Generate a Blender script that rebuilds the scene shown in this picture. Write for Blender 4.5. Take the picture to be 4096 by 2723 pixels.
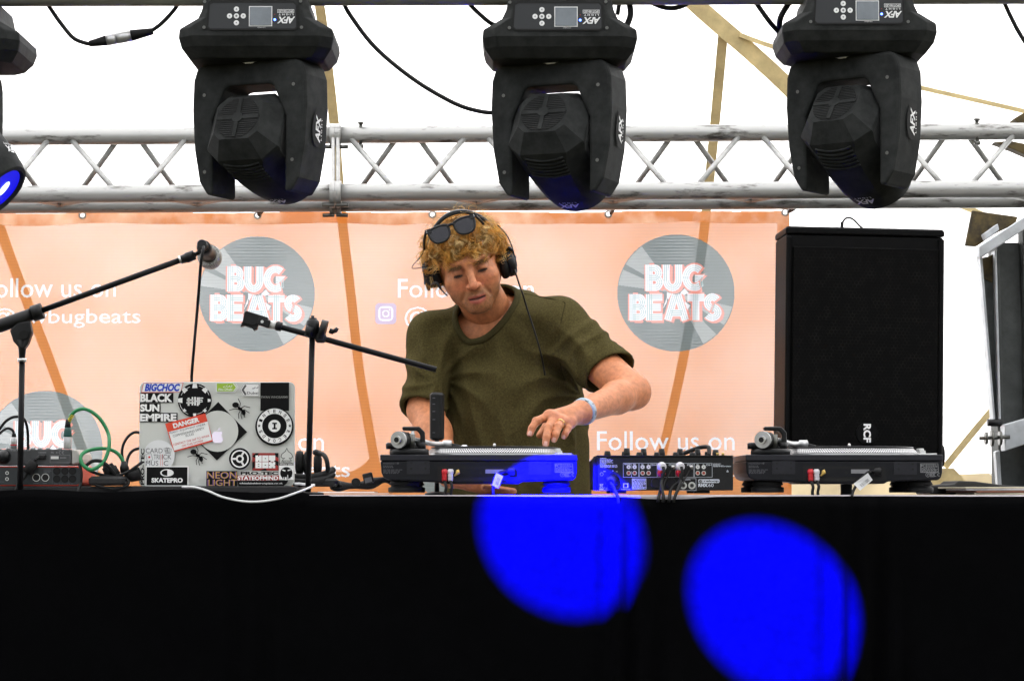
import bpy, math, random
import numpy as np
from mathutils import Vector, Matrix

for _o in list(bpy.data.objects):
    bpy.data.objects.remove(_o)
SC = bpy.context.scene
COL = SC.collection
random.seed(7)
RNG = np.random.default_rng(7)
R = math.radians

# ------------------------------------------------------------------ camera
FPX = 10012.0            # focal length in pixels of the 4096 px wide photograph
CAM_Z = 0.957
PITCH = math.atan((1967 - 1361.5) / FPX)
cam = bpy.data.cameras.new('camera')
cam.sensor_width = 36.0
cam.lens = 36.0 * FPX / 4096.0
cam.clip_start = 0.05
cam.clip_end = 2000
camo = bpy.data.objects.new('camera', cam)
camo.location = (0, 0, CAM_Z)
camo.rotation_euler = (math.pi / 2 + PITCH, 0, 0)
COL.objects.link(camo)
SC.camera = camo

# ------------------------------------------------------------------ sky, sun, exposure
SUN_EL, SUN_AZ = R(48), R(14)     # the sun stands behind the white tent
w = bpy.data.worlds.new('World')
SC.world = w
w.use_nodes = True
nt = w.node_tree
nt.nodes.clear()
sky = nt.nodes.new('ShaderNodeTexSky')
sky.sky_type = 'NISHITA'
sky.sun_disc = False
sky.sun_elevation = SUN_EL
sky.sun_rotation = SUN_AZ
sky.air_density = 1.0
sky.dust_density = 4.0
sky.ozone_density = 1.0
hs = nt.nodes.new('ShaderNodeHueSaturation')
hs.inputs['Saturation'].default_value = 0.25      # overcast: a nearly white sky
bg = nt.nodes.new('ShaderNodeBackground')
bg.inputs['Strength'].default_value = 0.12
wo = nt.nodes.new('ShaderNodeOutputWorld')
nt.links.new(sky.outputs[0], hs.inputs['Color'])
nt.links.new(hs.outputs[0], bg.inputs[0])
nt.links.new(bg.outputs[0], wo.inputs[0])

sun = bpy.data.lights.new('sun', 'SUN')
sun.energy = 4.5
sun.angle = R(3)
sun.color = (1.0, 0.97, 0.92)
suno = bpy.data.objects.new('sun', sun)
_sd = Vector((math.sin(SUN_AZ) * math.cos(SUN_EL), math.cos(SUN_AZ) * math.cos(SUN_EL), math.sin(SUN_EL)))
suno.rotation_euler = _sd.to_track_quat('Z', 'Y').to_euler()
suno.location = _sd * 30
COL.objects.link(suno)

vs = SC.view_settings
vs.view_transform = 'Standard'
vs.look = 'None'
vs.exposure = 1.65
vs.gamma = 1.0
vs.use_curve_mapping = False
SC.cycles.use_denoising = True
SC.cycles.max_bounces = 8
SC.cycles.diffuse_bounces = 4
SC.cycles.glossy_bounces = 3
SC.cycles.transmission_bounces = 6
SC.cycles.transparent_max_bounces = 12
SC.cycles.caustics_reflective = False
SC.cycles.caustics_refractive = False
SC.cycles.sample_clamp_indirect = 6.0

# ------------------------------------------------------------------ geometry helpers
_FW = Vector((0, math.cos(PITCH), math.sin(PITCH)))
_UP = Vector((0, -math.sin(PITCH), math.cos(PITCH)))


def P(px, py, Y):
    """the real point at depth Y that the photograph shows at pixel (px, py)"""
    d = Vector((1, 0, 0)) * ((px - 2048.0) / FPX) + _UP * ((1361.5 - py) / FPX) + _FW
    return Vector((0, 0, CAM_Z)) + d * (Y / d.y)


def PXM(Y):
    return FPX / Y


class Face:
    """a flat surface frame: origin, u (right), v (up), n (towards the viewer)"""
    def __init__(self, o, u=(1, 0, 0), v=(0, 0, 1), px0=0, py0=0, s=1.0):
        self.o = Vector(o); self.u = Vector(u).normalized(); self.v = Vector(v).normalized()
        self.n = self.u.cross(self.v).normalized()
        self.px0, self.py0, self.s = px0, py0, s

    def p(self, u, v, n=0.0):
        return self.o + self.u * u + self.v * v + self.n * n

    def uv(self, px, py):
        return ((px - self.px0) / self.s, (self.py0 - py) / self.s)


def pface(px0, py0, Y, u=(1, 0, 0), v=(0, 0, 1)):
    return Face(P(px0, py0, Y), u, v, px0, py0, PXM(Y))


_TXT = {}


def text_mesh(body, bold=0.0, spacing=1.0):
    key = (body, bold, spacing)
    if key not in _TXT:
        c = bpy.data.curves.new('lettering', 'FONT')
        c.body = body
        c.size = 1.0
        c.offset = bold
        c.space_character = spacing
        c.resolution_u = 3
        o = bpy.data.objects.new('lettering', c)
        COL.objects.link(o)
        dg = bpy.context.evaluated_depsgraph_get()
        me = bpy.data.meshes.new_from_object(o.evaluated_get(dg))
        vsx = [(v.co.x, v.co.y) for v in me.vertices]
        fs = [tuple(p.vertices) for p in me.polygons]
        bpy.data.objects.remove(o)
        bpy.data.curves.remove(c)
        bpy.data.meshes.remove(me)
        xs = [a for a, b in vsx] or [0, 1]
        ys = [b for a, b in vsx] or [0, 1]
        _TXT[key] = (vsx, fs, min(xs), max(xs), min(ys), max(ys))
    return _TXT[key]


def smooth_path(pts, n=6):
    pts = [Vector(p) for p in pts]
    if len(pts) < 3:
        return pts
    out = []
    for i in range(len(pts) - 1):
        p0 = pts[max(i - 1, 0)]; p1 = pts[i]; p2 = pts[i + 1]; p3 = pts[min(i + 2, len(pts) - 1)]
        for k in range(n):
            t = k / n
            out.append(0.5 * ((2 * p1) + (p2 - p0) * t + (2 * p0 - 5 * p1 + 4 * p2 - p3) * t * t
                              + (3 * p1 - p0 - 3 * p2 + p3) * t ** 3))
    out.append(pts[-1])
    return out


class MB:
    def __init__(self):
        self.v = []; self.f = []; self.s = []

    def add(self, vs_, fs_, smooth=False):
        b = len(self.v)
        self.v.extend([tuple(x) for x in vs_])
        for f in fs_:
            self.f.append(tuple(i + b for i in f)); self.s.append(smooth)
        return self

    def box(self, c, size, rot=None, bev=0.0):
        c = Vector(c); hx, hy, hz = size[0] / 2, size[1] / 2, size[2] / 2
        M = rot.to_3x3() if rot is not None else Matrix.Identity(3)
        if bev <= 0:
            vs_ = [(-hx, -hy, -hz), (hx, -hy, -hz), (hx, hy, -hz), (-hx, hy, -hz),
                   (-hx, -hy, hz), (hx, -hy, hz), (hx, hy, hz), (-hx, hy, hz)]
            fs_ = [(0, 3, 2, 1), (4, 5, 6, 7), (0, 1, 5, 4), (1, 2, 6, 5), (2, 3, 7, 6), (3, 0, 4, 7)]
            self.add([c + M @ Vector(x) for x in vs_], fs_)
        else:
            lay = [(-hz, hx - bev, hy - bev, bev), (-hz + bev, hx, hy, bev), (hz - bev, hx, hy, bev), (hz, hx - bev, hy - bev, bev)]
            self.loft(lay, Matrix.Translation(c) @ M.to_4x4())
        return self

    def loft(self, layers, M=None, smooth=False):
        """stack of chamfered rectangles: (z, half x, half y, chamfer)"""
        M = M or Matrix.Identity(4)
        rings = []
        for z, hx, hy, b in layers:
            b = min(b, hx * .95, hy * .95)
            rings.append([(hx, -hy + b, z), (hx, hy - b, z), (hx - b, hy, z), (-hx + b, hy, z),
                          (-hx, hy - b, z), (-hx, -hy + b, z), (-hx + b, -hy, z), (hx - b, -hy, z)])
        self.rings([[M @ Vector(p) for p in r] for r in rings], smooth=smooth)
        return self

    def rings(self, rings, cap=True, smooth=False, closed=True):
        n = len(rings[0]); vs_ = [p for r in rings for p in r]; fs_ = []
        for i in range(len(rings) - 1):
            for j in range(n if closed else n - 1):
                a = i * n + j; b = i * n + (j + 1) % n
                fs_.append((a, b, b + n, a + n))
        self.add(vs_, fs_, smooth)
        if cap:
            b0 = len(self.v) - len(vs_)
            self.f.append(tuple(b0 + j for j in reversed(range(n)))); self.s.append(False)
            e = b0 + (len(rings) - 1) * n
            self.f.append(tuple(e + j for j in range(n))); self.s.append(False)
        return self

    def tube(self, pts, r, sides=8, cap=True, smooth=True, flat=None):
        pts = [Vector(p) for p in pts]
        rr = r if isinstance(r, (list, tuple)) else [r] * len(pts)
        t0 = (pts[1] - pts[0]).normalized()
        ref = Vector((0, 0, 1)) if abs(t0.z) < .9 else Vector((1, 0, 0))
        nx = t0.cross(ref).normalized()
        rings = []
        for i, p in enumerate(pts):
            t = (pts[min(i + 1, len(pts) - 1)] - pts[max(i - 1, 0)]).normalized()
            nx = (nx - t * nx.dot(t)).normalized()
            ny = t.cross(nx)
            fl = 1.0 if flat is None else flat
            rings.append([p + (nx * math.cos(2 * math.pi * k / sides) + ny * math.sin(2 * math.pi * k / sides) * fl) * rr[i] for k in range(sides)])
        return self.rings(rings, cap, smooth)

    def lathe(self, prof, M=None, sides=24, smooth=True, cap=True):
        """profile [(r, z)] spun about z"""
        M = M or Matrix.Identity(4)
        rings = []
        for r_, z in prof:
            rings.append([M @ Vector((r_ * math.cos(2 * math.pi * k / sides), r_ * math.sin(2 * math.pi * k / sides), z)) for k in range(sides)])
        return self.rings(rings, cap, smooth)

    def prism(self, fr, pts, n0, n1):
        k = len(pts)
        a = sum(pts[i][0] * pts[(i + 1) % k][1] - pts[(i + 1) % k][0] * pts[i][1] for i in range(k))
        if a < 0:
            pts = pts[::-1]
        vs_ = [fr.p(u, v, n0) for u, v in pts] + [fr.p(u, v, n1) for u, v in pts]
        fs_ = [tuple(reversed(range(k))), tuple(range(k, 2 * k))] + [(i, (i + 1) % k, k + (i + 1) % k, k + i) for i in range(k)]
        return self.add(vs_, fs_)

    def poly(self, fr, pts, n):
        k = len(pts)
        a = sum(pts[i][0] * pts[(i + 1) % k][1] - pts[(i + 1) % k][0] * pts[i][1] for i in range(k))
        if a < 0:
            pts = pts[::-1]
        return self.add([fr.p(u, v, n) for u, v in pts], [tuple(range(k))])

    def rect(self, fr, u0, v0, u1, v1, n):
        return self.poly(fr, [(u0, v0), (u1, v0), (u1, v1), (u0, v1)], n)

    def disc(self, fr, c, r, n, seg=28, ry=None):
        ry = ry or r
        return self.poly(fr, [(c[0] + r * math.cos(2 * math.pi * k / seg), c[1] + ry * math.sin(2 * math.pi * k / seg)) for k in range(seg)], n)

    def ring(self, fr, c, r0, r1, n, seg=28, a0=0.0, a1=2 * math.pi):
        full = abs(a1 - a0 - 2 * math.pi) < 1e-6
        m = seg + 1
        vs_ = []
        for k in range(m):
            a = a0 + (a1 - a0) * k / seg
            vs_.append(fr.p(c[0] + r0 * math.cos(a), c[1] + r0 * math.sin(a), n))
            vs_.append(fr.p(c[0] + r1 * math.cos(a), c[1] + r1 * math.sin(a), n))
        return self.add(vs_, [(2 * k, 2 * k + 1, 2 * k + 3, 2 * k + 2) for k in range(seg)])

    def ribbon(self, fr, pts, wd, n, closed=False):
        pts = [Vector((a, b)) for a, b in pts]
        k = len(pts); L = []; Rr = []
        for i in range(k):
            if closed:
                t1 = (pts[i] - pts[i - 1]); t2 = (pts[(i + 1) % k] - pts[i])
            else:
                t1 = (pts[i] - pts[max(i - 1, 0)]); t2 = (pts[min(i + 1, k - 1)] - pts[i])
            t1 = t1.normalized() if t1.length > 1e-9 else t2.normalized()
            t2 = t2.normalized() if t2.length > 1e-9 else t1
            n1 = Vector((-t1.y, t1.x)); n2 = Vector((-t2.y, t2.x))
            m = (n1 + n2)
            m = m.normalized() if m.length > 1e-6 else n1
            d = max(m.dot(n1), .5)
            L.append(pts[i] + m * (wd / 2 / d)); Rr.append(pts[i] - m * (wd / 2 / d))
        vs_ = [fr.p(a.x, a.y, n) for a in L] + [fr.p(a.x, a.y, n) for a in Rr]
        rng = range(k if closed else k - 1)
        return self.add(vs_, [(i + k, (i + 1) % k + k, (i + 1) % k, i) for i in rng])

    def text(self, fr, body, rect, n, bold=0.0, shear=0.0, rot=0.0, pivot=None, keep=False, spacing=1.0):
        """fit lettering into rect (u0, v0, u1, v1); rot turns it about pivot (default: the middle)"""
        vsx, fs_, x0, x1, y0, y1 = text_mesh(body, bold, spacing)
        u0, v0, u1, v1 = rect
        sx = (u1 - u0) / max(x1 - x0, 1e-6); sy = (v1 - v0) / max(y1 - y0, 1e-6)
        if keep:
            sx = sy = min(abs(sx), abs(sy))
        cu, cv = pivot or ((u0 + u1) / 2, (v0 + v1) / 2)
        ca, sa = math.cos(rot), math.sin(rot)
        mu, mv = (u0 + u1) / 2, (v0 + v1) / 2
        out = []
        for x, y in vsx:
            a = (x - (x0 + x1) / 2) * sx; b = (y - (y0 + y1) / 2) * sy
            a += shear * b
            a += mu - cu; b += mv - cv
            out.append(fr.p(cu + a * ca - b * sa, cv + a * sa + b * ca, n))
        return self.add(out, fs_)

    def build(self, name, mat, parent=None, smooth=None, bevel=0.0):
        me = bpy.data.meshes.new(name)
        v = self.v
        me.from_pydata([tuple(x) for x in v], [], self.f)
        me.polygons.foreach_set('use_smooth', self.s if smooth is None else [smooth] * len(self.f))
        me.materials.append(mat)
        me.update()
        o = bpy.data.objects.new(name, me)
        COL.objects.link(o)
        if parent is not None:
            o.parent = parent
            bpy_mats.append((o, parent))
        if bevel > 0:
            m = o.modifiers.new('bevel', 'BEVEL'); m.width = bevel; m.segments = 2; m.limit_method = 'ANGLE'; m.angle_limit = R(35)
        return o


bpy_mats = []


def tag(o, label, cat, group=None, kind=None):
    o['label'] = label
    if cat:
        o['category'] = cat
    if group:
        o['group'] = group
    if kind:
        o['kind'] = kind
    return o


def thing(name, label, cat, loc=(0, 0, 0), group=None):
    """an empty at the thing's base; its parts are built in world space and keep their place"""
    o = bpy.data.objects.new(name, None)
    o.empty_display_size = 0.05
    o.location = loc
    COL.objects.link(o)
    return tag(o, label, cat, group)


def settle():
    """give every child the inverse of its parent's world matrix (all meshes are built in world space)"""
    for o, p in bpy_mats:
        # parts are built in world space, so only the thing's own empty has a place to undo
        o.matrix_parent_inverse = Matrix.Translation(-p.location) if p.type == 'EMPTY' else Matrix.Identity(4)
    bpy_mats.clear()


# ------------------------------------------------------------------ materials
def mat(name, col, rough=.5, metal=0.0, spec=.5, var=0.0, vscale=20.0, bump=0.0, bscale=200.0, coord='Object', stretch=(1, 1, 1), col2=None, thr=None, bdist=0.001):
    m = bpy.data.materials.new(name)
    m.use_nodes = True
    t = m.node_tree
    b = t.nodes['Principled BSDF']
    b.inputs['Base Color'].default_value = (*col, 1)
    b.inputs['Roughness'].default_value = rough
    b.inputs['Metallic'].default_value = metal
    b.inputs['Specular IOR Level'].default_value = spec
    if var > 0 or col2 is not None or bump > 0:
        tc = t.nodes.new('ShaderNodeTexCoord')
        mp = t.nodes.new('ShaderNodeMapping')
        mp.inputs['Scale'].default_value = stretch
        t.links.new(tc.outputs[coord], mp.inputs[0])
    if var > 0 or col2 is not None:
        nz = t.nodes.new('ShaderNodeTexNoise')
        nz.inputs['Scale'].default_value = vscale
        nz.inputs['Detail'].default_value = 6
        nz.inputs['Roughness'].default_value = .65
        t.links.new(mp.outputs[0], nz.inputs['Vector'])
        rp = t.nodes.new('ShaderNodeValToRGB')
        lo, hi = thr or (.3, .7)
        rp.color_ramp.elements[0].position = lo
        rp.color_ramp.elements[1].position = hi
        c2 = col2 or tuple(max(0, c * (1 - var)) for c in col)
        c1 = col if col2 is not None else tuple(min(1, c * (1 + var)) for c in col)
        rp.color_ramp.elements[0].color = (*c2, 1)
        rp.color_ramp.elements[1].color = (*c1, 1)
        t.links.new(nz.outputs[0], rp.inputs[0])
        t.links.new(rp.outputs[0], b.inputs['Base Color'])
    if bump > 0:
        n2 = t.nodes.new('ShaderNodeTexNoise')
        n2.inputs['Scale'].default_value = bscale
        n2.inputs['Detail'].default_value = 4
        t.links.new(mp.outputs[0], n2.inputs['Vector'])
        bp = t.nodes.new('ShaderNodeBump')
        bp.inputs['Strength'].default_value = bump
        bp.inputs['Distance'].default_value = bdist
        t.links.new(n2.outputs[0], bp.inputs['Height'])
        t.links.new(bp.outputs[0], b.inputs['Normal'])
    return m


def emit(name, col, strength):
    m = bpy.data.materials.new(name)
    m.use_nodes = True
    b = m.node_tree.nodes['Principled BSDF']
    b.inputs['Base Color'].default_value = (*[c * .3 for c in col], 1)
    b.inputs['Emission Color'].default_value = (*col, 1)
    b.inputs['Emission Strength'].default_value = strength
    return m


def sheet(name, col, trans, holes=0.0, var=0.0, vscale=3.0, tcol=None, weave=0.0, lit_patch=None):
    """thin cloth: diffuse front, light that passes through (translucent), and open mesh holes"""
    m = bpy.data.materials.new(name)
    m.use_nodes = True
    t = m.node_tree
    t.nodes.clear()
    out = t.nodes.new('ShaderNodeOutputMaterial')
    d = t.nodes.new('ShaderNodeBsdfDiffuse')
    tr = t.nodes.new('ShaderNodeBsdfTranslucent')
    mx = t.nodes.new('ShaderNodeMixShader')
    mx.inputs[0].default_value = trans
    d.inputs[0].default_value = (*col, 1)
    tr.inputs[0].default_value = (*(tcol or col), 1)
    tc = t.nodes.new('ShaderNodeTexCoord')
    if var > 0:
        nz = t.nodes.new('ShaderNodeTexNoise'); nz.inputs['Scale'].default_value = vscale; nz.inputs['Detail'].default_value = 7
        t.links.new(tc.outputs['Object'], nz.inputs['Vector'])
        for sock, c in ((d.inputs[0], col), (tr.inputs[0], tcol or col)):
            rp = t.nodes.new('ShaderNodeValToRGB')
            rp.color_ramp.elements[0].position = .32; rp.color_ramp.elements[1].position = .62
            c0 = tuple(a * (1 - var) for a in c) if lit_patch is None else tuple(a * (1 - var) + s * var for a, s in zip(c, lit_patch))
            rp.color_ramp.elements[0].color = (*c0, 1); rp.color_ramp.elements[1].color = (*c, 1)
            t.links.new(nz.outputs[0], rp.inputs[0]); t.links.new(rp.outputs[0], sock)
    t.links.new(d.outputs[0], mx.inputs[1]); t.links.new(tr.outputs[0], mx.inputs[2])
    last = mx
    if holes > 0:
        tp = t.nodes.new('ShaderNodeBsdfTransparent')
        m2 = t.nodes.new('ShaderNodeMixShader')
        m2.inputs[0].default_value = holes
        if weave > 0:                      # rows of the mesh: more open and less open threads
            mp = t.nodes.new('ShaderNodeMapping'); mp.inputs['Scale'].default_value = (.03, .03, 1)
            wv = t.nodes.new('ShaderNodeTexWave'); wv.bands_direction = 'Z'
            wv.inputs['Scale'].default_value = 34.0; wv.inputs['Distortion'].default_value = .6; wv.inputs['Detail'].default_value = 2
            t.links.new(tc.outputs['Object'], mp.inputs[0]); t.links.new(mp.outputs[0], wv.inputs['Vector'])
            nz2 = t.nodes.new('ShaderNodeTexNoise'); nz2.inputs['Scale'].default_value = 2.2; nz2.inputs['Detail'].default_value = 5
            t.links.new(tc.outputs['Object'], nz2.inputs['Vector'])
            mr = t.nodes.new('ShaderNodeMapRange')
            mr.inputs['To Min'].default_value = holes - weave; mr.inputs['To Max'].default_value = holes + weave
            mr2 = t.nodes.new('ShaderNodeMapRange')
            mr2.inputs['From Min'].default_value = .3; mr2.inputs['From Max'].default_value = .7
            mr2.inputs['To Min'].default_value = -.05; mr2.inputs['To Max'].default_value = .05
            ad = t.nodes.new('ShaderNodeMath'); ad.operation = 'ADD'
            t.links.new(wv.outputs['Fac'], mr.inputs['Value']); t.links.new(nz2.outputs[0], mr2.inputs['Value'])
            t.links.new(mr.outputs[0], ad.inputs[0]); t.links.new(mr2.outputs[0], ad.inputs[1])
            t.links.new(ad.outputs[0], m2.inputs[0])
        t.links.new(mx.outputs[0], m2.inputs[1]); t.links.new(tp.outputs[0], m2.inputs[2])
        last = m2
    t.links.new(last.outputs[0], out.inputs[0])
    return m


M = {}
M['fixture'] = mat('black_fixture_plastic', (.029, .0305, .030), .62, spec=.04, var=.35, vscale=30, bump=.35, bscale=900, bdist=.0006)
M['fixture_dark'] = mat('matt_black_recess', (.004, .004, .004), .8)
M['panel'] = mat('control_panel_film', (.012, .013, .014), .35)
M['glass'] = mat('grey_display_glass', (.16, .18, .2), .12, var=.3, vscale=9)
M['white'] = mat('white_print', (.8, .8, .8), .5)
M['offwhite'] = mat('offwhite_plastic', (.62, .62, .6), .45)
M['grey_print'] = mat('grey_print', (.22, .22, .23), .5)
M['screw'] = mat('screw_steel', (.12, .12, .11), .35, metal=.8)
M['steel'] = mat('bright_steel', (.55, .55, .54), .3, metal=1.0)
M['silver'] = mat('silver_paint', (.5, .5, .5), .35, metal=.7, var=.12, vscale=40)
M['alu'] = mat('scuffed_aluminium', (.40, .40, .39), .40, metal=.45, col2=(.07, .065, .055), vscale=26, thr=(.32, .46), stretch=(.35, 1, 1.6), bump=.15, bscale=60)
M['alu_brace'] = mat('brace_aluminium', (.38, .38, .37), .45, metal=.55, var=.18, vscale=60)
M['bar'] = mat('dark_lighting_bar', (.30, .30, .26), .5, metal=.15, var=.4, vscale=25, stretch=(.3, 1, 1))
M['rubber'] = mat('black_rubber', (.006, .006, .006), .6, spec=.25, var=.3, vscale=80)
M['cable'] = mat('black_cable', (.006, .006, .006), .5, spec=.25)
M['black_plastic'] = mat('black_plastic', (.006, .006, .0065), .42, spec=.28, var=.3, vscale=60, bump=.1, bscale=500)
M['black_metal'] = mat('black_powder_coat', (.008, .008, .0085), .4, spec=.3, var=.3, vscale=70, bump=.12, bscale=600)
M['blue_led'] = emit('blue_led', (.05, .12, 1.0), 6)
M['red_led'] = mat('red_led_off', (.2, .02, .02), .4)
M['tent'] = sheet('white_tent_cloth', (.80, .81, .83), .5, var=.05, vscale=.8, tcol=(.84, .85, .88))
M['strap'] = mat('beige_webbing', (.50, .40, .20), .85, var=.28, vscale=10, bump=.2, bscale=120)
M['dirt'] = sheet('dirty_tent_hem', (.62, .52, .34), .35, var=.35, vscale=4)
# ------------------------------------------------------------------ setting: ground, stage, tent
M['ground'] = mat('trodden_grass_ground', (.045, .05, .022), .9, col2=(.07, .055, .032), vscale=1.4, thr=(.4, .6), bump=.4, bscale=14, bdist=.03)
M['stage'] = mat('black_stage_boards', (.03, .03, .03), .7, var=.4, vscale=6)
g = MB()
N = 40
gv = []
for i in range(N + 1):
    for j in range(N + 1):
        x = -400 + 800 * i / N; y = -400 + 800 * j / N
        gv.append((x, y, -0.72 + .05 * math.sin(x * .11) * math.cos(y * .07) - .05))
g.add(gv, [(i * (N + 1) + j, (i + 1) * (N + 1) + j, (i + 1) * (N + 1) + j + 1, i * (N + 1) + j + 1) for i in range(N) for j in range(N)])
tag(g.build('ground', M['ground']), 'trodden grass ground around the stage', None, kind='structure')
s = MB()
s.box((0, 7.2, -.06), (9.0, 4.6, .12), bev=.01)
for x in (-4.2, -1.4, 1.4, 4.2):
    for y in (5.2, 9.2):
        s.box((x, y, -.45), (.1, .1, .66))
tag(s.build('stage_floor', M['stage']), 'black stage deck on short legs', None, kind='structure')

TENT = [(10.35, -.75), (10.2, .3), (10.0, 1.3), (9.7, 2.2), (9.2, 3.1), (8.3, 3.75), (7.0, 4.1), (5.0, 4.3), (3.0, 4.4), (1.2, 4.3)]  # unseen roof extended forward so that light falls mainly from above


def tent_y(z):
    for (y0, z0), (y1, z1) in zip(TENT, TENT[1:]):
        if z0 <= z <= z1:
            return y0 + (y1 - y0) * (z - z0) / (z1 - z0)
    return TENT[0][0] if z < TENT[0][1] else TENT[5][0]


def tent_pt(px, py, off=.03):
    Y = 9.8
    for _ in range(6):
        Y = tent_y(P(px, py, Y).z) - off
    return P(px, py, Y)


t = MB()
prof = smooth_path([Vector((0, y, z)) for y, z in TENT], 4)
nx = 60
tv = []
for i in range(nx + 1):
    x = -6.5 + 13.0 * i / nx
    for k, p in enumerate(prof):
        tv.append((x, p.y + .05 * abs(x) ** 1.2 * -.15 + .012 * math.sin(x * 3.1 + k * .7), p.z - .012 * x * x * (1 if k > 10 else .3)))
m_ = len(prof)
t.add(tv, [(i * m_ + k, (i + 1) * m_ + k, (i + 1) * m_ + k + 1, i * m_ + k + 1) for i in range(nx) for k in range(m_ - 1)], True)
tent = thing('stretch_tent', 'big white stretch tent behind the stage, its unseen roof extended for the light', 'tent', (0, 10.35, -.75))
t.build('canopy', M['tent'], tent)


def strap(pts, wpx, name='strap'):
    """sewn webbing on the inside of the tent, from pixel pairs"""
    path = smooth_path([tent_pt(a, b) for a, b in pts], 6)
    mb = MB()
    wm = wpx / 1020.0 / 2
    rings = []
    for i, p in enumerate(path):
        tt = (path[min(i + 1, len(path) - 1)] - path[max(i - 1, 0)]).normalized()
        sd = tt.cross(Vector((0, -1, 0))).normalized()
        rings.append([p + sd * wm + Vector((0, .006, 0)), p + sd * wm, p - sd * wm, p - sd * wm + Vector((0, .006, 0))])
    mb.rings(rings)
    return mb.build(name, M['strap'], tent)


strap([(2700, -60), (2830, 60), (3010, 215), (3190, 385), (3420, 640)], 66)
strap([(2893, 130), (2875, 330), (2838, 720), (2800, 1050), (2740, 1400), (2655, 1790), (2600, 2000)], 38)
strap([(2960, 140), (3100, 190), (3400, 280), (3700, 355), (3900, 400), (4110, 448)], 17)
strap([(1268, -40), (1295, 140), (1335, 480), (1365, 850), (1400, 1150), (1440, 1500), (1500, 1850)], 38)
strap([(-40, 800), (60, 1080), (190, 1420), (300, 1720), (350, 1860)], 40)
strap([(4010, 1590), (3900, 1720), (3780, 1868)], 26)
strap([(3790, 800), (3870, 832), (3960, 872)], 24)
strap([(1500, 1840), (1420, 1900), (1250, 1930)], 40)
hem = MB()
hv = []
for i in range(61):
    px = -400 + 5000 * i / 60
    tq = tent_pt(px, 1893 + 8 * math.sin(px * .004), .02); bq = tent_pt(px, 2080, .02)
    hv += [tq, bq]
hem.add(hv, [(2 * i, 2 * i + 1, 2 * i + 3, 2 * i + 2) for i in range(60)])
hem.build('hem', M['dirt'], tent)
for cx, hw_, py0, py1 in ((3790, 95, 1872, 2000), (340, 90, 1840, 2000), (1490, 85, 1845, 2000), (2640, 80, 1880, 2000)):
    gp = MB()
    ps = [tent_pt(cx - 25, py0, .05), tent_pt(cx + 25, py0, .05), tent_pt(cx + hw_, (py0 + py1) / 2 + 10, .05), tent_pt(cx + hw_, py1, .05), tent_pt(cx - hw_, py1, .05), tent_pt(cx - hw_, (py0 + py1) / 2 + 10, .05)]
    gp.add(ps + [p + Vector((0, .008, 0)) for p in ps], [(5, 4, 3, 2, 1, 0), (6, 7, 8, 9, 10, 11)] + [(i, (i + 1) % 6, 6 + (i + 1) % 6, 6 + i) for i in range(6)])
    gp.build('anchor_patch', M['strap'], tent)

# ------------------------------------------------------------------ background truss (triangular, two spans bolted together)
YF, YT, YR = 7.0, 7.16, 7.32


def roll_py(px, py):                 # the truss drops a little to the left
    return py - (px - 2048) * .0055


def truss(x_a, x_b, node0, label, endcap):
    root = thing('roof_truss', label, 'truss', P((x_a + x_b) / 2, 765, YF), 'aluminium truss spans across the back of the stage')
    ch = {}
    for key, py, Y in (('t', 537, YT), ('f', 767, YF), ('r', 810, YR)):
        a = P(x_a, roll_py(x_a, py), Y); b = P(x_b, roll_py(x_b, py), Y)
        a.z += 0; ch[key] = (a, b)
        n = 16
        MB().tube([a.lerp(b, i / n) for i in range(n + 1)], .0245, 20).build('chord', M['alu'], root)
    per = 549.0

    def on(key, px):
        Yk = {'t': YT, 'f': YF, 'r': YR}[key]
        py = {'t': 537, 'f': 767, 'r': 810}[key]
        return P(px, roll_py(px, py), Yk)
    k0 = int((x_a - node0) / per) - 2; k1 = int((x_b - node0) / per) + 2
    for k in range(k0, k1 + 1):
        tn = node0 + per * k
        for kb, off in (('f', 0.0), ('r', per / 2)):
            top = tn + off
            for sgn in (-1, 1):
                pa, pb = top + sgn * 34, top + sgn * (per / 2 - 42)
                if min(pa, pb) < x_a + 5 or max(pa, pb) > x_b - 5:
                    continue
                a = on('t', pa); b = on(kb, pb)
                d = (b - a).normalized()
                MB().tube([a + d * .018, a.lerp(b, .5), b - d * .018], .0082, 10).build('brace', M['alu_brace'], root)
        # ladder between the two lower chords
        for sgn in (-1, 1):
            pa, pb = tn + per / 2 + sgn * 30, tn + sgn * 30 + (per if sgn > 0 else 0)
            if min(pa, pb) < x_a + 5 or max(pa, pb) > x_b - 5:
                continue
            a = on('f', pa); b = on('r', pb); d = (b - a).normalized()
            MB().tube([a + d * .018, b - d * .018], .0082, 10).build('brace', M['alu_brace'], root)
    if endcap:
        xe = x_b if endcap > 0 else x_a
        xi = xe - endcap * 7
        A, B_, C_ = on('t', xi), on('f', xi), on('r', xi)
        for p_, q_ in ((A, B_), (A, C_), (B_, C_)):
            d = (q_ - p_)
            side = Vector((1, 0, 0)); up = d.normalized(); nrm = side.cross(up).normalized()
            rot = Matrix((side, nrm, up)).transposed()
            MB().box((p_ + q_) / 2, (.010, .034, d.length), rot, bev=.002).build('end_plate', M['alu_brace'], root)
        for q_ in (A, B_, C_):
            e = Vector((endcap * .009, 0, 0))
            MB().tube([q_ - e, q_ + e], .0335, 20).build('collar', M['alu'], root)
            MB().tube([q_ + Vector((-endcap * .03, -.012, -.036)), q_ + Vector((endcap * .004, -.012, -.036))], .006, 6).build('bolt', M['screw'], root)
    return root


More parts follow.
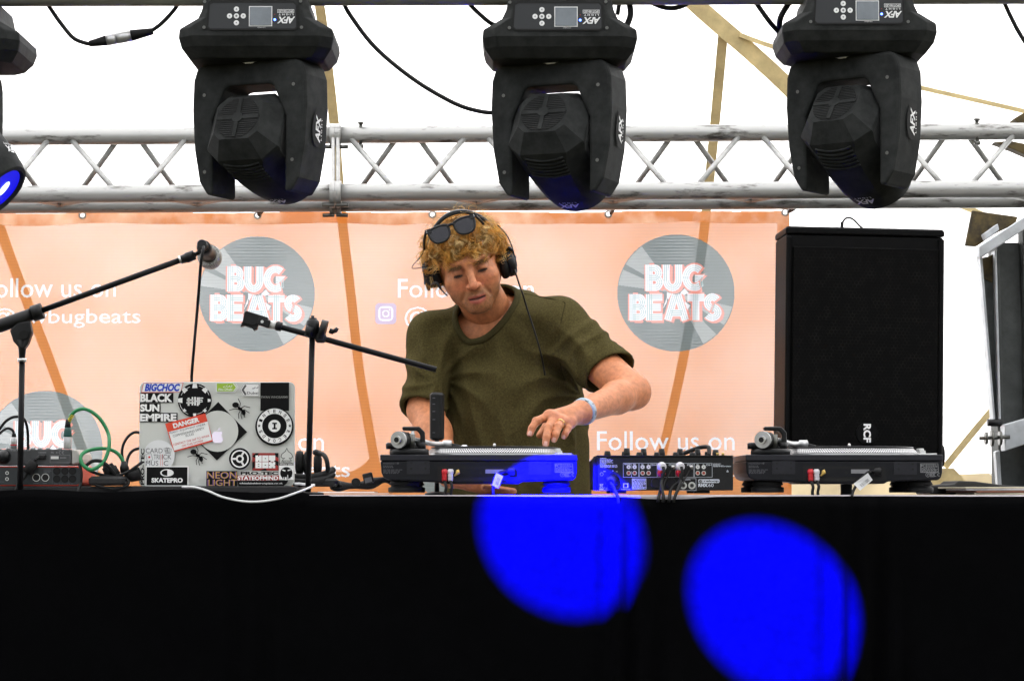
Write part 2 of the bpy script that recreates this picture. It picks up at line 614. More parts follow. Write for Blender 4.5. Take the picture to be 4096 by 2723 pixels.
tr1 = truss(-420, 1340, 240 - 549 * 0, 'aluminium truss span left of the bolted joint', 1)
tr2 = truss(1345, 4500, 1905 - 549, 'long aluminium truss span right of the bolted joint', -1)
for px in (1444, 3905):
    q_ = P(px, roll_py(px, 537), YT)
    MB().tube([q_ + Vector((0, -.012, -.037)), q_ + Vector((0, -.012, .034))], .0055, 6).tube([q_ + Vector((0, -.012, .03)), q_ + Vector((0, -.012, .036))], .0095, 6).tube([q_ + Vector((0, -.012, -.04)), q_ + Vector((0, -.012, -.03))], .0095, 6).build('bolt', M['screw'], tr2)

# ------------------------------------------------------------------ banner
YB = 7.42
M['ban'] = sheet('orange_mesh_banner', (.80, .27, .09), .5, holes=.15, weave=.035, tcol=(.44, .16, .045))
M['ban_hem'] = sheet('orange_banner_hem', (.85, .26, .05), .35, holes=.03, tcol=(.5, .15, .03), var=.75, vscale=11, lit_patch=(.95, .62, .42))  # paler noise patches paint in the light passing between truss tubes
M['ban_white'] = sheet('white_banner_print', (.85, .85, .88), .5, holes=.1, weave=.03, tcol=(.55, .56, .62))
M['ban_grey'] = sheet('grey_banner_print', (.235, .275, .28), .5, holes=.085, weave=.05, tcol=(.115, .14, .145))
M['ban_sheen'] = sheet('pale_banner_print', (.46, .49, .50), .5, holes=.1, weave=.05, tcol=(.24, .265, .27))
M['ban_pink'] = sheet('pink_banner_print', (.86, .36, .30), .5, holes=.1, weave=.04, tcol=(.58, .22, .19))
M['ban_teal'] = sheet('teal_banner_print', (.42, .55, .58), .5, holes=.1, tcol=(.3, .4, .42))
M['ban_purple'] = sheet('violet_banner_print', (.50, .40, .58), .5, holes=.1, tcol=(.34, .24, .4))
ban = thing('mesh_banner', 'orange mesh banner hanging from the truss behind the performer', 'banner', P(1500, 2100, YB))
BF = pface(2048, 1361.5, YB)


class WavyFace(Face):
    """the banner's gently rippled surface"""
    def p(self, u, v, n=0.0):
        q = Face.p(self, u, v, n)
        q.y += .010 * math.sin(u * 2.3 + 1) + .006 * math.sin(u * 7.1 + v * 1.5) + .004 * math.sin(v * 9 + u * 2) * max(0, v + .2)
        return q


BW = WavyFace(BF.o, BF.u, BF.v, BF.px0, BF.py0, BF.s)


def BU(px, py):
    return BW.uv(px, py)


def ban_top(px):
    return 849 - px * .0032 + 2.5 * math.sin(px * .009)


nx = 70
EYES = ((325, 860), (1026, 858), (1728, 855), (2436, 852), (3146, 846), (-380, 862))
for px, py in EYES:
    q = BW.p(*BU(px, py))
    fr = Face(q + Vector((0, -.002, 0)))
    e = MB(); e.ring(fr, (0, 0), .0066, .0112, .003, 24); e.ring(fr, (0, 0), .0104, .0118, .0005, 24)
    e.build('eyelet', M['steel'], ban)
for px, py, dx in ((1034, 846, 14), (2444, 840, 12), (3156, 834, 30)):
    a = P(px, py + 12, YB - .02); b = P(px + dx, py - 50, YR)
    tag(MB().tube(smooth_path([a, a.lerp(b, .5) + Vector((.004, -.03, 0)), b + Vector((0, -.028, 0)), b + Vector((0, 0, .03)), b + Vector((0, .03, 0)), b + Vector((0, .02, -.03)), a + Vector((0, .015, 0))], 5), .0052, 8).build('bungee_tie', M['cable']),
        {1034: 'black bungee tie holding the banner below the first moving light', 2444: 'black bungee tie holding the banner beside the middle moving light', 3156: "black bungee tie at the banner's top right corner"}[px], 'bungee tie', 'bungee ties along the banner')


def arc(cx, cy, rx, ry, a0, a1, n=10):
    return [(cx + rx * math.cos(R(a0 + (a1 - a0) * i / n)), cy + ry * math.sin(R(a0 + (a1 - a0) * i / n))) for i in range(n + 1)]


LET = {
    'B': [[(.2, 0), (.2, 1)], [(.2, .87), (.5, .87)] + arc(.52, .69, .24, .18, 90, -90) + [(.2, .51)], [(.2, .51), (.52, .51)] + arc(.55, .32, .27, .19, 90, -90) + [(.2, .13)]],
    'U': [[(.2, 1), (.2, .42)] + arc(.5, .42, .3, .29, 180, 360) + [(.8, 1)]],
    'G': [arc(.54, .5, .37, .37, 48, 308, 18) + [(.82, .2), (.82, .46), (.56, .46)]],
    'E': [[(.2, 0), (.2, 1)], [(.2, .87), (.92, .87)], [(.2, .5), (.86, .5)], [(.2, .13), (.92, .13)]],
    'A': [[(.14, 0), (.45, .98)], [(.86, 0), (.55, .98)], [(.28, .28), (.72, .28)]],
    'T': [[(.5, 0), (.5, 1)], [(.02, .86), (.98, .86)]],
    'S': [arc(.5, .68, .3, .2, 30, 270, 14) + arc(.5, .3, .33, .19, 90, -150, 14)],
}


def offset_path(pts, d):
    out = []
    k = len(pts)
    for i in range(k):
        a = Vector(pts[max(i - 1, 0)]); b = Vector(pts[min(i + 1, k - 1)])
        tt = (b - a).normalized() if (b - a).length > 1e-9 else Vector((1, 0))
        out.append((pts[i][0] - tt.y * d, pts[i][1] + tt.x * d))
    return out



# the print is one flat layer: every cell of the cloth carries one ink, so nothing is stacked
CELL = 2.0
GX0, GY0, GX1, GY1 = -520.0, 826.0, 3164.0, 2120.0
GW, GH = int((GX1 - GX0) / CELL), int((GY1 - GY0) / CELL)
INK = np.zeros((GH, GW), np.int32)
PIECES = {}


def ink(name, m, parent_id=None):
    k_ = len(PIECES) + 1
    PIECES[k_] = (name, m, parent_id)
    return k_


def paint(poly, k_):
    """fill a convex polygon given in photograph pixels"""
    p = np.array(poly, float)
    p = (p - (GX0, GY0)) / CELL - .5
    x0, y0 = np.floor(p.min(0)).astype(int); x1, y1 = np.ceil(p.max(0)).astype(int)
    x0, y0 = max(x0, 0), max(y0, 0); x1, y1 = min(x1, GW - 1), min(y1, GH - 1)
    if x1 < x0 or y1 < y0:
        return
    X, Y = np.meshgrid(np.arange(x0, x1 + 1), np.arange(y0, y1 + 1))
    q = np.roll(p, -1, 0)
    area = (p[:, 0] * q[:, 1] - q[:, 0] * p[:, 1]).sum()
    sg = 1 if area > 0 else -1
    ok = np.ones(X.shape, bool)
    for (ax, ay), (bx, by) in zip(p, q):
        ok &= sg * ((bx - ax) * (Y - ay) - (by - ay) * (X - ax)) >= -1e-6
    INK[y0:y1 + 1, x0:x1 + 1][ok] = k_


class PxFace:
    """stands in for a Face so that MB shapes can be drawn straight in photograph pixels"""
    def p(self, u, v, n=0.0):
        return Vector((u, -v, 0))


PXF = PxFace()


def paint_mb(mb, k_):
    for f in mb.f:
        paint([(mb.v[i][0], mb.v[i][1]) for i in f], k_)


def bug_logo(px, py, r):
    c = (px, -py)
    base = ink('record_emblem', M['ban_grey'])
    d = MB(); d.disc(PXF, c, r, 0, 72); paint_mb(d, base)
    for a0, a1 in ((126, 150), (156, 172), (-62, -46), (-34, -14)):
        ks = ink('sheen', M['ban_sheen'], base)
        sh = MB(); sh.poly(PXF, [c] + [(c[0] + .985 * r * math.cos(R(a0 + (a1 - a0) * i / 8)), c[1] + .985 * r * math.sin(R(a0 + (a1 - a0) * i / 8))) for i in range(9)], 0)
        paint_mb(sh, ks)
    kp, kw, kt = ink('letter_outline', M['ban_pink'], base), ink('lettering', M['ban_white'], base), ink('letter_lines', M['ban_teal'], base)
    wz = 88 / 733 * r
    bx = [('B', 450, 660, 420, 745), ('U', 655, 912, 420, 750), ('G', 900, 1190, 415, 750),
          ('B', 245, 460, 785, 1115), ('E', 450, 672, 785, 1115), ('A', 680, 985, 785, 1115), ('T', 965, 1182, 785, 1115), ('S', 1175, 1385, 785, 1118)]
    pk, wh, tl = MB(), MB(), MB()
    for L, x0, x1, y0, y1 in bx:
        for st in LET[L]:
            pts = [(c[0] + (x0 + (x1 - x0) * a - 825) / 733 * r, c[1] + (773 - (y1 + (y0 - y1) * b)) / 733 * r) for a, b in st]
            pk.ribbon(PXF, pts, wz * 1.42, 0)
            pk.ribbon(PXF, [(a + wz * .25, b - wz * .2) for a, b in pts], wz * 1.3, 0)
            wh.ribbon(PXF, pts, wz * 1.02, 0)
            for o_ in (-.28, 0, .28):
                tl.ribbon(PXF, offset_path(pts, o_ * wz), wz * .10, 0)
    paint_mb(pk, kp)
    for pz in ([(655, 745), (770, 780), (712, 890), (712, 830)], [(712, 830), (712, 890), (660, 975)], [(880, 775), (935, 715), (985, 775), (925, 800)], [(930, 880), (1005, 930), (965, 985)]):
        wh.poly(PXF, [(c[0] + (a - 825) / 733 * r, c[1] + (773 - b) / 733 * r) for a, b in pz], 0)
    paint_mb(wh, kw); paint_mb(tl, kt)


kh = ink('hem', M['ban_hem'])
for i in range(80):
    xa, xb = GX0 + (GX1 - GX0) * i / 80, GX0 + (GX1 - GX0) * (i + 1) / 80
    paint([(xa, ban_top(xa) - 4), (xb, ban_top(xb) - 4), (xb, ban_top(xb) + 48 + 3 * math.sin(xb * .013)), (xa, ban_top(xa) + 48 + 3 * math.sin(xa * .013))], kh)
paint([(3114, 880), (3164, 880), (3164, 2120), (3114, 2120)], ink('hem', M['ban_hem']))
for px, py in EYES:
    paint([(px + 9.5 * math.cos(R(a_)), py + 9.5 * math.sin(R(a_))) for a_ in range(0, 360, 30)], -1)
bug_logo(1025, 1175, 232)
bug_logo(2706, 1170, 235)
bug_logo(180, 1797, 234)
bug_logo(1866, 1797, 232)


def bt(body, x0, x1, y0, y1):
    mb = MB().text(PXF, body, (x0, -y1, x1, -y0), 0, bold=.004)
    paint_mb(mb, ink('lettering', M['ban_white']))


def insta(px, py, s_):
    c = (px, -py); h = s_ / 2
    base = ink('camera_icon', M['ban_purple'])
    sq = MB(); sq.poly(PXF, [(c[0] + sx * (h - h * .35) + h * .35 * math.cos(R(a)), c[1] + sy * (h - h * .35) + h * .35 * math.sin(R(a)))
                 for sx, sy, a0 in ((1, 1, 0), (-1, 1, 90), (-1, -1, 180), (1, -1, 270)) for a in range(a0, a0 + 91, 18)], 0)
    paint_mb(sq, base)
    q = MB()
    pts = [(c[0] + sx * h * .34 + h * .28 * math.cos(R(a)), c[1] + sy * h * .34 + h * .28 * math.sin(R(a)))
           for sx, sy, a0 in ((1, 1, 0), (-1, 1, 90), (-1, -1, 180), (1, -1, 270)) for a in range(a0, a0 + 91, 18)]
    q.ribbon(PXF, pts, h * .15, 0, closed=True)
    q.ring(PXF, c, h * .22, h * .36, 0, 20)
    q.disc(PXF, (c[0] + h * .36, c[1] + h * .36), h * .07, 0, 10)
    paint_mb(q, ink('icon_lines', M['ban_white'], base))

bt('Follow us on', -70, 462, 1112, 1190)
bt('@vwbugbeats', -40, 562, 1232, 1312)
insta(-105, 1264, 84)
bt('Follow us on', 1590, 2136, 1115, 1190)
bt('@vwbugbeats', 1617, 2225, 1226, 1318)
insta(1542, 1254, 84)
bt('Follow us on', 2388, 2938, 1724, 1800)
bt('@vwbugbeats', 2412, 3010, 1845, 1925)
insta(2340, 1880, 84)
bt('Follow us on', 748, 1296, 1728, 1802)
bt('@vwbugbeats', 790, 1400, 1844, 1926)
insta(700, 1884, 84)

# cut the cloth: run-length quads per ink
yy, xx = np.mgrid[0:GH, 0:GW]
top_row = np.array([(ban_top(GX0 + (i + .5) * CELL) - GY0) / CELL for i in range(GW)])
INK[yy < top_row[None, :]] = -1
quads = {}
for j in range(GH):
    row = INK[j]
    cut = np.flatnonzero(np.diff(row)) + 1
    ends = np.concatenate(([0], cut, [GW]))
    for a_, b_ in zip(ends[:-1], ends[1:]):
        k_ = int(row[a_])
        if k_ < 0:
            continue
        x_ = a_
        while x_ < b_:
            e_ = min(b_, x_ + 48 - (x_ % 48))
            quads.setdefault(k_, []).append((x_, e_, j))
            x_ = e_


def wavy_pts(gx, gy):
    u = (GX0 + gx * CELL - BW.px0) / BW.s; v = (BW.py0 - (GY0 + gy * CELL)) / BW.s
    y_ = .010 * np.sin(u * 2.3 + 1) + .006 * np.sin(u * 7.1 + v * 1.5) + .004 * np.sin(v * 9 + u * 2) * np.maximum(0, v + .2)
    return np.stack([BW.o.x + u, BW.o.y + y_, BW.o.z + v], -1)


def cloth_piece(k_, name, m, parent):
    q = np.array(quads[k_], float)
    c = [wavy_pts(q[:, 0], q[:, 2] + 1), wavy_pts(q[:, 1], q[:, 2] + 1), wavy_pts(q[:, 1], q[:, 2]), wavy_pts(q[:, 0], q[:, 2])]
    vs_ = np.stack(c, 1).reshape(-1, 3)
    me = bpy.data.meshes.new(name)
    n = len(q)
    me.vertices.add(n * 4); me.vertices.foreach_set('co', vs_.astype(np.float32).ravel())
    me.loops.add(n * 4); me.loops.foreach_set('vertex_index', np.arange(n * 4, dtype=np.int32))
    me.polygons.add(n); me.polygons.foreach_set('loop_start', np.arange(0, n * 4, 4, dtype=np.int32))
    me.update(calc_edges=True); me.materials.append(m)
    o = bpy.data.objects.new(name, me); COL.objects.link(o)
    o.parent = parent; bpy_mats.append((o, parent))
    return o


cloth_piece(0, 'cloth', M['ban'], ban)
made = {}
for k_, (nm, m_k, par) in PIECES.items():
    if k_ in quads:
        made[k_] = cloth_piece(k_, nm, m_k, made.get(par, ban) if par else ban)
# ------------------------------------------------------------------ lighting bar and moving heads
YH = 5.0
bar = MB()
a = P(-500, -26 + 4, YH); b = P(4600, -26 - 8, YH)
bar.tube([a.lerp(b, i / 12) for i in range(13)], .0255, 20)
tag(bar.build('lighting_bar', M['bar']), 'dark metal bar along the top that the moving lights hang from', 'lighting bar')
M['lens_rim'] = mat('black_lens_rim', (.006, .006, .006), .3)
M['lens_glow'] = emit('blue_lit_lens', (.0, .0, 1.0), .22)
M['lens_core'] = emit('white_hot_lens_core', (.45, .6, 1.0), 1.2)
M['brown_in'] = mat('amber_reflector_glimpse', (.05, .02, .008), .4)


def afx(mb, fr, cu, cv, wd, n, rot, sub=True):
    """the maker's mark as printed: slanted AFX, with LIGHT beneath it"""
    h = wd * .42
    mb.text(fr, 'AFX', (cu - wd / 2, cv - h / 2, cu + wd / 2, cv + h / 2), n, bold=.035, shear=.28, rot=rot, pivot=(cu, cv), spacing=.9)
    if sub:
        mb.text(fr, 'LIGHT', (cu - wd * .46, cv - h * .95, cu + wd * .46, cv - h * .66), n, bold=.02, rot=rot, pivot=(cu, cv), spacing=1.6)


def moving_head(px, py_top, pan, tilt, label, lit=False, base_rot=0.0):
    O = P(px, py_top, YH)
    root = thing('moving_head_light', label, 'stage light', O, 'moving head lights on the top bar')
    T = Matrix.Translation(O) @ Matrix.Rotation(base_rot, 4, 'Z')
    b = MB()
    b.loft([(.012, .1, .118, .016), (-.02, .107, .118, .016), (-.036, .115, .118, .018), (-.05, .139, .118, .02), (-.0565, .152, .118, .024), (-.073, .1535, .118, .026), (-.092, .149, .108, .026), (-.113, .133, .088, .024)], T)
    base = b.build('base', M['fixture'], root, bevel=.003)
    fr = Face(T @ Vector((0, -.1135, -.037)), (T.to_3x3() @ Vector((1, 0, 0))), (T.to_3x3() @ Vector((0, 0, 1))))
    # control panel
    pn = MB()
    pn.prism(fr, [(-.088, -.024), (-.093, -.019), (-.09, .026), (-.082, .03), (.076, .03), (.082, .024), (.083, -.02), (.078, -.024)], -.01, .0062)
    panel = pn.build('control_panel', M['panel'], root)
    n0 = .0068
    rim = MB(); rim.ribbon(fr, [(-.088, -.024), (-.093, -.019), (-.09, .026), (-.082, .03), (.076, .03), (.082, .024), (.083, -.02), (.078, -.024)], .0035, n0, closed=True)
    rim.build('rim', M['fixture_dark'], panel)
    for du, dv in ((0, 0), (.0135, 0), (-.0135, 0), (0, .0135), (0, -.0135)):
        bt_ = MB(); c = (-.036 + du, .002 + dv)
        bt_.disc(fr, c, .0052, n0 + .0012, 18)
        bo = bt_.build('button', M['white'], panel)
        k = MB()
        if du or dv:
            d = Vector((du, dv)).normalized(); e = Vector((-d.y, d.x)); cc = Vector(c)
            k.poly(fr, [tuple(cc + d * .002), tuple(cc - d * .0012 + e * .0018), tuple(cc - d * .0012 - e * .0018)], n0 + .0022)
        else:
            k.disc(fr, c, .0022, n0 + .0022, 10)
        k.build('arrow_mark', M['grey_print'], bo)
    ds = MB(); ds.rect(fr, -.0115, -.0185, .0345, .0215, n0 + .0008)
    dso = ds.build('display', M['white'], panel)
    ds = MB(); ds.rect(fr, -.0098, -.0168, .0328, .0198, n0 + .0018)
    ds.build('screen', M['glass'], dso)
    ld = MB(); ld.disc(fr, (.0395, -.0052), .0022, n0 + .001, 12)
    ld.build('indicator_lamp', M['blue_led'], panel)
    ld = MB(); ld.disc(fr, (.0395, .0052), .0013, n0 + .001, 10)
    ld.build('indicator_lamp', M['red_led'], panel)
    lt = MB()
    afx(lt, fr, .0615, -.006, .032, n0 + .001, math.pi, False)
    lt.build('maker_mark', M['white'], panel); lt = MB()
    lt.text(fr, 'LIGHT', (.047, .0032, .076, .0068), n0 + .001, bold=.02, rot=math.pi, spacing=1.6)
    lt.build('maker_word', M['white'], panel); lt = MB()
    lt.ribbon(fr, [(.045, .0085), (.077, .0085), (.077, .0148), (.045, .0148)], .0007, n0 + .001, closed=True)
    lt.text(fr, 'SPOT100-LED', (.0465, .0095, .0755, .0138), n0 + .001, bold=.02, rot=math.pi)
    lt.build('model_plate', M['white'], panel); lt = MB()
    lt.text(fr, 'LCD DISPLAY', (.005, -.0215, .021, -.0195), n0 + .001, rot=math.pi)
    lt.build('lettering', M['white'], panel)
    for du, dv in ((-.099, .031), (-.1, -.02), (.09, .032), (.092, -.02)):
        sc = MB(); sc.disc(fr, (du, dv), .0055, .0052, 14); sco = sc.build('screw_recess', M['fixture_dark'], root)
        sc = MB(); sc.disc(fr, (du, dv), .0034, .0062, 10); sc.build('screw', M['screw'], sco)
    # under-side neck ring
    MB().lathe([(.05, -.110), (.05, -.116), (.046, -.120)], T, 28).build('swivel', M['steel'], root)
    # yoke
    Yk = Matrix.Translation(O + Vector((0, 0, -.114))) @ Matrix.Rotation(pan, 4, 'Z')
    ou = [(-.094, -.262), (-.112, -.235), (-.124, -.17), (-.129, -.09), (-.127, -.03), (-.119, -.006), (-.105, .002), (.105, .002), (.119, -.006), (.127, -.03), (.129, -.09), (.124, -.17), (.112, -.235), (.094, -.262), (.082, -.262),
          (.082, -.16), (.083, -.112), (.056, -.052), (.048, -.045), (-.048, -.045), (-.056, -.052), (-.083, -.112), (-.082, -.16), (-.082, -.262)]
    yf = Face(Yk @ Vector((0, 0, 0)), Yk.to_3x3() @ Vector((1, 0, 0)), Yk.to_3x3() @ Vector((0, 0, 1)))
    y = MB(); y.prism(yf, ou, -.05, .05)
    yoke = y.build('yoke', M['fixture'], root, bevel=.008)
    for du, dv in ((-.1, -.06), (.102, -.05), (-.098, -.215), (.1, -.2)):
        sc = MB(); sc.disc(yf, (du, dv), .0056, .0509, 14); sco = sc.build('screw_recess', M['fixture_dark'], root)
        sc = MB(); sc.disc(yf, (du, dv), .0038, .0517, 10); sc.build('screw', M['screw'], sco)
    # oval badge on the outer side of the arm
    PV = -.154
    for sg in (1,):
        sf = Face(Yk @ Vector((.1285, 0, PV + .02)), Yk.to_3x3() @ Vector((0, 1, 0)), Yk.to_3x3() @ Vector((0.05, 0, 1)))
        bd = MB(); bd.disc(sf, (0, 0), .022, .0012, 28, .036); bo = bd.build('badge', M['fixture_dark'], yoke)
        bl = MB(); bl.text(sf, 'AFX', (-.025, -.010, .025, .010), .0022, bold=.035, shear=.25, rot=math.pi / 2)
        bl.text(sf, 'LIGHT', (-.022, -.0172, .022, -.013), .0022, bold=.02, rot=math.pi / 2, pivot=(0, 0), spacing=1.5)
        bl.build('lettering', M['white'], bo)
    # head barrel: fan end at +z before tilting
    Hd = Yk @ Matrix.Translation((0, 0, PV)) @ Matrix.Rotation(tilt, 4, 'X') @ Matrix.Diagonal((1, .93, .93, 1))

    def ring_at(z, rx, ry, ch, rnd):
        """cross-section: chamfered rectangle (rnd 0) melting into an ellipse (rnd 1)"""
        out = []
        oc = [(rx, -ry + ch), (rx, ry - ch), (rx - ch, ry), (-rx + ch, ry), (-rx, ry - ch), (-rx, -ry + ch), (-rx + ch, -ry), (rx - ch, -ry)]
        for k in range(8):
            for j in range(4):
                t_ = j / 4
                qx = oc[k][0] * (1 - t_) + oc[(k + 1) % 8][0] * t_; qy = oc[k][1] * (1 - t_) + oc[(k + 1) % 8][1] * t_
                a_ = math.atan2(qy / ry, qx / rx)
                ex_, ey_ = rx * math.cos(a_), ry * math.sin(a_)
                out.append(Hd @ Vector((qx * (1 - rnd) + ex_ * rnd, qy * (1 - rnd) + ey_ * rnd, z)))
        return out
    h = MB()
    h.rings([ring_at(.106, .049, .051, .016, 0), ring_at(.066, .079, .080, .030, 0), ring_at(.058, .0805, .082, .032, 0), ring_at(.036, .0755, .086, .034, 0), ring_at(-.02, .0752, .088, .036, .1), ring_at(-.075, .0745, .086, .036, .5),
             ring_at(-.115, .0735, .081, .036, .8), ring_at(-.148, .068, .072, .03, 1), ring_at(-.162, .063, .066, .03, 1), ring_at(-.164, .056, .058, .03, 1), ring_at(-.157, .051, .053, .03, 1)], smooth=True)
    head = h.build('lamp_head', M['fixture'], root, bevel=0)
    em = head.modifiers.new('edges', 'EDGE_SPLIT'); em.split_angle = R(17)
    ff = Face(Hd @ Vector((0, 0, .1065)), Hd.to_3x3() @ Vector((1, 0, 0)), Hd.to_3x3() @ Vector((0, 1, 0)))
    fan = MB(); fan.disc(ff, (0, 0), .046, .0005, 32); fo = fan.build('fan_grille', M['fixture_dark'], root)
    for k in range(-9, 10):
        yy = k * .0046
        hw = math.sqrt(max(.046 ** 2 - yy * yy, 0))
        if hw < .008:
            continue
        MB().box(ff.p(0, yy, .0012), (hw * 2, .0019, .0012), Hd.to_3x3()).build('slat', M['fixture'], fo)
    cr = MB()
    cr.box(ff.p(0, 0, .0022), (.094, .0085, .002), Hd.to_3x3()); cr.box(ff.p(0, 0, .0024), (.0085, .094, .002), Hd.to_3x3()); cr.prism(ff, [(.012 * math.cos(R(a)), .012 * math.sin(R(a))) for a in range(0, 360, 30)], .001, .0036)
    cr.build('spider', M['fixture'], fo)
    # cooling slots across the belly behind the fan
    for k in range(6):
        z = .052 - k * .0105
        sl = MB()
        pts = []
        for i in range(13):
            t_ = -1 + 2 * i / 12
            xx = t_ * .040
            zz_ = z - .009 * (1 - t_ * t_) + .004
            yv = -(.0862 + (.036 - zz_) * .036) if zz_ < .036 else -(.0862 - (zz_ - .036) * .16)
            pts.append((xx, yv, z - .009 * (1 - t_ * t_) + .004))
        sl.tube([Hd @ Vector((x_, y_ - .0006, z_)) for x_, y_, z_ in pts], .0024, 6)
        sl.build('vent_rib', M['fixture'], head)
        gv = []
        for x_, y_, z_ in pts:
            gv += [Hd @ Vector((x_, y_ - .0008, z_ - .0030)), Hd @ Vector((x_, y_ - .0008, z_ - .0075))]
        MB().add(gv, [(2 * i, 2 * i + 1, 2 * i + 3, 2 * i + 2) for i in range(12)]).build('vent_slot', M['fixture_dark'], head)
    lf = Face(Hd @ Vector((0, -.0795, -.120)), Hd.to_3x3() @ Vector((1, 0, 0)), Hd.to_3x3() @ Vector((0, -.22, 1)))
    bl = MB(); afx(bl, lf, 0, 0, .042, .0015, math.pi); bl.build('lettering', M['white'], head)
    ln = MB(); LF = Face(Hd @ Vector((0, 0, -.1582)), Hd.to_3x3() @ Vector((1, 0, 0)), Hd.to_3x3() @ Vector((0, -1, 0)))
    ln.disc(LF, (0, 0), .049, .0, 32)
    lo = ln.build('lens', M['lens_glow'] if lit else M['glass'], root)
    if lit:
        ln = MB(); ln.disc(LF, (.004, .004), .011, .0012, 24, .018)
        ln.build('light_core', M['lens_core'], lo)
    return root


moving_head(1044, 42, R(-23), R(68), 'moving head light above the laptop, fan grille facing out')
moving_head(2236, 44, R(-22), R(60), "moving head light hanging above the performer's head")
moving_head(3412, 20, R(-36), R(54), 'moving head light in front of the black loudspeaker')
moving_head(-188, 52, R(74), R(-50), 'moving head light with blue lit lens, cut off by the left edge', lit=True)


def cable(name, pts, r, label, cat='cable', group=None, m='cable', n=7):
    return tag(MB().tube(smooth_path(pts, n), r, 8).build(name, M[m]), label, cat, group)


Yc = YH + .02
x = thing('signal_cable', 'hanging black cable joined by a silver plug between two lights', 'cable', P(480, 160, Yc), 'black cables looped along the top bar')
MB().tube(smooth_path([P(150, -40, Yc), P(195, 25, Yc), P(240, 90, Yc), P(290, 150, Yc), P(330, 170, Yc), P(365, 178, Yc)], 7), .0042, 8).build('cord', M['cable'], x)
MB().tube(smooth_path([P(600, 128, Yc), P(640, 100, Yc), P(680, 60, Yc), P(710, 20, Yc), P(735, -40, Yc)], 7), .0042, 8).build('cord', M['cable'], x)
A_, B_ = P(358, 176, Yc), P(612, 126, Yc)
D_ = (B_ - A_)
for f0, f1, r0, r1, nm, mm in ((0, .27, .0062, .0105, 'boot', 'rubber'), (.27, .42, .011, .011, 'plug', 'silver'), (.425, .66, .0112, .0112, 'socket', 'silver'), (.66, 1, .0115, .0066, 'boot', 'rubber')):
    MB().tube([A_ + D_ * f0, A_ + D_ * (f0 + f1) / 2, A_ + D_ * f1], [r0, (r0 + r1) / 2, r1], 14).build(nm, M[mm], x)
gq = 'black cables looped along the top bar'
cable('signal_cable', [P(1370, 0, Yc), P(1400, 60, Yc), P(1500, 190, Yc), P(1650, 315, Yc), P(1800, 405, Yc), P(1900, 442, Yc), P(1990, 450, Yc), P(2080, 420, Yc + .06), P(2120, 330, Yc + .1), P(2160, 230, Yc + .1)], .0044, 'long black cable sagging from the bar to the middle light', group=gq)
cable('signal_cable', [P(1840, -30, Yc), P(1890, 30, Yc), P(1960, 92, Yc), P(2010, 110, Yc + .05)], .0044, "short black cable entering the middle light's base from the left", group=gq)
cable('signal_cable', [P(2505, 110, Yc), P(2522, 60, Yc), P(2516, 10, Yc), P(2500, -40, Yc)], .0062, "thick black cable loop at the middle light's right shoulder", group=gq)
cable('signal_cable', [P(2470, 60, Yc + .03), P(2478, 10, Yc + .03), P(2490, -40, Yc + .03)], .0044, "thin black cable behind the middle light's right shoulder", group=gq)
cable('signal_cable', [P(2560, -20, Yc), P(2620, 18, Yc), P(2680, 34, Yc), P(2740, 20, Yc), P(2800, -30, Yc)], .005, 'black cable dipping just under the bar before the beige straps', group=gq)
cable('signal_cable', [P(3000, -30, Yc), P(3030, 20, Yc), P(3080, 90, Yc), P(3125, 140, Yc + .05)], .005, "black cable running down to the right light's left edge", group=gq)
cable('signal_cable', [P(3190, -30, Yc), P(3145, 30, Yc), P(3120, 80, Yc), P(3118, 140, Yc + .05)], .006, "thick curved black cable meeting the right light's left edge", group=gq)
cable('signal_cable', [P(3995, -40, Yc), P(4030, 40, Yc), P(4070, 120, Yc), P(4120, 200, Yc)], .0044, 'black cable hanging at the top right corner', group=gq)
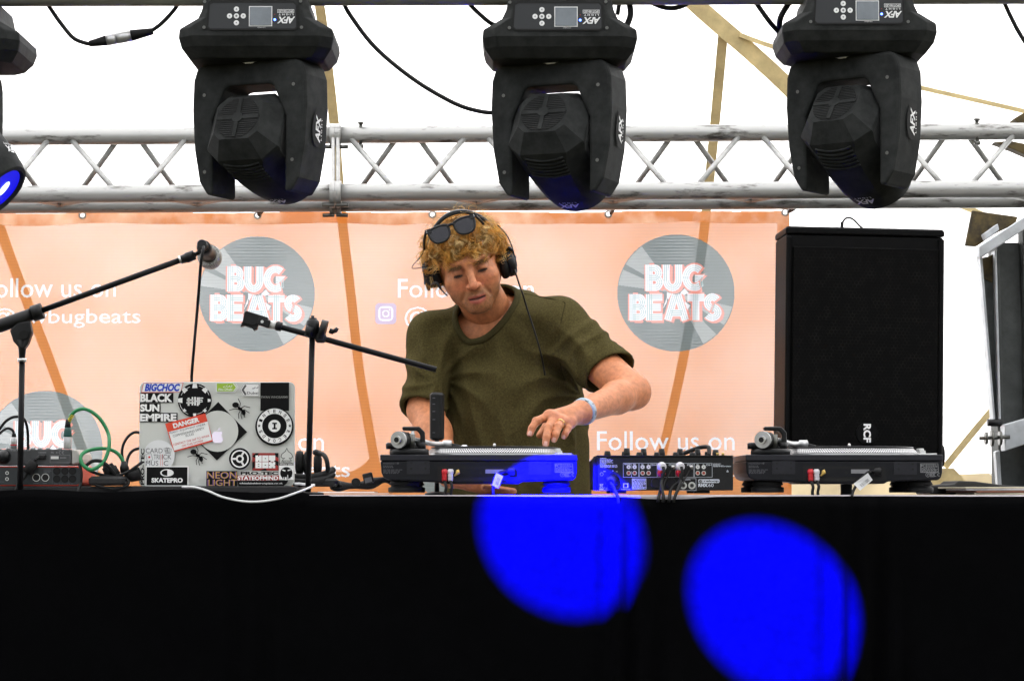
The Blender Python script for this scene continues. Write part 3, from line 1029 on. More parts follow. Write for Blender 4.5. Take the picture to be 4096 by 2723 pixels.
# ------------------------------------------------------------------ table and drape
TZ = .95
YTAB = 5.75
M['laminate'] = mat('pale_table_laminate', (.40, .36, .38), .4, var=.08, vscale=12)
M['drape'] = mat('black_molton_cloth', (.0019, .0019, .0022), .95, spec=.03, var=.2, vscale=40, bump=.15, bscale=260, bdist=.0008)
tb = thing('trestle_table', 'long pale topped table carrying the decks, draped in black', 'table', (0, 6.1, 0))
MB().box((0, YTAB + .375, TZ - .0125), (3.4, .75, .025), bev=.003).build('tabletop', M['laminate'], tb)
for x_ in (-1.5, -.1, 1.5):
    for y_ in (YTAB + .12, YTAB + .63):
        MB().tube([(x_, y_, .0), (x_, y_, TZ - .03)], .018, 12).build('leg', M['black_metal'], tb)
dr = MB()
nx, nz = 340, 60
dv = []
for i in range(nx + 1):
    u = i / nx
    x_ = -1.75 + 3.5 * u
    px = 2048 + x_ * PXM(YTAB)
    top = TZ - .0030 - .0018 * math.sin(x_ * 5.3) * math.sin(x_ * 2.1 + 1)
    if px < 1000:
        top = TZ + .010 + .003 * math.sin(px * .011)
    elif px < 1240:
        top = TZ + .006
    elif px < 1330:
        top = TZ - .0005
    if 2500 < px < 2860:
        top -= .005 * math.sin(math.pi * (px - 2500) / 360)
    for j in range(nz + 1):
        v = j / nz
        z = top * (1 - v) - .0 * v
        amp = .003 + .020 * v ** .8
        f = .45 * math.sin(x_ * 11 + 1.3 * math.sin(x_ * 3.1) + v * .6) * .55 + math.sin(x_ * 23 + 2 * math.sin(x_ * 5 + v)) * .22
        # tight folds on the right of each light spot
        for cx, wd, gain in ((.80, .05, 1.2), (.86, .035, 1.4), (.235, .04, 1.0), (.29, .05, 1.2), (.74, .045, .8), (-.6, .06, .7)):
            f += gain * math.exp(-((x_ - cx - .06 * (v - .3)) / wd) ** 2) * math.sin((x_ - cx) * 90 + v * 3)
        f += .35 * math.sin((x_ * .6 + z * 1.2) * 17 + math.sin(x_ * 7)) * math.exp(-v * 3)
        y_ = YTAB - .012 - amp * f - .004 * (1 - v)
        if j == 0:
            y_ = YTAB - .003
        dv.append((x_, y_, z))
dr.add(dv, [(i * (nz + 1) + j, i * (nz + 1) + j + 1, (i + 1) * (nz + 1) + j + 1, (i + 1) * (nz + 1) + j) for i in range(nx) for j in range(nz)], True)
tag(dr.build('table_drape', M['drape']), 'black cloth drape hanging down the whole front of the table', 'drape')

# ------------------------------------------------------------------ two blue gobo-less spots thrown on the drape from the front truss
def spot(target, frm, half_deg, power):
    l = bpy.data.lights.new('blue_spot_lamp', 'SPOT')
    l.energy = power
    l.color = (.0, .0, 1.0)
    l.spot_size = R(half_deg * 2)
    l.spot_blend = .055
    l.shadow_soft_size = .025
    o = bpy.data.objects.new('blue_spot_lamp', l)
    o.location = frm
    o.rotation_euler = (Vector(frm) - Vector(target)).to_track_quat('Z', 'Y').to_euler()
    COL.objects.link(o)


T1, T2 = P(2250, 2140, YTAB), P(3098, 2432, YTAB)
spot(T1, T1 + Vector((-.36, -.85, .38)) * 4.0, 2.47, 85000)
spot(T2, T2 + Vector((-.40, -.82, .40)) * 4.0, 2.50, 85000)

# ------------------------------------------------------------------ loudspeaker on its stand
YS = 6.9
M['cab'] = mat('black_speaker_cabinet', (.0022, .0022, .0024), .5, spec=.08, var=.2, vscale=60, bump=.5, bscale=420, bdist=.0008)


def grille_mat():
    m = bpy.data.materials.new('perforated_black_grille')
    m.use_nodes = True
    t = m.node_tree
    b = t.nodes['Principled BSDF']
    tc = t.nodes.new('ShaderNodeTexCoord')
    sep = t.nodes.new('ShaderNodeSeparateXYZ')
    t.links.new(tc.outputs['Object'], sep.inputs[0])

    def mth(op, a, b_=None):
        n = t.nodes.new('ShaderNodeMath'); n.operation = op
        for k, s_ in enumerate((a, b_)):
            if s_ is None:
                continue
            if isinstance(s_, (int, float)):
                n.inputs[k].default_value = s_
            else:
                t.links.new(s_, n.inputs[k])
        return n.outputs[0]
    pit = .0105

    def dots(ox, oz):
        a = mth('SUBTRACT', mth('FRACT', mth('ADD', mth('DIVIDE', sep.outputs['X'], pit), 100 + ox)), .5)
        c = mth('SUBTRACT', mth('FRACT', mth('ADD', mth('DIVIDE', sep.outputs['Z'], pit * 1.732), 100 + oz)), .5)
        c = mth('MULTIPLY', c, 1.732)
        return mth('SQRT', mth('ADD', mth('MULTIPLY', a, a), mth('MULTIPLY', c, c)))
    d = mth('MINIMUM', dots(0, 0), dots(.5, .5))
    hole = mth('LESS_THAN', d, .40)
    nz = t.nodes.new('ShaderNodeTexNoise'); nz.inputs['Scale'].default_value = 40
    t.links.new(tc.outputs['Object'], nz.inputs['Vector'])
    rp = t.nodes.new('ShaderNodeValToRGB')
    rp.color_ramp.elements[0].position = .45; rp.color_ramp.elements[1].position = .8
    rp.color_ramp.elements[0].color = (.0018, .0018, .0018, 1); rp.color_ramp.elements[1].color = (.010, .0095, .0085, 1)
    t.links.new(nz.outputs[0], rp.inputs[0])
    mx = t.nodes.new('ShaderNodeMix'); mx.data_type = 'RGBA'
    t.links.new(hole, mx.inputs[0])
    t.links.new(rp.outputs[0], mx.inputs[6])
    mx.inputs[7].default_value = (.0007, .0007, .0007, 1)
    t.links.new(mx.outputs[2], b.inputs['Base Color'])
    b.inputs['Roughness'].default_value = .75
    b.inputs['Specular IOR Level'].default_value = .08
    return m


M['grille'] = grille_mat()
sp = thing('loudspeaker', 'large black loudspeaker with perforated grille behind the right turntable', 'loudspeaker', P(3460, 1880, YS))
cb = P(3456, 1400, YS)
SPM = Matrix.Translation(cb) @ Matrix.Rotation(R(1.0), 4, 'Y') @ Matrix.Rotation(R(3.0), 4, 'Z')
W2, H2 = .219, .317
c = MB()
# trapezoid cabinet in plan, wider at the front
pl = [(-W2, 0), (-W2 + .006, -.0), (W2 - .006, -.0), (W2, .0), (W2, .05), (W2 - .002, .20), (W2 - .05, .32), (-W2 + .05, .32), (-W2 + .002, .20), (-W2, .05)]
rings = [[SPM @ Vector((x_, y_, z_)) for x_, y_ in pl] for z_ in (-H2, H2)]
c.rings(rings)
c.build('cabinet', M['cab'], sp, bevel=.006)
c = MB()
rings = [[SPM @ Vector((x_ * k + (0), y_ * k - .004 + (1 - k) * .15, z_)) for x_, y_ in pl] for z_, k in ((H2 + .001, 1.012), (H2 + .016, 1.012), (H2 + .022, .985))]
c.rings(rings)
c.build('top_cap', M['cab'], sp, bevel=.004)
gp = MB()
gp.box((0, 0, 0), (2 * W2 - .03, .008, 2 * H2 - .055), bev=.003)
go = gp.build('grille', M['grille'], sp)
go.matrix_basis = SPM @ Matrix.Translation((.002, -.006, -.006))
for sx in (-1, 1):
    MB().box(SPM @ Vector((sx * (W2 - .006), -.006, 0)), (.014, .012, 2 * H2 - .01), SPM.to_3x3(), bev=.004).build('side_trim', M['cab'], sp)
bf = Face(SPM @ Vector((.008, -.011, -.229)), SPM.to_3x3() @ Vector((1, 0, 0)), SPM.to_3x3() @ Vector((0, 0, 1)))
bd = MB(); bd.prism(bf, [(.030 * math.cos(R(a)), .030 * math.sin(R(a))) for a in range(0, 360, 12)], 0, .004)
bo = bd.build('badge', M['cab'], sp)
bl = MB(); bl.text(bf, 'RCF', (-.0255, -.0105, .0255, .0105), .0046, bold=.04, rot=-math.pi / 2); bl.build('lettering', M['white'], bo)
MB().tube([SPM @ Vector((W2 - .002, .05, -H2 + .03)), SPM @ Vector((W2 + .014, .05, -H2 + .03))], .03, 18).build('knob', M['cab'], sp)
hd = thing('speaker_lead', 'thin black lead curling out of the top of the loudspeaker', 'cable', P(3370, 912, YS))
MB().tube(smooth_path([P(3366, 925, YS + .1), P(3368, 895, YS + .1), P(3385, 873, YS + .1), P(3410, 876, YS + .1), P(3440, 905, YS + .1), P(3470, 930, YS + .13)], 6), .0028, 8).build('cord', M['cable'], hd)
MB().tube([P(3366, 925, YS + .1), P(3369, 888, YS + .1)], .0048, 10).build('plug', M['rubber'], hd)
ss = thing('speaker_stand', 'black tripod stand carrying the loudspeaker', 'speaker stand', (P(3412, 1900, YS).x, YS + .14, 0))
sx_ = P(3412, 1900, YS).x
MB().tube([(sx_, YS + .14, .25), (sx_, YS + .14, P(3412, 1862, YS).z + .02)], .0165, 16).build('pole', M['black_metal'], ss)
MB().tube([(sx_, YS + .14, .84), (sx_, YS + .14, .92)], .024, 16).build('collar', M['black_plastic'], ss)
for a in (200, 320, 80):
    ex = Vector((sx_ + .5 * math.cos(R(a)), YS + .14 + .5 * math.sin(R(a)), .02))
    MB().tube([(sx_, YS + .14, .87), ex], .0115, 10).build('leg', M['black_metal'], ss)
    MB().tube([(sx_, YS + .14, .3), (Vector((sx_, YS + .14, .87)) * .45 + ex * .55)], .008, 8).build('brace', M['black_metal'], ss)

# ------------------------------------------------------------------ steel tower of the tent at the right edge
YW = 7.9
M['tower_dark'] = mat('weathered_dark_steel', (.055, .06, .058), .7, metal=.1, var=.35, vscale=18, bump=.3, bscale=150)
M['tower_pale'] = mat('galvanised_steel', (.42, .44, .46), .5, metal=.4, var=.2, vscale=14, bump=.2, bscale=80)
M['rust'] = mat('rusty_plate', (.09, .065, .022), .85, col2=(.02, .016, .01), vscale=22, thr=(.35, .6), bump=.4, bscale=90)
M['brass'] = mat('yellow_zinc', (.5, .36, .06), .4, metal=.6, var=.3, vscale=50)
tw = thing('tent_tower', 'weathered steel tent tower with clamps at the right edge', 'tower', (P(4010, 1900, YW).x, YW, -.72))


def slab(pts, d0, d1, name, m, Y=YW, bev=.003):
    fr = pface(4000, 1400, Y)
    mb = MB(); mb.prism(fr, [fr.uv(a, b) for a, b in pts], -d1, -d0)
    return mb.build(name, M[m], tw, bevel=bev)


slab([(3990, 965), (4088, 965), (4098, 1500), (4098, 2900), (3998, 2900)], .02, .14, 'column', 'tower_dark')
slab([(4092, 900), (4170, 900), (4170, 2900), (4100, 2900)], -.02, .06, 'side_post', 'tower_dark')
slab([(3916, 1030), (3926, 1030), (3972, 1690), (3964, 1690)], -.03, .03, 'flange', 'tower_pale', bev=.001)
slab([(3926, 1030), (3978, 1020), (3985, 1690), (3972, 1690)], .0, .02, 'web', 'tower_dark', bev=.001)
slab([(3974, 1005), (3982, 1005), (3991, 1690), (3983, 1690)], -.04, .02, 'flange', 'tower_pale', bev=.001)
slab([(3986, 985), (3994, 985), (4003, 1690), (3995, 1690)], -.03, .02, 'flange', 'tower_dark', bev=.001)
slab([(3900, 995), (4130, 845), (4130, 895), (3908, 1040), (3900, 1035)], -.09, -.03, 'head_beam', 'tower_pale')
slab([(3905, 832), (4088, 858), (4080, 885), (4000, 925), (3920, 978), (3875, 975)], .04, .06, 'gusset', 'rust')
slab([(3935, 935), (3990, 895), (3996, 920), (3945, 960)], -.03, .03, 'cleat', 'tower_pale')
slab([(3925, 1040), (3975, 1015), (3972, 1130), (3930, 1110)], -.005, .0, 'stain_plate', 'rust', bev=.001)
slab([(3985, 1702), (4130, 1660), (4130, 1758), (3986, 1806)], -.12, -.05, 'lower_beam', 'tower_pale')
slab([(3972, 1806), (3990, 1800), (3996, 1945), (3992, 2600), (3978, 2600), (3980, 1945)], -.02, .02, 'rod', 'tower_pale')
slab([(4080, 1800), (4130, 1785), (4130, 1850), (4086, 1840)], -.1, -.06, 'bracket', 'brass')
slab([(4086, 1850), (4096, 1850), (4100, 2600), (4080, 2600)], -.08, -.06, 'rod', 'tower_pale')
slab([(4062, 470), (4140, 425), (4140, 500), (4080, 490)], -.02, .06, 'gusset', 'rust')
slab([(3985, 562), (4050, 556), (4140, 575), (4140, 625), (4060, 590)], .0, .06, 'gusset', 'rust')
q = P(3975, 1690, YW - .06)
MB().tube([q + Vector((-.02, 0, 0)), q + Vector((.025, 0, 0))], .012, 10).build('clamp', M['black_metal'], tw)
q = P(3962, 1752, YW - .12)
bo_ = MB()
bo_.tube([q + Vector((-.035, 0, 0)), q + Vector((.06, 0, .004))], .006, 8)
bo_.build('bolt', M['screw'], tw)
for dx, rr in ((-.014, .02), (.004, .026), (.03, .022)):
    MB().tube([q + Vector((dx - .004, 0, 0)), q + Vector((dx + .004, 0, 0))], rr, 14).build('washer', M['screw'], tw)

# ------------------------------------------------------------------ microphone stands
YM = 5.79
M['stand'] = mat('black_stand_tube', (.0035, .0035, .004), .45, spec=.2, var=.25, vscale=60)
M['mic_body'] = mat('warm_grey_microphone_body', (.11, .075, .05), .3, metal=.6)
M['mesh_steel'] = mat('steel_wire_mesh', (.42, .42, .40), .45, metal=.35, col2=(.12, .12, .11), vscale=420, thr=(.42, .55))


def stand_base(root, x_, top, r_):
    MB().tube([(x_, YM, TZ + .004), top], r_, 14).build('pole', M['stand'], root)
    MB().lathe([(.036, .0006), (.037, .003), (.034, .0055), (.012, .0075)], Matrix.Translation((x_, YM, TZ)), 32).build('base_plate', M['stand'], root)


st = thing('microphone_stand', 'black boom stand at the left with a microphone on its end', 'microphone stand', (P(80, 1975, YM).x, YM, TZ), 'boom stands on the table edge')
top = P(88, 1440, YM)
stand_base(st, P(80, 1975, YM).x, top, .0068)
MB().tube([top + Vector((0, 0, -.004)), top + Vector((0, 0, .004))], .0105, 16).build('ring', M['steel'], st)
MB().tube([top, P(89, 1395, YM), P(90, 1360, YM)], [.0085, .011, .018], 14, flat=.8).build('clutch', M['black_plastic'], st)
fr = pface(88, 1340, YM - .012)
k = MB(); k.prism(fr, [fr.uv(a, b) for a, b in ((38, 1320), (70, 1290), (118, 1282), (127, 1330), (112, 1375), (98, 1395), (80, 1395), (52, 1365))], -.024, .0)
k.build('swivel_joint', M['black_plastic'], st, bevel=.003)
MB().tube([P(95, 1338, YM - .012), P(95, 1338, YM - .022)], .0105, 16).build('tension_knob', M['black_plastic'], st)
bd_ = (P(735, 1036, YM) - P(160, 1245, YM)).normalized()
MB().tube([P(-60, 1325, YM), P(0, 1303, YM), P(140, 1252, YM)], [.0105, .016, .0145], 14).build('boom_sleeve', M['black_plastic'], st)
MB().tube([P(140, 1252, YM) - bd_ * .006, P(160, 1246, YM) + bd_ * .006], .019, 16).build('locking_nut', M['black_plastic'], st)
MB().tube([P(-400, 1450, YM), P(-60, 1325, YM)], .0068, 12).build('counter_tube', M['stand'], st)
MB().tube([P(150, 1248, YM), P(735, 1035, YM)], .0068, 14).build('boom', M['stand'], st)
MB().tube([P(722, 1040, YM), P(742, 1033, YM), P(748, 1031, YM), P(778, 1019, YM)], [.0095, .0105, .0125, .0115], 14).build('adapter', M['black_plastic'], st)
MB().tube([P(718, 1041, YM), P(726, 1038, YM)], .0098, 14).build('thread', M['steel'], st)
mc = thing('microphone', 'wired vocal microphone on the left boom stand, seen from behind', 'microphone', P(815, 1000, YM))
MB().tube(smooth_path([P(778, 1019, YM), P(796, 1010, YM + .005), P(808, 1003, YM + .01)], 4), [.006, .0055, .005, .005, .006, .007, .008, .009, .009][:9], 10).build('clip_arm', M['black_plastic'], mc)
m0, m1 = P(813, 986, YM - .015), P(834, 1020, YM + .06)
dm = (m1 - m0).normalized()
rot = dm.to_track_quat('Z', 'Y').to_matrix().to_4x4()
MT = Matrix.Translation(m0) @ rot
L_ = (m1 - m0).length
MB().lathe([(.0115, .0), (.0125, .002), (.0130, .02), (.0150, .04), (.0165, L_ - .008), (.0185, L_)], MT, 24).build('handle', M['mic_body'], mc)
MB().lathe([(.0105, -.022), (.0115, -.02), (.0125, .0), (.0125, .003)], MT, 20).build('plug', M['black_plastic'], mc)
MB().lathe([(.0155, .004), (.0165, .006), (.0172, .028), (.0160, .030)], MT, 24).build('clip', M['black_plastic'], mc)
MB().lathe([(.0262, L_), (.0262, L_ + .006), (.0285, L_ + .014), (.0285, L_ + .02), (.026, L_ + .036), (.017, L_ + .047), (.004, L_ + .05)], MT, 28).build('head_grille', M['mesh_steel'], mc)
cable('microphone_cable', [P(815, 987, YM - .035), P(812, 1000, YM - .055), P(803, 1060, YM - .05), P(796, 1150, YM), P(788, 1250, YM + .05), P(775, 1400, YM + .18), P(766, 1530, YM + .22), P(768, 1700, YM + .24), P(772, 1945, YM + .25)], .0036, 'dark cable dropping from the microphone behind the laptop')

s2 = thing('boom_stand', 'black boom stand beside the laptop with an empty phone clamp', 'microphone stand', (P(1232, 1975, YM).x, YM, TZ), 'boom stands on the table edge')
top = P(1249, 1340, YM)
stand_base(s2, P(1232, 1975, YM).x, top, .0068)
MB().tube([P(1250, 1350, YM), P(1250, 1316, YM), P(1251, 1285, YM), P(1251, 1278, YM)], [.0115, .0165, .0145, .010], 16).build('clutch', M['black_plastic'], s2)
MB().tube([P(1251, 1290, YM), P(1251, 1262, YM)], .0042, 10).build('thread', M['black_metal'], s2)
MB().tube([P(1251, 1293, YM), P(1251, 1272, YM)], .0095, 12).build('cap', M['black_plastic'], s2)
dirb = (P(1745, 1478, YM) - P(1085, 1298, YM)).normalized()
c0 = P(1284, 1318, YM - .004)
MB().tube([c0 - dirb * .002 + Vector((0, -.004, 0)), c0 + dirb * .012 + Vector((0, -.004, 0))], .0235, 24).build('clamp_disc', M['black_plastic'], s2)
MB().tube([P(1222, 1322, YM - .012), P(1250, 1330, YM - .012)], .0125, 14).build('clamp_nose', M['black_plastic'], s2)
MB().tube([P(1330, 1330, YM), P(1342, 1322, YM), P(1350, 1312, YM)], [.006, .011, .008], 10, flat=.5).tube([P(1318, 1322, YM), P(1335, 1328, YM)], .006, 8).build('wing_nut', M['black_plastic'], s2)
MB().box(P(1283, 1352, YM), (.024, .024, .022), bev=.004).build('clamp_jaw', M['black_plastic'], s2)
MB().tube([P(1120, 1307, YM), P(1745, 1478, YM)], .0068, 14, cap=False).tube([P(1745, 1478, YM) - dirb * .002, P(1745, 1478, YM) - dirb * .03], .006, 14).build('boom', M['stand'], s2)
MB().tube([P(1103, 1302, YM), P(1110, 1304, YM), P(1112, 1304, YM), P(1127, 1308, YM)], [.0095, .0115, .0115, .0105], 14).build('locking_nut', M['black_plastic'], s2)
MB().tube([P(1078, 1296, YM), P(1102, 1302, YM)], .0095, 14).build('collar', M['offwhite'], s2)
pc = thing('phone_clamp', 'empty black phone clamp on the tip of the short boom', 'phone clamp', P(1020, 1285, YM))
fr = pface(1020, 1285, YM, dirb)


def qd(mb, pts, n0, n1):
    ux, uz = fr.u, fr.v
    mb.prism(fr, pts, n0, n1)


fr = Face(P(1020, 1285, YM), dirb, dirb.cross(Vector((0, 1, 0))) * -1)
if fr.v.z < 0:
    fr = Face(P(1020, 1285, YM), dirb, -fr.v)
k = MB(); k.prism(fr, [(-.026, -.013), (-.028, .014), (-.024, .018), (.028, .016), (.028, -.004), (.006, -.006), (.002, -.012)], -.014, .014)
k.build('jaw', M['black_plastic'], pc, bevel=.002)
k = MB(); k.prism(fr, [(-.028, -.022), (-.028, -.010), (.002, -.010), (.010, -.006), (.010, -.017), (.004, -.022), (.0, -.018), (-.02, -.017)], -.010, .010)
k.build('grip', M['black_plastic'], pc, bevel=.001)
k = MB(); k.prism(fr, [(.008, -.006), (.008, .012), (.036, .011), (.036, -.008)], -.010, .0155)
k.build('hinge', M['black_plastic'], pc, bevel=.002)
k = MB(); k.disc(fr, (.018, .003), .0036, .0162, 12); k.build('rivet', M['steel'], pc)
k = MB(); k.prism(fr, [(-.016, -.004), (-.016, .009), (-.011, .009), (-.011, -.004)], .0135, .0147); k.build('slot', M['fixture_dark'], pc)
# ------------------------------------------------------------------ turntables (their back panels face the camera)
M['deck'] = mat('charcoal_turntable_body', (.0062, .0066, .0095), .45, spec=.22, var=.25, vscale=60, bump=.25, bscale=700, bdist=.0005)
M['deck_edge'] = mat('charcoal_top_plate', (.0135, .0135, .019), .4, spec=.3, var=.25, vscale=60)
M['platter'] = mat('cast_platter', (.07, .07, .072), .35, metal=.7)
M['dot'] = mat('polished_strobe_dot', (.85, .85, .86), .25, metal=.3)
M['alu_rim'] = mat('bright_platter_rim', (.75, .75, .76), .25, metal=.6)
M['vinyl'] = mat('black_vinyl', (.006, .006, .006), .25)
M['red'] = mat('red_plug', (.55, .012, .02), .4)
M['whiteplug'] = mat('white_plug', (.62, .6, .64), .4)
M['gold'] = mat('gold_contact', (.62, .42, .12), .3, metal=.8)
M['paper'] = mat('white_paper', (.82, .82, .82), .7)
M['dark_print'] = mat('dim_grey_print', (.07, .07, .08), .5)


def bars(mb, fr, x0, y0, x1, y1, rows, n, seed=1, fill=.55, gap=.12):
    """rows of print too small to read"""
    rd = random.Random(seed)
    h = (y1 - y0) / rows
    for r_ in range(rows):
        u = x0
        v = y1 - h * (r_ + 1)
        end = x1 - (x1 - x0) * (rd.random() * .25 if rd.random() < .5 else 0)
        while u < end:
            wd = (x1 - x0) * rd.uniform(.06, .2)
            mb.rect(fr, u, v + h * (1 - fill) / 2, min(u + wd, end), v + h * (1 + fill) / 2, n)
            u += wd + (x1 - x0) * gap * .3


def ce_mark(mb, fr, u, v, h, n):
    w_ = h * .12
    mb.ribbon(fr, [(u + a * h, v + b * h) for a, b in arc(.0, 0, .5, .5, 60, 300, 10)], w_ * 1.3, n)
    mb.ribbon(fr, [(u + h * 1.15 + a * h, v + b * h) for a, b in arc(.0, 0, .5, .5, 60, 300, 10)], w_ * 1.3, n)
    mb.ribbon(fr, [(u + h * .72, v), (u + h * 1.3, v)], w_ * 1.2, n)


def turntable(dpx, label, tilt_tag, plug_bright):
    Yd = 5.79

    def z5(zx, zy):
        return (1450 + zx * .4239 + dpx, 1550 + zy * .4239)
    fr = pface(*z5(1100, 750), Yd)

    def q(zx, zy):
        return fr.uv(*z5(zx, zy))
    root = thing('turntable', label, 'turntable', fr.p(*q(1100, 990), -.18), 'turntables on the table')
    D = .352
    # plinth with rounded lower corners
    b = MB()
    b.prism(fr, [q(*p) for p in ((170, 690), (2025, 690), (2022, 800), (2010, 848), (1980, 872), (1500, 885), (1480, 905), (750, 905), (720, 890), (250, 872), (200, 850), (178, 800))], -D, 0)
    b.build('plinth', M['deck'], root, bevel=.004)
    b = MB(); b.prism(fr, [q(*p) for p in ((168, 632), (2028, 632), (2028, 688), (168, 688))], -D - .003, .0025)
    b.build('top_plate', M['deck_edge'], root, bevel=.0015)
    # recess with sockets
    r_ = MB(); r_.prism(fr, [q(*p) for p in ((710, 742), (1478, 742), (1500, 880), (712, 880))], .0002, .0012)
    rec = r_.build('socket_recess', M['fixture_dark'], root)
    r_ = MB(); r_.prism(fr, [q(*p) for p in ((745, 765), (1450, 765), (1450, 840), (745, 840))], .0012, .002)
    r_.build('socket_plate', M['deck'], rec)
    r_ = MB(); r_.rect(fr, *q(1160, 808), *q(1330, 770), .0026); r_.build('rating_label', M['grey_print'], rec)
    for zx in (950, 1115):
        r_ = MB(); r_.disc(fr, q(zx, 802), .0032, .0026, 12); r_.build('screw', M['fixture_dark'], rec)
    # feet
    for x0, x1 in ((235, 550), (1702, 1968)):
        for yo in (.05, D - .05):
            cx, _ = q((x0 + x1) / 2, 0)
            base = fr.p(cx, q(0, 990)[1], -yo)
            hw = (q(x1, 0)[0] - q(x0, 0)[0]) / 2
            T = Matrix.Translation(base)
            f_ = MB(); H_ = q(0, 870)[1] - q(0, 990)[1]
            f_.lathe([(hw * .96, .0005), (hw, .003), (hw, H_ * .42), (hw * .84, H_ * .48), (hw * .84, H_ * .58), (hw * .97, H_ * .64), (hw * .8, H_ * 1.02)], T, 28)
            f_.build('foot', M['rubber'], root)
    # screwed plates
    for x0, y0, x1, y1 in ((418, 690, 634, 814), (1566, 697, 1780, 820)):
        k = MB(); k.prism(fr, [q(x0, y0), q(x1, y0), q(x1, y1), q(x0, y1)], .0, .0014)
        po = k.build('cover_plate', M['deck_edge'], root)
        for sx in (.2, .82):
            for sy in (.17, .58):
                k = MB(); k.disc(fr, q(x0 + (x1 - x0) * sx, y0 + (y1 - y0) * sy), .0026, .0018, 10); k.build('screw', M['fixture_dark'], po)
    # labels
    k = MB()
    k.text(fr, 'PREMIERE', (*q(196, 722), *q(300, 706)), .0006, bold=.02)
    k.text(fr, 'mk', (*q(300, 718), *q(325, 706)), .0006)
    k.disc(fr, q(335, 712), .0024, .0006, 12)
    bars(k, fr, *q(196, 758), *q(300, 730), 2, .0006, 3); bars(k, fr, *q(196, 812), *q(376, 768), 4, .0006, 5)
    k.build('print', M['dark_print'], root)
    k = MB()
    k.ribbon(fr, [q(1816, 716), q(1980, 716), q(1985, 798), q(1816, 798)], .0011, .0006, closed=True)
    k.text(fr, 'FC', (*q(1820, 750), *q(1858, 722)), .0006, bold=.03)
    bars(k, fr, *q(1862, 752), *q(1978, 720), 3, .0006, 11); bars(k, fr, *q(1822, 796), *q(1978, 754), 5, .0006, 13)
    k.ring(fr, q(1884, 820), .0042, .0052, .0006, 18); k.text(fr, 'P', (*q(1880, 830), *q(1896, 810)), .0006)
    for sc in (1, .5):
        k.ribbon(fr, [(q(1926, 820)[0] + a * .0042 * sc, q(1926, 820)[1] + b_ * .0042 * sc) for a, b_ in ((-1, -1), (1, -1), (1, 1), (-1, 1))], .0012, .0006, closed=True)
    ce_mark(k, fr, *q(1956, 820), .0070, .0006)
    k.build('print', M['grey_print'], root)
    # leads
    for zx, mname in ((775, 'red'), (832, 'whiteplug')):
        p0 = fr.p(*q(zx, 780), .006); p1 = fr.p(*q(zx, 880), .012)
        k = MB(); k.tube([p0 + Vector((0, 0, .003)), p0, p0.lerp(p1, .3), p0.lerp(p1, .35), p1], [.0045, .0072, .007, .0056, .0052], 12)
        po = k.build('phono_plug', M[mname], root)
        for i in range(4):
            c_ = p0.lerp(p1, .45 + .14 * i)
            MB().tube([c_ + Vector((0, 0, .0012)), c_ - Vector((0, 0, .0012))], .0064, 10).build('rib', M[mname], po)
        e = fr.p(*q(zx + (10 if zx < 800 else 4), 985), .02)
        MB().tube(smooth_path([p1, p1.lerp(e, .5) + Vector((.003, -.004, 0)), e, e + Vector((0.002, -.0, -.02))], 5), .0036, 8).build('phono_lead', M['cable'], root)
    MB().tube([fr.p(*q(895, 775), .006), fr.p(*q(905, 800), .006), fr.p(*q(868, 832), .01)], [.004, .0048, .0015], 8).tube([fr.p(*q(880, 800), .006), fr.p(*q(915, 790), .006)], .003, 8).build('earth_terminal', M['gold'], root)
    # mains plug, lead and paper tag
    MB().tube([fr.p(*q(1350, 790), .012), fr.p(*q(1372, 790), .012), fr.p(*q(1376, 790), .012), fr.p(*q(1430, 790), .012), fr.p(*q(1440, 790), .012)], [.004, .005, .0085, .0095, .006], 12).build('mains_plug', M['black_plastic'], root)
    le = [fr.p(*q(1350, 790), .012), fr.p(*q(1300, 800), .02), fr.p(*q(1245, 850), .024), fr.p(*q(1235, 930), .022), fr.p(*q(1235, 1000), .03)] if not tilt_tag else \
         [fr.p(*q(1350, 790), .012), fr.p(*q(1300, 805), .02), fr.p(*q(1230, 870), .024), fr.p(*q(1165, 970), .03), fr.p(*q(1140, 1030), .05)]
    MB().tube(smooth_path(le, 6), .0034, 8).build('mains_lead', M['cable'], root)
    tg = MB()
    if not tilt_tag:
        tq = [q(1262, 802), q(1328, 835), q(1280, 950), q(1224, 918)]
    else:
        tq = [q(1165, 905), q(1300, 805), q(1345, 870), q(1225, 970)]
    vs_ = [fr.p(u, v, .032 + .003 * (i % 2)) for i, (u, v) in enumerate(tq)]
    tg.add(vs_ + [v + Vector((0, .0006, 0)) for v in vs_], [(0, 3, 2, 1), (4, 5, 6, 7)] + [(i, (i + 1) % 4, 4 + (i + 1) % 4, 4 + i) for i in range(4)])
    tgo = tg.build('paper_tag', M['paper'], root)
    tf = Face(vs_[0] + Vector((0, -.004, 0)), vs_[1] - vs_[0], vs_[0] - vs_[3])
    wd = (vs_[1] - vs_[0]).length; ht = (vs_[3] - vs_[0]).length
    bc = MB(); rd = random.Random(4)
    nb = 10
    if tilt_tag:
        for i in range(nb):
            u = wd * (.2 + .6 * i / nb)
            bc.rect(tf, u, -ht * .78, u + wd * .03 * rd.uniform(.6, 1.6), -ht * .42, .0012)
    else:
        for i in range(nb):
            v = -ht * (.3 + .55 * i / nb)
            bc.rect(tf, wd * .35, v - ht * .03 * rd.uniform(.5, 1.2), wd * .75, v, .0012)
    bc.build('barcode', M['grey_print'], tgo)
    # platter, record, spindle
    cx = q(1240, 0)[0]
    zt = q(0, 560)[1]
    T = Matrix.Translation(fr.p(cx, 0, -.173))
    z_top = zt; z_bot = q(0, 632)[1]
    rb, rt = .1655, .152
    pb = MB(); pb.lathe([(rb, z_bot - .004), (rb, z_bot + .0035), (rb - .0015, z_bot + .0042), (rt, z_top - .002), (rt - .002, z_top)], T, 96)
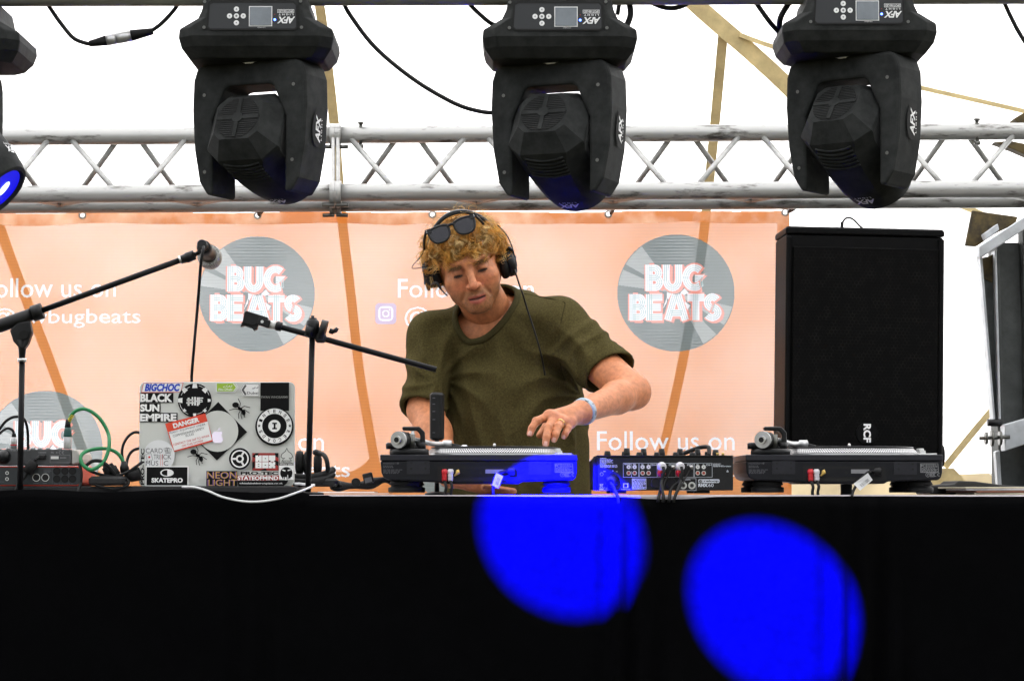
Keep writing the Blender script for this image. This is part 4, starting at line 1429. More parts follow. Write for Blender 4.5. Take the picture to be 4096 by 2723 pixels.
    pl = pb.build('platter', M['platter'], root)
    MB().lathe([(rb + .0006, z_bot - .0012), (rb + .0006, z_bot + .0036)], T, 96, cap=False).build('rim', M['alu_rim'], pl)
    db = MB()
    nd = 168
    za, zb = z_bot + .0052, z_top - .0028
    for row in range(4):
        f = (row + .5) / 4
        zc = za + (zb - za) * f; rc = rb - .0015 + (rt - rb + .0015) * ((zc - z_bot - .0042) / (z_top - .002 - z_bot - .0042)) + .0006
        sl = Vector((0, 0, 1)) * (zb - za) + Vector((0, 0, 0))
        for i in range(nd):
            a = 2 * math.pi * (i + .5 * (row % 2)) / nd
            d = Vector((math.cos(a), math.sin(a), 0)); tt = Vector((-math.sin(a), math.cos(a), 0))
            up = (Vector((0, 0, 1)) * (zb - za) - d * .0105).normalized()
            c_ = T @ (d * rc + Vector((0, 0, zc)))
            hw, hh = .0016 + .0005 * (row == 1), .0013 + .0004 * (row == 1)
            db.add([c_ + tt * hw * ca + up * hh * sa for ca, sa in ((1, 0), (.5, .87), (-.5, .87), (-1, 0), (-.5, -.87), (.5, -.87))], [(0, 1, 2, 3, 4, 5)])
    do = db.build('strobe_dot', M['dot'], pl); do['kind'] = 'stuff'
    MB().lathe([(.1505, z_top + .0006), (.1515, z_top + .0014), (.1505, z_top + .0024), (.145, z_top + .0026), (.05, z_top + .0022)], T, 72).build('record', M['vinyl'], root)
    MB().lathe([(.0036, z_top), (.0036, z_top + .008), (.003, z_top + .0105), (.0012, z_top + .0118)], T, 14).build('spindle', M['steel'], root)
    # strobe lamp, stylus light, pitch fader scale
    if not tilt_tag:
        MB().box(fr.p(*q(938, 545), -.30), (.016, .016, .014), bev=.003).build('strobe_lamp', M['alu_rim'], root)
    k = MB(); k.prism(fr, [q(1815, 572), q(1868, 570), q(1872, 590), q(1886, 592), q(1886, 632), q(1845, 632)], -.06, -.03)
    k.build('dust_cover_hinge', M['offwhite'], root, bevel=.001)
    k = MB(); k.prism(fr, [q(1812, 619), q(1975, 619), q(1975, 633), q(1812, 633)], -.2, -.004)
    k.build('pitch_fader_strip', M['alu_rim'], root, bevel=.0006)
    # tonearm
    ta = MB(); c_ = fr.p(*q(430, 608), -.065)
    ta.lathe([(.046, -.008), (.046, .006), (.043, .0085)], Matrix.Translation(c_), 40)
    tb_ = ta.build('tonearm_base', M['black_plastic'], root)
    MB().lathe([(.0185, .008), (.019, .02), (.0165, .023)], Matrix.Translation(fr.p(*q(285, 608), -.06)), 24).build('height_knob', M['black_plastic'], root)
    MB().lathe([(.012, .008), (.012, .024)], Matrix.Translation(fr.p(*q(540, 608), -.06)), 20).build('antiskate_knob', M['black_plastic'], root)
    MB().box(fr.p(*q(440, 580), -.075), (.05, .05, .022), bev=.005).build('pivot_block', M['black_plastic'], root)
    af = Face(fr.p(*q(480, 500), -.065))
    k = MB()
    k.prism(af, [(-.028, .034), (.012, .034), (.024, .022), (.028, -.04), (.016, -.04), (.013, .016), (.006, .024), (-.028, .025)], -.012, .012)
    k.build('arm_rest', M['black_plastic'], root, bevel=.003)
    wdir = Vector((-.42, -.9, -.03)).normalized()
    w0 = fr.p(*q(410, 485), -.055)
    MB().tube([w0 + wdir * .004, w0 + wdir * .022, w0 + wdir * .023, w0 + wdir * .036, w0 + wdir * .0365, w0 + wdir * .043], [.0175, .0175, .0195, .0195, .0185, .017], 28).build('counterweight', M['black_metal'], root)
    MB().tube([w0 + wdir * .0365, w0 + wdir * .0445], .0196, 28).build('weight_scale', M['silver'], root)
    MB().tube([w0 + wdir * .044, w0 + wdir * .053], .0095, 20).build('weight_shaft', M['steel'], root)
    MB().tube([w0 + wdir * .0525, w0 + wdir * .0535], .0062, 16).build('shaft_bore', M['fixture_dark'], root)
    MB().tube([w0 + wdir * .006, w0 - wdir * .02], [.016, .012], 16).tube([w0 + Vector((.012, -.012, .012)), w0 + Vector((.012, -.012, -.02))], .008, 12).build('gimbal', M['screw'], root)
    MB().tube(smooth_path([w0 - wdir * .02, fr.p(*q(560, 502), -.08), fr.p(*q(640, 520), -.11), fr.p(*q(740, 521), -.15)], 6), .0062, 12).build('tonearm', M['silver'], root)
    MB().tube([fr.p(*q(738, 521), -.15), fr.p(*q(748, 521), -.15), fr.p(*q(750, 518), -.15), fr.p(*q(820, 518), -.155)], [.0072, .0072, .009, .0095], 14).build('headshell_collar', M['silver'], root)
    MB().box(fr.p(*q(850, 532), -.17), (.03, .02, .008), Matrix.Rotation(R(12), 3, 'Y'), bev=.002).build('headshell', M['black_plastic'], root)
    return root


turntable(0, 'turntable under the performer\'s hand, partly lit blue', False, True)
turntable(1462, 'turntable in front of the loudspeaker, its record untouched', True, False)

# ------------------------------------------------------------------ DJ mixer
YX = 5.80
mx_ = pface(2660, 1890, YX)


def z6(zx, zy):
    return mx_.uv(2300 + zx * .2967, 1650 + zy * .2967)


mixr = thing('mixing_desk', 'black four channel mixer between the turntables, cables at its back', 'mixer', mx_.p(*z6(1200, 1085), -.15))
k = MB(); k.prism(mx_, [z6(302, 590), z6(2132, 590), z6(2130, 1046), z6(305, 1046)], -.30, 0)
k.build('case', M['black_metal'], mixr, bevel=.002)
k = MB(); k.prism(mx_, [z6(296, 574), z6(2136, 574), z6(2136, 588), z6(296, 588)], -.31, .004)
k.build('top_lip', M['black_metal'], mixr, bevel=.001)
k = MB(); k.prism(mx_, [z6(250, 640), z6(300, 590), z6(300, 1046), z6(262, 1040)], -.32, -.02)
k.build('cheek', M['black_plastic'], mixr)
for zx in (590, 1720):
    k = MB(); k.prism(mx_, [z6(zx - 105, 1047), z6(zx + 105, 1047), z6(zx + 105, 1084), z6(zx - 105, 1084)], -.05, -.02); k.build('foot', M['rubber'], mixr)
    k = MB(); k.prism(mx_, [z6(zx - 105, 1047), z6(zx + 105, 1047), z6(zx + 105, 1084), z6(zx - 105, 1084)], -.28, -.25); k.build('foot', M['rubber'], mixr)
for zx, wz, h, dep in ((450, 90, 62, .05), (715, 90, 102, .06), (690, 70, 60, .10), (945, 85, 95, .06), (880, 90, 45, .03), (1190, 90, 95, .06), (1115, 80, 45, .03), (1440, 90, 95, .06), (1370, 80, 45, .03), (1680, 85, 95, .06), (1600, 90, 45, .03), (1920, 90, 80, .05), (1830, 60, 60, .12)):
    c_ = mx_.p(*z6(zx, 574), -dep); hw = wz * .2967 / PXM(YX) / 2; H_ = h * .2967 / PXM(YX)
    MB().lathe([(hw * 1.05, 0), (hw, H_ * .3), (hw * .82, H_ * .96), (hw * .7, H_)], Matrix.Translation(c_), 20).build('knob', M['black_plastic'], mixr)
for zx in (1930, 2005):
    c_ = mx_.p(*z6(zx, 574), -.02)
    MB().lathe([(.0034, 0), (.0034, .0055), (.0028, .006)], Matrix.Translation(c_), 12).build('gold_jack', M['gold'], mixr)
M['bluewhite'] = mat('panel_white_print', (.62, .66, .72), .5)
n_ = .0008
k = MB()


def box_line(mb, x0, y0, x1, y1, wd=.0007):
    mb.ribbon(mx_, [z6(x0, y0), z6(x1, y0), z6(x1, y1), z6(x0, y1)], wd, n_, closed=True)


box_line(k, 651, 680, 858, 868); k.ribbon(mx_, [z6(762, 680), z6(762, 868)], .0007, n_)
box_line(k, 868, 680, 1106, 868); box_line(k, 1115, 680, 1353, 868); box_line(k, 1363, 680, 1600, 868); box_line(k, 1610, 680, 1848, 868)
box_line(k, 1405, 886, 1630, 1046)
k.build('socket_outline', M['bluewhite'] , mixr); k = MB()
for txt, x0, x1, y0, y1 in (('MASTER', 668, 755, 684, 702), ('REC', 782, 825, 684, 702), ('CH-4', 1018, 1102, 690, 714), ('CH-3', 1263, 1342, 690, 714), ('CH-2', 1510, 1590, 690, 714), ('CH-1', 1765, 1840, 690, 714),
                            ('POWER', 452, 512, 838, 856), ('OFF', 382, 412, 784, 798), ('ON', 552, 574, 786, 800), ('WARNING', 338, 424, 606, 622), ('CAUTION', 338, 420, 680, 696), ('BOOTH', 1482, 1555, 894, 910),
                            ('TO SERVICE PORT', 620, 748, 1024, 1038), ('LINE', 893, 922, 690, 702), ('CD', 980, 998, 690, 702), ('LINE', 1635, 1664, 690, 702), ('CD', 1722, 1740, 690, 702)):
    MB().text(mx_, txt, (*z6(x0, y1), *z6(x1, y0)), n_, bold=.03).build('caption', M['bluewhite'], mixr)
bars(k, mx_, *z6(338, 680), *z6(515, 624), 5, n_, 21); bars(k, mx_, *z6(338, 740), *z6(572, 700), 4, n_, 22)
bars(k, mx_, *z6(1862, 745), *z6(2000, 682), 1, n_, 23, fill=.12); k.text(mx_, 'DESIGNED BY RELOOP GERMANY', (*z6(1862, 730), *z6(2105, 714)), n_, bold=.02)
bars(k, mx_, *z6(1862, 706), *z6(1970, 682), 2, n_, 24)
k.build('fine_print', M['bluewhite'], mixr); k = MB()
ce_mark(k, mx_, *z6(398, 1024), .0052, n_)
k.rect(mx_, *z6(328, 1040), *z6(382, 1020), n_)
k.ribbon(mx_, [z6(330, 955), z6(382, 1012)], .0011, n_); k.ribbon(mx_, [z6(382, 955), z6(330, 1012)], .0011, n_)
k.ribbon(mx_, [z6(338, 960), z6(344, 1010), z6(368, 1010), z6(376, 960)], .0009, n_, closed=True)
for a in range(0, 360, 40):
    k.disc(mx_, (z6(360, 827)[0] + .0037 * math.cos(R(a)), z6(360, 827)[1] + .0037 * math.sin(R(a))), .0008, n_, 8)
k.ribbon(mx_, [z6(2048, 798), z6(2048, 782), z6(2055, 772), z6(2063, 782), z6(2063, 798)], .0008, n_); k.rect(mx_, *z6(2042, 800), *z6(2068, 786), n_)
k.build('print', M['bluewhite'], mixr)
k = MB(); k.prism(mx_, [z6(768, 886), z6(960, 886), z6(960, 1030), z6(768, 1030)], 0, .0006)
lb = k.build('rating_label', M['dark_print'], mixr)
k = MB(); k.ribbon(mx_, [z6(770, 888), z6(958, 888), z6(958, 1028), z6(770, 1028)], .0007, .0012, closed=True)
k.text(mx_, 'FC', (*z6(776, 925), *z6(822, 892)), .0012, bold=.04); bars(k, mx_, *z6(828, 925), *z6(955, 892), 3, .0012, 31); bars(k, mx_, *z6(774, 1026), *z6(955, 930), 7, .0012, 32)
k.build('lettering', M['bluewhite'], lb)
# brand plate
k = MB(); k.prism(mx_, [z6(a, b) for a, b in ((1662, 902), (1675, 895), (1935, 895), (1948, 905), (1945, 935), (1932, 945), (1672, 945), (1660, 935))], 0, .001)
lb = k.build('name_plate', M['bluewhite'], mixr)
k = MB(); k.text(mx_, 'reloop', (*z6(1738, 938), *z6(1935, 904)), .0016, bold=.03); k.text(mx_, '@', (*z6(1670, 940), *z6(1712, 902)), .0016, bold=.04); k.ribbon(mx_, [z6(1722, 898), z6(1722, 942)], .0007, .0016)
k.build('lettering', M['fixture_dark'], lb)
k = MB(); k.text(mx_, 'RMX', (*z6(1660, 998), *z6(1790, 953)), n_, bold=.06); k.build('lettering', M['bluewhite'], mixr)
k = MB(); k.text(mx_, '60', (*z6(1796, 998), *z6(1866, 953)), n_); k.build('lettering', M['bluewhite'], mixr)


def phono(zx, zy, core):
    c_ = z6(zx, zy)
    o = MB(); o.ring(mx_, c_, .0035, .0052, .0016, 20); so = o.build('socket', M['steel'], mixr)
    o = MB(); o.disc(mx_, c_, .0037, .0014, 16); o.build('insulator', M[core], so)
    o = MB(); o.disc(mx_, c_, .0013, .0022, 10); o.build('bore', M['fixture_dark'], so)


M['coral'] = mat('red_insulator', (.5, .08, .05), .4)
for zx in (724, 804, 912, 992, 1654, 1734):
    phono(zx, 731, 'white'); phono(zx, 812, 'coral')
for zx in (1458, 1574):
    c_ = z6(zx, 980)
    o = MB(); o.ring(mx_, c_, .0048, .0078, .0022, 22); o.ring(mx_, c_, .0078, .0085, .0012, 22); so = o.build('jack_socket', M['steel'], mixr)
    o = MB(); o.ring(mx_, c_, .0024, .0042, .0018, 16); o.build('bore', M['screw'], so)
for zx, zy in ((632, 642), (1218, 642), (1805, 642), (760, 772), (947, 772), (1690, 772), (985, 990), (1895, 828), (1248, 760), (1490, 760)):
    o = MB(); o.disc(mx_, z6(zx, zy), .0044 if zy < 700 else .0026, .001, 14); o.build('screw', M['fixture_dark'], mixr)
o = MB(); o.rect(mx_, *z6(2044, 862), *z6(2064, 822), .001); o.build('lock_slot', M['fixture_dark'], mixr)
o = MB(); o.prism(mx_, [z6(442, 750), z6(540, 750), z6(540, 815), z6(442, 815)], 0, .002); so = o.build('power_switch', M['fixture_dark'], mixr)
o = MB(); o.disc(mx_, z6(512, 783), .0009, .0026, 8); o.build('switch_dot', M['white'], so)
o = MB(); o.prism(mx_, [z6(648, 950), z6(718, 950), z6(718, 1012), z6(648, 1012)], 0, .002); so = o.build('service_port', M['offwhite'], mixr)
o = MB(); o.prism(mx_, [z6(662, 968), z6(672, 960), z6(694, 960), z6(704, 968), z6(704, 1002), z6(662, 1002)], .002, .0026); o.build('port_opening', M['fixture_dark'], so)
MB().tube([mx_.p(*z6(505, 915), .002), mx_.p(*z6(480, 930), .02), mx_.p(*z6(470, 945), .035)], [.016, .014, .008], 14).build('mains_plug', M['black_plastic'], mixr)
o = MB(); o.disc(mx_, z6(545, 930), .0075, .003, 16, .0085); o.build('mains_socket', M['fixture_dark'], mixr)
MB().tube(smooth_path([mx_.p(*z6(470, 945), .035), mx_.p(*z6(500, 985), .042), mx_.p(*z6(530, 1060), .05), mx_.p(*z6(560, 1130), .062), mx_.p(*z6(570, 1220), .065)], 6), .0038, 8).build('mains_lead', M['cable'], mixr)
for i, (zx, ex) in enumerate(((1165, 1100), (1410, 1245))):
    MB().tube([mx_.p(*z6(zx, 728), .002), mx_.p(*z6(zx, 728), .012), mx_.p(*z6(zx + 15, 735), .03)], [.0065, .0112, .0075], 16).build('phono_plug', M['whiteplug'], mixr)
    MB().tube([mx_.p(*z6(zx - 5, 812), .002), mx_.p(*z6(zx - 5, 812), .012), mx_.p(*z6(zx + 5, 820), .026)], [.0065, .0098, .0065], 16).build('phono_plug', M['red'], mixr)
    MB().tube(smooth_path([mx_.p(*z6(zx + 15, 735), .03), mx_.p(*z6(zx + 22, 800), .035), mx_.p(*z6(zx - 10, 920), .036), mx_.p(*z6(ex + 40, 1020), .042), mx_.p(*z6(ex, 1150), .07), mx_.p(*z6(ex - 5, 1200), .07)], 6), .0038, 8).build('phono_lead', M['cable'], mixr)
    MB().tube(smooth_path([mx_.p(*z6(zx + 5, 820), .026), mx_.p(*z6(zx, 900), .034), mx_.p(*z6(zx - 20, 980), .05), mx_.p(*z6(ex + 70, 1140), .07), mx_.p(*z6(ex + 60, 1200), .07)], 6), .0038, 8).build('phono_lead', M['cable'], mixr)
    MB().tube([mx_.p(*z6(zx + 155, 735), .002), mx_.p(*z6(zx + 155, 735), .008), mx_.p(*z6(zx + 158, 742), .013)], [.0055, .0058, .003], 8).build('earth_post', M['steel'], mixr)
    MB().tube(smooth_path([mx_.p(*z6(zx + 150, 745), .012), mx_.p(*z6(zx + 95, 830), .02), mx_.p(*z6(zx + 20, 960), .045), mx_.p(*z6(ex + 50, 1150), .07)], 6), .0016, 6).build('earth_wire', M['cable'], mixr)
for zx in (1090, 1290):
    MB().tube([mx_.p(*z6(zx, 950), .001), mx_.p(*z6(zx, 950), .008)], [.0125, .0115], 20).build('xlr_socket', M['fixture_dark'], mixr)
# hand-held black lever lying on the mixer (cable loop at the back)
cable('headphone_lead', [mx_.p(*z6(1490, 550), -.12), mx_.p(*z6(1600, 505), -.12), mx_.p(*z6(1745, 455), -.12), mx_.p(*z6(1840, 455), -.1), mx_.p(*z6(1850, 500), -.09), mx_.p(*z6(1845, 570), -.08)], .005, 'thick black lead arching over the top of the mixer')
# ------------------------------------------------------------------ laptop with stickers
YL = 5.86
M['lid'] = mat('aged_aluminium_lid', (.60, .61, .57), .42, metal=.05, var=.06, vscale=4, bump=.1, bscale=800, bdist=.0003)
M['st_black'] = mat('black_sticker', (.0035, .0035, .0035), .6, spec=.15)
M['st_white'] = mat('white_sticker', (.84, .84, .82), .5)
M['st_pale'] = mat('pale_round_sticker', (.72, .73, .73), .4)
M['st_red'] = mat('danger_red_sticker', (.72, .055, .018), .5)
M['st_redtext'] = mat('red_sticker_text', (.62, .03, .03), .5)
M['st_blue'] = mat('blue_sticker_text', (.01, .05, .5), .5)
M['st_green'] = mat('lime_sticker', (.33, .52, .03), .5)
M['st_dkred'] = mat('dark_red_sticker', (.32, .02, .015), .5)
M['st_grey'] = mat('grey_sticker_text', (.09, .09, .09), .5)
M['st_dim'] = mat('dim_sticker_text', (.3, .3, .28), .5)
M['st_yellow'] = mat('amber_sticker_line', (.55, .33, .05), .5)
M['st_violet'] = mat('violet_sticker_line', (.16, .07, .2), .5)
M['logo_glow'] = emit('backlit_lid_logo', (.92, .84, 1.0), .20)
lf_ = pface(868, 1735, YL)


def zl(x_, y_):
    return lf_.uv(520 + x_ * .3061, 1500 + y_ * .3061)


lap = thing('laptop', 'silver laptop with its sticker covered lid facing the crowd', 'laptop', lf_.p(0, zl(0, 1458)[1], -.05))


def rrect(x0, y0, x1, y1, rad, n=5):
    out = []
    for cx, cy, a0 in ((x1 - rad, y1 - rad, 0), (x0 + rad, y1 - rad, 90), (x0 + rad, y0 + rad, 180), (x1 - rad, y0 + rad, 270)):
        out += [(cx + rad * math.cos(R(a0 + 90 * i / n)), cy + rad * math.sin(R(a0 + 90 * i / n))) for i in range(n + 1)]
    return out


a0, b0 = zl(122, 1455); a1, b1 = zl(2152, 88)
k = MB(); k.prism(lf_, rrect(a0, b0, a1, b1, .014), -.006, 0); k.build('lid', M['lid'], lap, bevel=.0015)
k = MB(); k.box(lf_.p((a0 + a1) / 2, b0 - .006, -.125), (a1 - a0, .245, .011), bev=.003); k.build('keyboard_base', M['lid'], lap)
MB().tube([lf_.p(a0 + .06, b0 - .001, -.008), lf_.p(a1 - .06, b0 - .001, -.008)], .0055, 12).build('hinge', M['black_plastic'], lap)
SL = [0.0006]


def sticker(name, pts, m='st_black', label=None):
    SL[0] += .00022
    mb = MB(); mb.poly(lf_, [zl(*p) for p in pts], SL[0])
    o = mb.build(name, M[m], lap)
    if label:
        o['label'] = label
    return o


def rct(x0, y0, x1, y1):
    return [(x0, y0), (x1, y0), (x1, y1), (x0, y1)]


def circ(cx, cy, r, n=36, ry=None):
    return [(cx + r * math.cos(2 * math.pi * i / n), cy + (ry or r) * math.sin(2 * math.pi * i / n)) for i in range(n)]


class Deco:
    """lettering and line work on a sticker"""
    def __init__(self, parent, m, name='lettering'):
        SL[0] += .0002
        self.mb = MB(); self.n = SL[0]; self.parent = parent; self.m = m; self.name = name

    def text(self, body, x0, y0, x1, y1, **kw):
        self.mb.text(lf_, body, (*zl(x0, y1), *zl(x1, y0)), self.n, **kw); return self

    def poly(self, pts):
        self.mb.poly(lf_, [zl(*p) for p in pts], self.n); return self

    def line(self, pts, wd, closed=False):
        self.mb.ribbon(lf_, [zl(*p) for p in pts], wd * .3061 / PXM(YL), self.n, closed); return self

    def ring(self, cx, cy, r0, r1, a0=0, a1=360, seg=30):
        s_ = .3061 / PXM(YL)
        self.mb.ring(lf_, zl(cx, cy), r0 * s_, r1 * s_, self.n, seg, R(a0), R(a1)); return self

    def done(self):
        return self.mb.build(self.name, M[self.m], self.parent)


# BIGCHOC
o = sticker('sticker', [(172, 100), (690, 95), (662, 222), (142, 226)], 'st_white')
Deco(o, 'st_redtext', 'edge_line').line([(174, 102), (690, 98), (660, 222), (145, 224)], 7, True).done()
Deco(o, 'st_blue').text('BIGCHOC', 196, 110, 644, 212, bold=.05, shear=.2).done()
# BLACK SUN EMPIRE
for txt, x1, y0, y1 in (('BLACK', 565, 230, 362), ('SUN', 398, 366, 488), ('EMPIRE', 622, 492, 612)):
    o = sticker('sticker', rct(124, y0, x1, y1))
    Deco(o, 'st_white').text(txt, 130, y0 + 12, x1 - 14, y1 - 10, bold=.05).done()
# big diamond with a round opening
o = sticker('sticker', [(1152, 350), (1532, 742), (1140, 1112), (760, 742)])
SL[0] += .0002
k = MB(); k.poly(lf_, [zl(*p) for p in circ(1148, 732, 268)], SL[0]); k.build('bare_metal_disc', M['lid'], o)
# round black chip sticker
o = sticker('sticker', circ(845, 330, 222))
d = Deco(o, 'st_white')
for a in range(0, 360, 45):
    ca, sa = math.cos(R(a + 90)), math.sin(R(a + 90))
    cx, cy = 845 + 185 * ca, 330 - 185 * sa
    rr = 34 if a in (0, 45, 90, 315) else 22
    d.poly([(cx - rr * sa - rr * .7 * ca, cy - rr * ca + rr * .7 * sa), (cx + rr * sa - rr * .7 * ca, cy + rr * ca + rr * .7 * sa), (cx + rr * .7 * sa + rr * ca, cy + rr * .7 * ca - rr * sa), (cx - rr * .7 * sa + rr * ca, cy - rr * .7 * ca - rr * sa)])
d.ring(845, 330, 196, 201, 20, 75); d.ring(845, 330, 186, 190, 110, 160); d.ring(845, 330, 196, 201, 190, 245); d.ring(845, 330, 178, 182, 280, 330)
d.line([(740, 325), (830, 325)], 22); d.line([(735, 362), (835, 362)], 20); d.line([(765, 295), (765, 400)], 26); d.line([(815, 285), (815, 395)], 20)
d.line([(850, 285), (850, 395)], 24); d.line([(885, 290), (885, 400)], 24); d.line([(850, 340), (885, 340)], 18); d.line([(900, 300), (955, 300)], 14); d.line([(900, 325), (945, 325)], 12); d.line([(900, 352), (950, 345)], 12); d.line([(905, 290), (905, 385)], 14)
d.done()
# road-sign stickers
sticker('sticker', [(1120, 100), (1380, 98), (1418, 165), (1372, 225), (1118, 222)], 'st_pale')
o = sticker('sticker', [(1132, 108), (1368, 106), (1402, 160), (1362, 212), (1136, 212)], 'st_green')
Deco(o, 'st_white').text('Abu Dhabi', 1148, 170, 1335, 200, bold=.01).line([(1350, 110), (1392, 160), (1352, 208)], 12) \
    .line([(1330, 128), (1328, 150), (1300, 152), (1300, 138), (1288, 152), (1262, 152), (1258, 135)], 7).line([(1248, 150), (1225, 150), (1222, 158), (1214, 152)], 7).line([(1268, 122), (1274, 126)], 7).done()
o = sticker('sticker', [(1478, 108), (1692, 110), (1692, 280), (1478, 280), (1432, 195)], 'st_white')
Deco(o, 'st_grey', 'edge_line').line([(1484, 116), (1684, 118), (1684, 272), (1484, 272), (1440, 195)], 5, True).line([(1512, 130), (1470, 195), (1512, 258)], 26).done()
Deco(o, 'st_grey').text('Dubai', 1528, 216, 1674, 252, bold=.01).line([(1672, 150), (1668, 168), (1645, 168)], 7).line([(1632, 152), (1632, 170), (1604, 172), (1598, 182)], 7).line([(1612, 184), (1618, 184)], 7).done()
# plain black square with a name
o = sticker('sticker', rct(1704, 98, 2078, 465))
Deco(o, 'st_dim').text('EWAN WHOSARMY', 1712, 272, 2072, 302, bold=.005).done()


def ant(cx, cy, s_, flip):
    o = sticker('ant_sticker', circ(cx - 52 * s_, cy - 90 * s_, 44 * s_, 16, 36 * s_))
    d = Deco(o, 'st_black', 'ant_body')
    d.poly(circ(cx + 8 * s_, cy - 38 * s_, 30 * s_, 12, 20 * s_)); d.poly(circ(cx + 55 * s_, cy + 10 * s_, 26 * s_, 12, 36 * s_))
    d.line([(cx - 20 * s_, cy - 66 * s_), (cx + 50 * s_, cy + 5 * s_)], 22 * s_)
    for leg in ([(0, -60), (12, -110), (-20, -175)], [(15, -40), (60, -75), (140, -55)], [(20, -25), (70, -25), (130, 15)], [(0, -30), (-60, -40), (-135, -20)], [(10, -15), (-15, 30), (-8, 90)], [(25, 0), (20, 50), (35, 95)], [(70, 30), (62, 60), (75, 70)]):
        d.line([(cx + a * s_, cy + b * s_) for a, b in leg], 9 * s_)
    d.done()


ant(1432, 480, 1.0, False)
ant(885, 1086, .95, False)
# round label INTENSE RECORDS
sticker('sticker', circ(1890, 672, 250, 44), 'st_black')
o = sticker('sticker', circ(1890, 664, 228, 44), 'st_white')
d = Deco(o, 'st_black')
d.ring(1890, 664, 80, 160); d.line([(1862, 630), (1922, 630)], 20); d.line([(1892, 630), (1892, 698)], 24); d.line([(1862, 698), (1922, 698)], 20)


def round_text(d, body, cx, cy, r, a0, a1, h, inward=False, **kw):
    for i, ch in enumerate(body):
        if ch == ' ':
            continue
        a = a0 + (a1 - a0) * i / (len(body) - 1)
        x_, y_ = cx + r * math.cos(R(a)), cy - r * math.sin(R(a))
        d.text(ch, x_ - h * .36, y_ - h / 2, x_ + h * .36, y_ + h / 2, rot=R(a - 90 if not inward else a + 90), **kw)


round_text(d, 'INTENSE', 1890, 664, 193, 158, 22, 44, bold=.02)
round_text(d, 'RECORDS', 1890, 664, 193, -22, -158, 44, bold=.02)
for sx in (1690, 2092):
    d.poly([(sx + (24 if i % 2 == 0 else 10) * math.sin(R(36 * i)), 662 - (24 if i % 2 == 0 else 10) * math.cos(R(36 * i))) for i in range(10)])
d.done()
# DANGER notice
o = sticker('sticker', [(462, 634), (986, 500), (1094, 862), (580, 1004)], 'st_red')
rt = math.atan2(134, 524)


def dang(d, txt, cx, cy, wd, h, **kw):
    d.text(txt, cx - wd / 2, cy - h / 2, cx + wd / 2, cy + h / 2, rot=rt, **kw)


SL[0] += .0002
k = MB(); k.poly(lf_, [zl(*p) for p in ((510, 742), (1018, 605), (1076, 848), (584, 985))], SL[0]); wo_ = k.build('notice_panel', M['st_white'], o)
d = Deco(o, 'st_white'); dang(d, 'DANGER', 738, 622, 350, 66, bold=.05); d.done()
d = Deco(o, 'st_grey'); dang(d, 'PLANT / EQUIPMENT UNDER', 757, 700, 480, 30); dang(d, 'COMMISSIONING SAFETY', 772, 745, 425, 30); dang(d, 'RULES', 786, 780, 108, 28); d.done()
d = Deco(o, 'st_redtext'); dang(d, 'CONTACT THE SAP TO WORK', 807, 850, 490, 28); dang(d, 'ON THIS SYSTEM', 820, 892, 280, 28); d.done()
# glowing fruit mark in the lid
SL[0] += .0004
k = MB(); k.poly(lf_, [zl(1150 + 78 * x_, 808 - 84 * y_) for x_, y_ in ((0, .72), (.3, .86), (.62, .84), (.86, .66), (.66, .42), (.62, .12), (.76, -.14), (.95, -.28), (.78, -.66), (.5, -.96), (.26, -.94), (0, -.84), (-.26, -.94), (-.5, -.96), (-.82, -.55), (-.95, .0), (-.9, .42), (-.66, .78), (-.3, .86))], SL[0])
k.poly(lf_, [zl(1150 + 78 * x_, 808 - 84 * y_) for x_, y_ in ((.02, .92), (.06, 1.2), (.4, 1.45), (.36, 1.12))], SL[0])
k.build('glowing_mark', M['logo_glow'], lap)
# card trick music
o = sticker('sticker', [(max(a, 208), min(b, 1194)) for a, b in circ(385, 1055, 208)], 'st_pale')
d = Deco(o, 'st_grey')
d.text('CARD', 215, 955, 435, 1018).text('TRI', 318, 1035, 400, 1098).text('ICK', 425, 1035, 550, 1098).text('MUS', 218, 1118, 380, 1182).text('C', 450, 1118, 510, 1182); d.done()
Deco(o, 'st_redtext').line([(410, 1030), (410, 1185)], 4).line([(436, 1030), (436, 1185)], 4).poly(circ(262, 1070, 14)).done()
d = Deco(o, 'st_grey', 'card_drawing')
for q_ in ([(450, 960), (490, 945), (515, 1010), (478, 1022)], [(478, 950), (520, 950), (525, 1018), (488, 1018)], [(505, 952), (550, 965), (535, 1025), (498, 1012)], [(216, 1035), (285, 1022), (308, 1105), (238, 1125)]):
    d.line(q_, 4, True)
d.line([(480, 965), (475, 1000)], 8); d.line([(500, 965), (498, 1000)], 8); d.done()
# PRO-TEC along the edge
o = sticker('sticker', rct(148, 950, 206, 1440), 'lid')
d = Deco(o, 'st_black'); d.text('PRO-TEC', 176 - 235, 1195 - 24, 176 + 235, 1195 + 24, rot=math.pi / 2, bold=.04); d.done()
# SKATEPRO
o = sticker('sticker', rct(214, 1186, 776, 1448), 'st_white')
o = sticker('sticker', rct(230, 1200, 762, 1436))
d = Deco(o, 'st_white'); d.text('SKATEPRO', 294, 1340, 702, 1402, bold=.05); d.poly(circ(495, 1274, 88, 30, 48)); d.done()
d = Deco(o, 'st_black', 'oval_half'); d.poly([(500, 1238)] + [(488 + 62 * math.cos(R(a)), 1274 - 36 * math.sin(R(a))) for a in range(90, 271, 15)] + [(500, 1310)]); d.done()
# NEON LIGHT
o = sticker('sticker', rct(1008, 1250, 1410, 1448))
d = Deco(o, 'st_violet'); d.text('NEON', 1010, 1262, 1402, 1350, bold=.03).text('LIGHT', 1022, 1362, 1410, 1444, bold=.03); d.done()
d = Deco(o, 'st_yellow'); d.text('NEON', 1022, 1260, 1406, 1346, bold=-.012).text('LIGHT', 1040, 1360, 1408, 1442, bold=-.012); d.done()
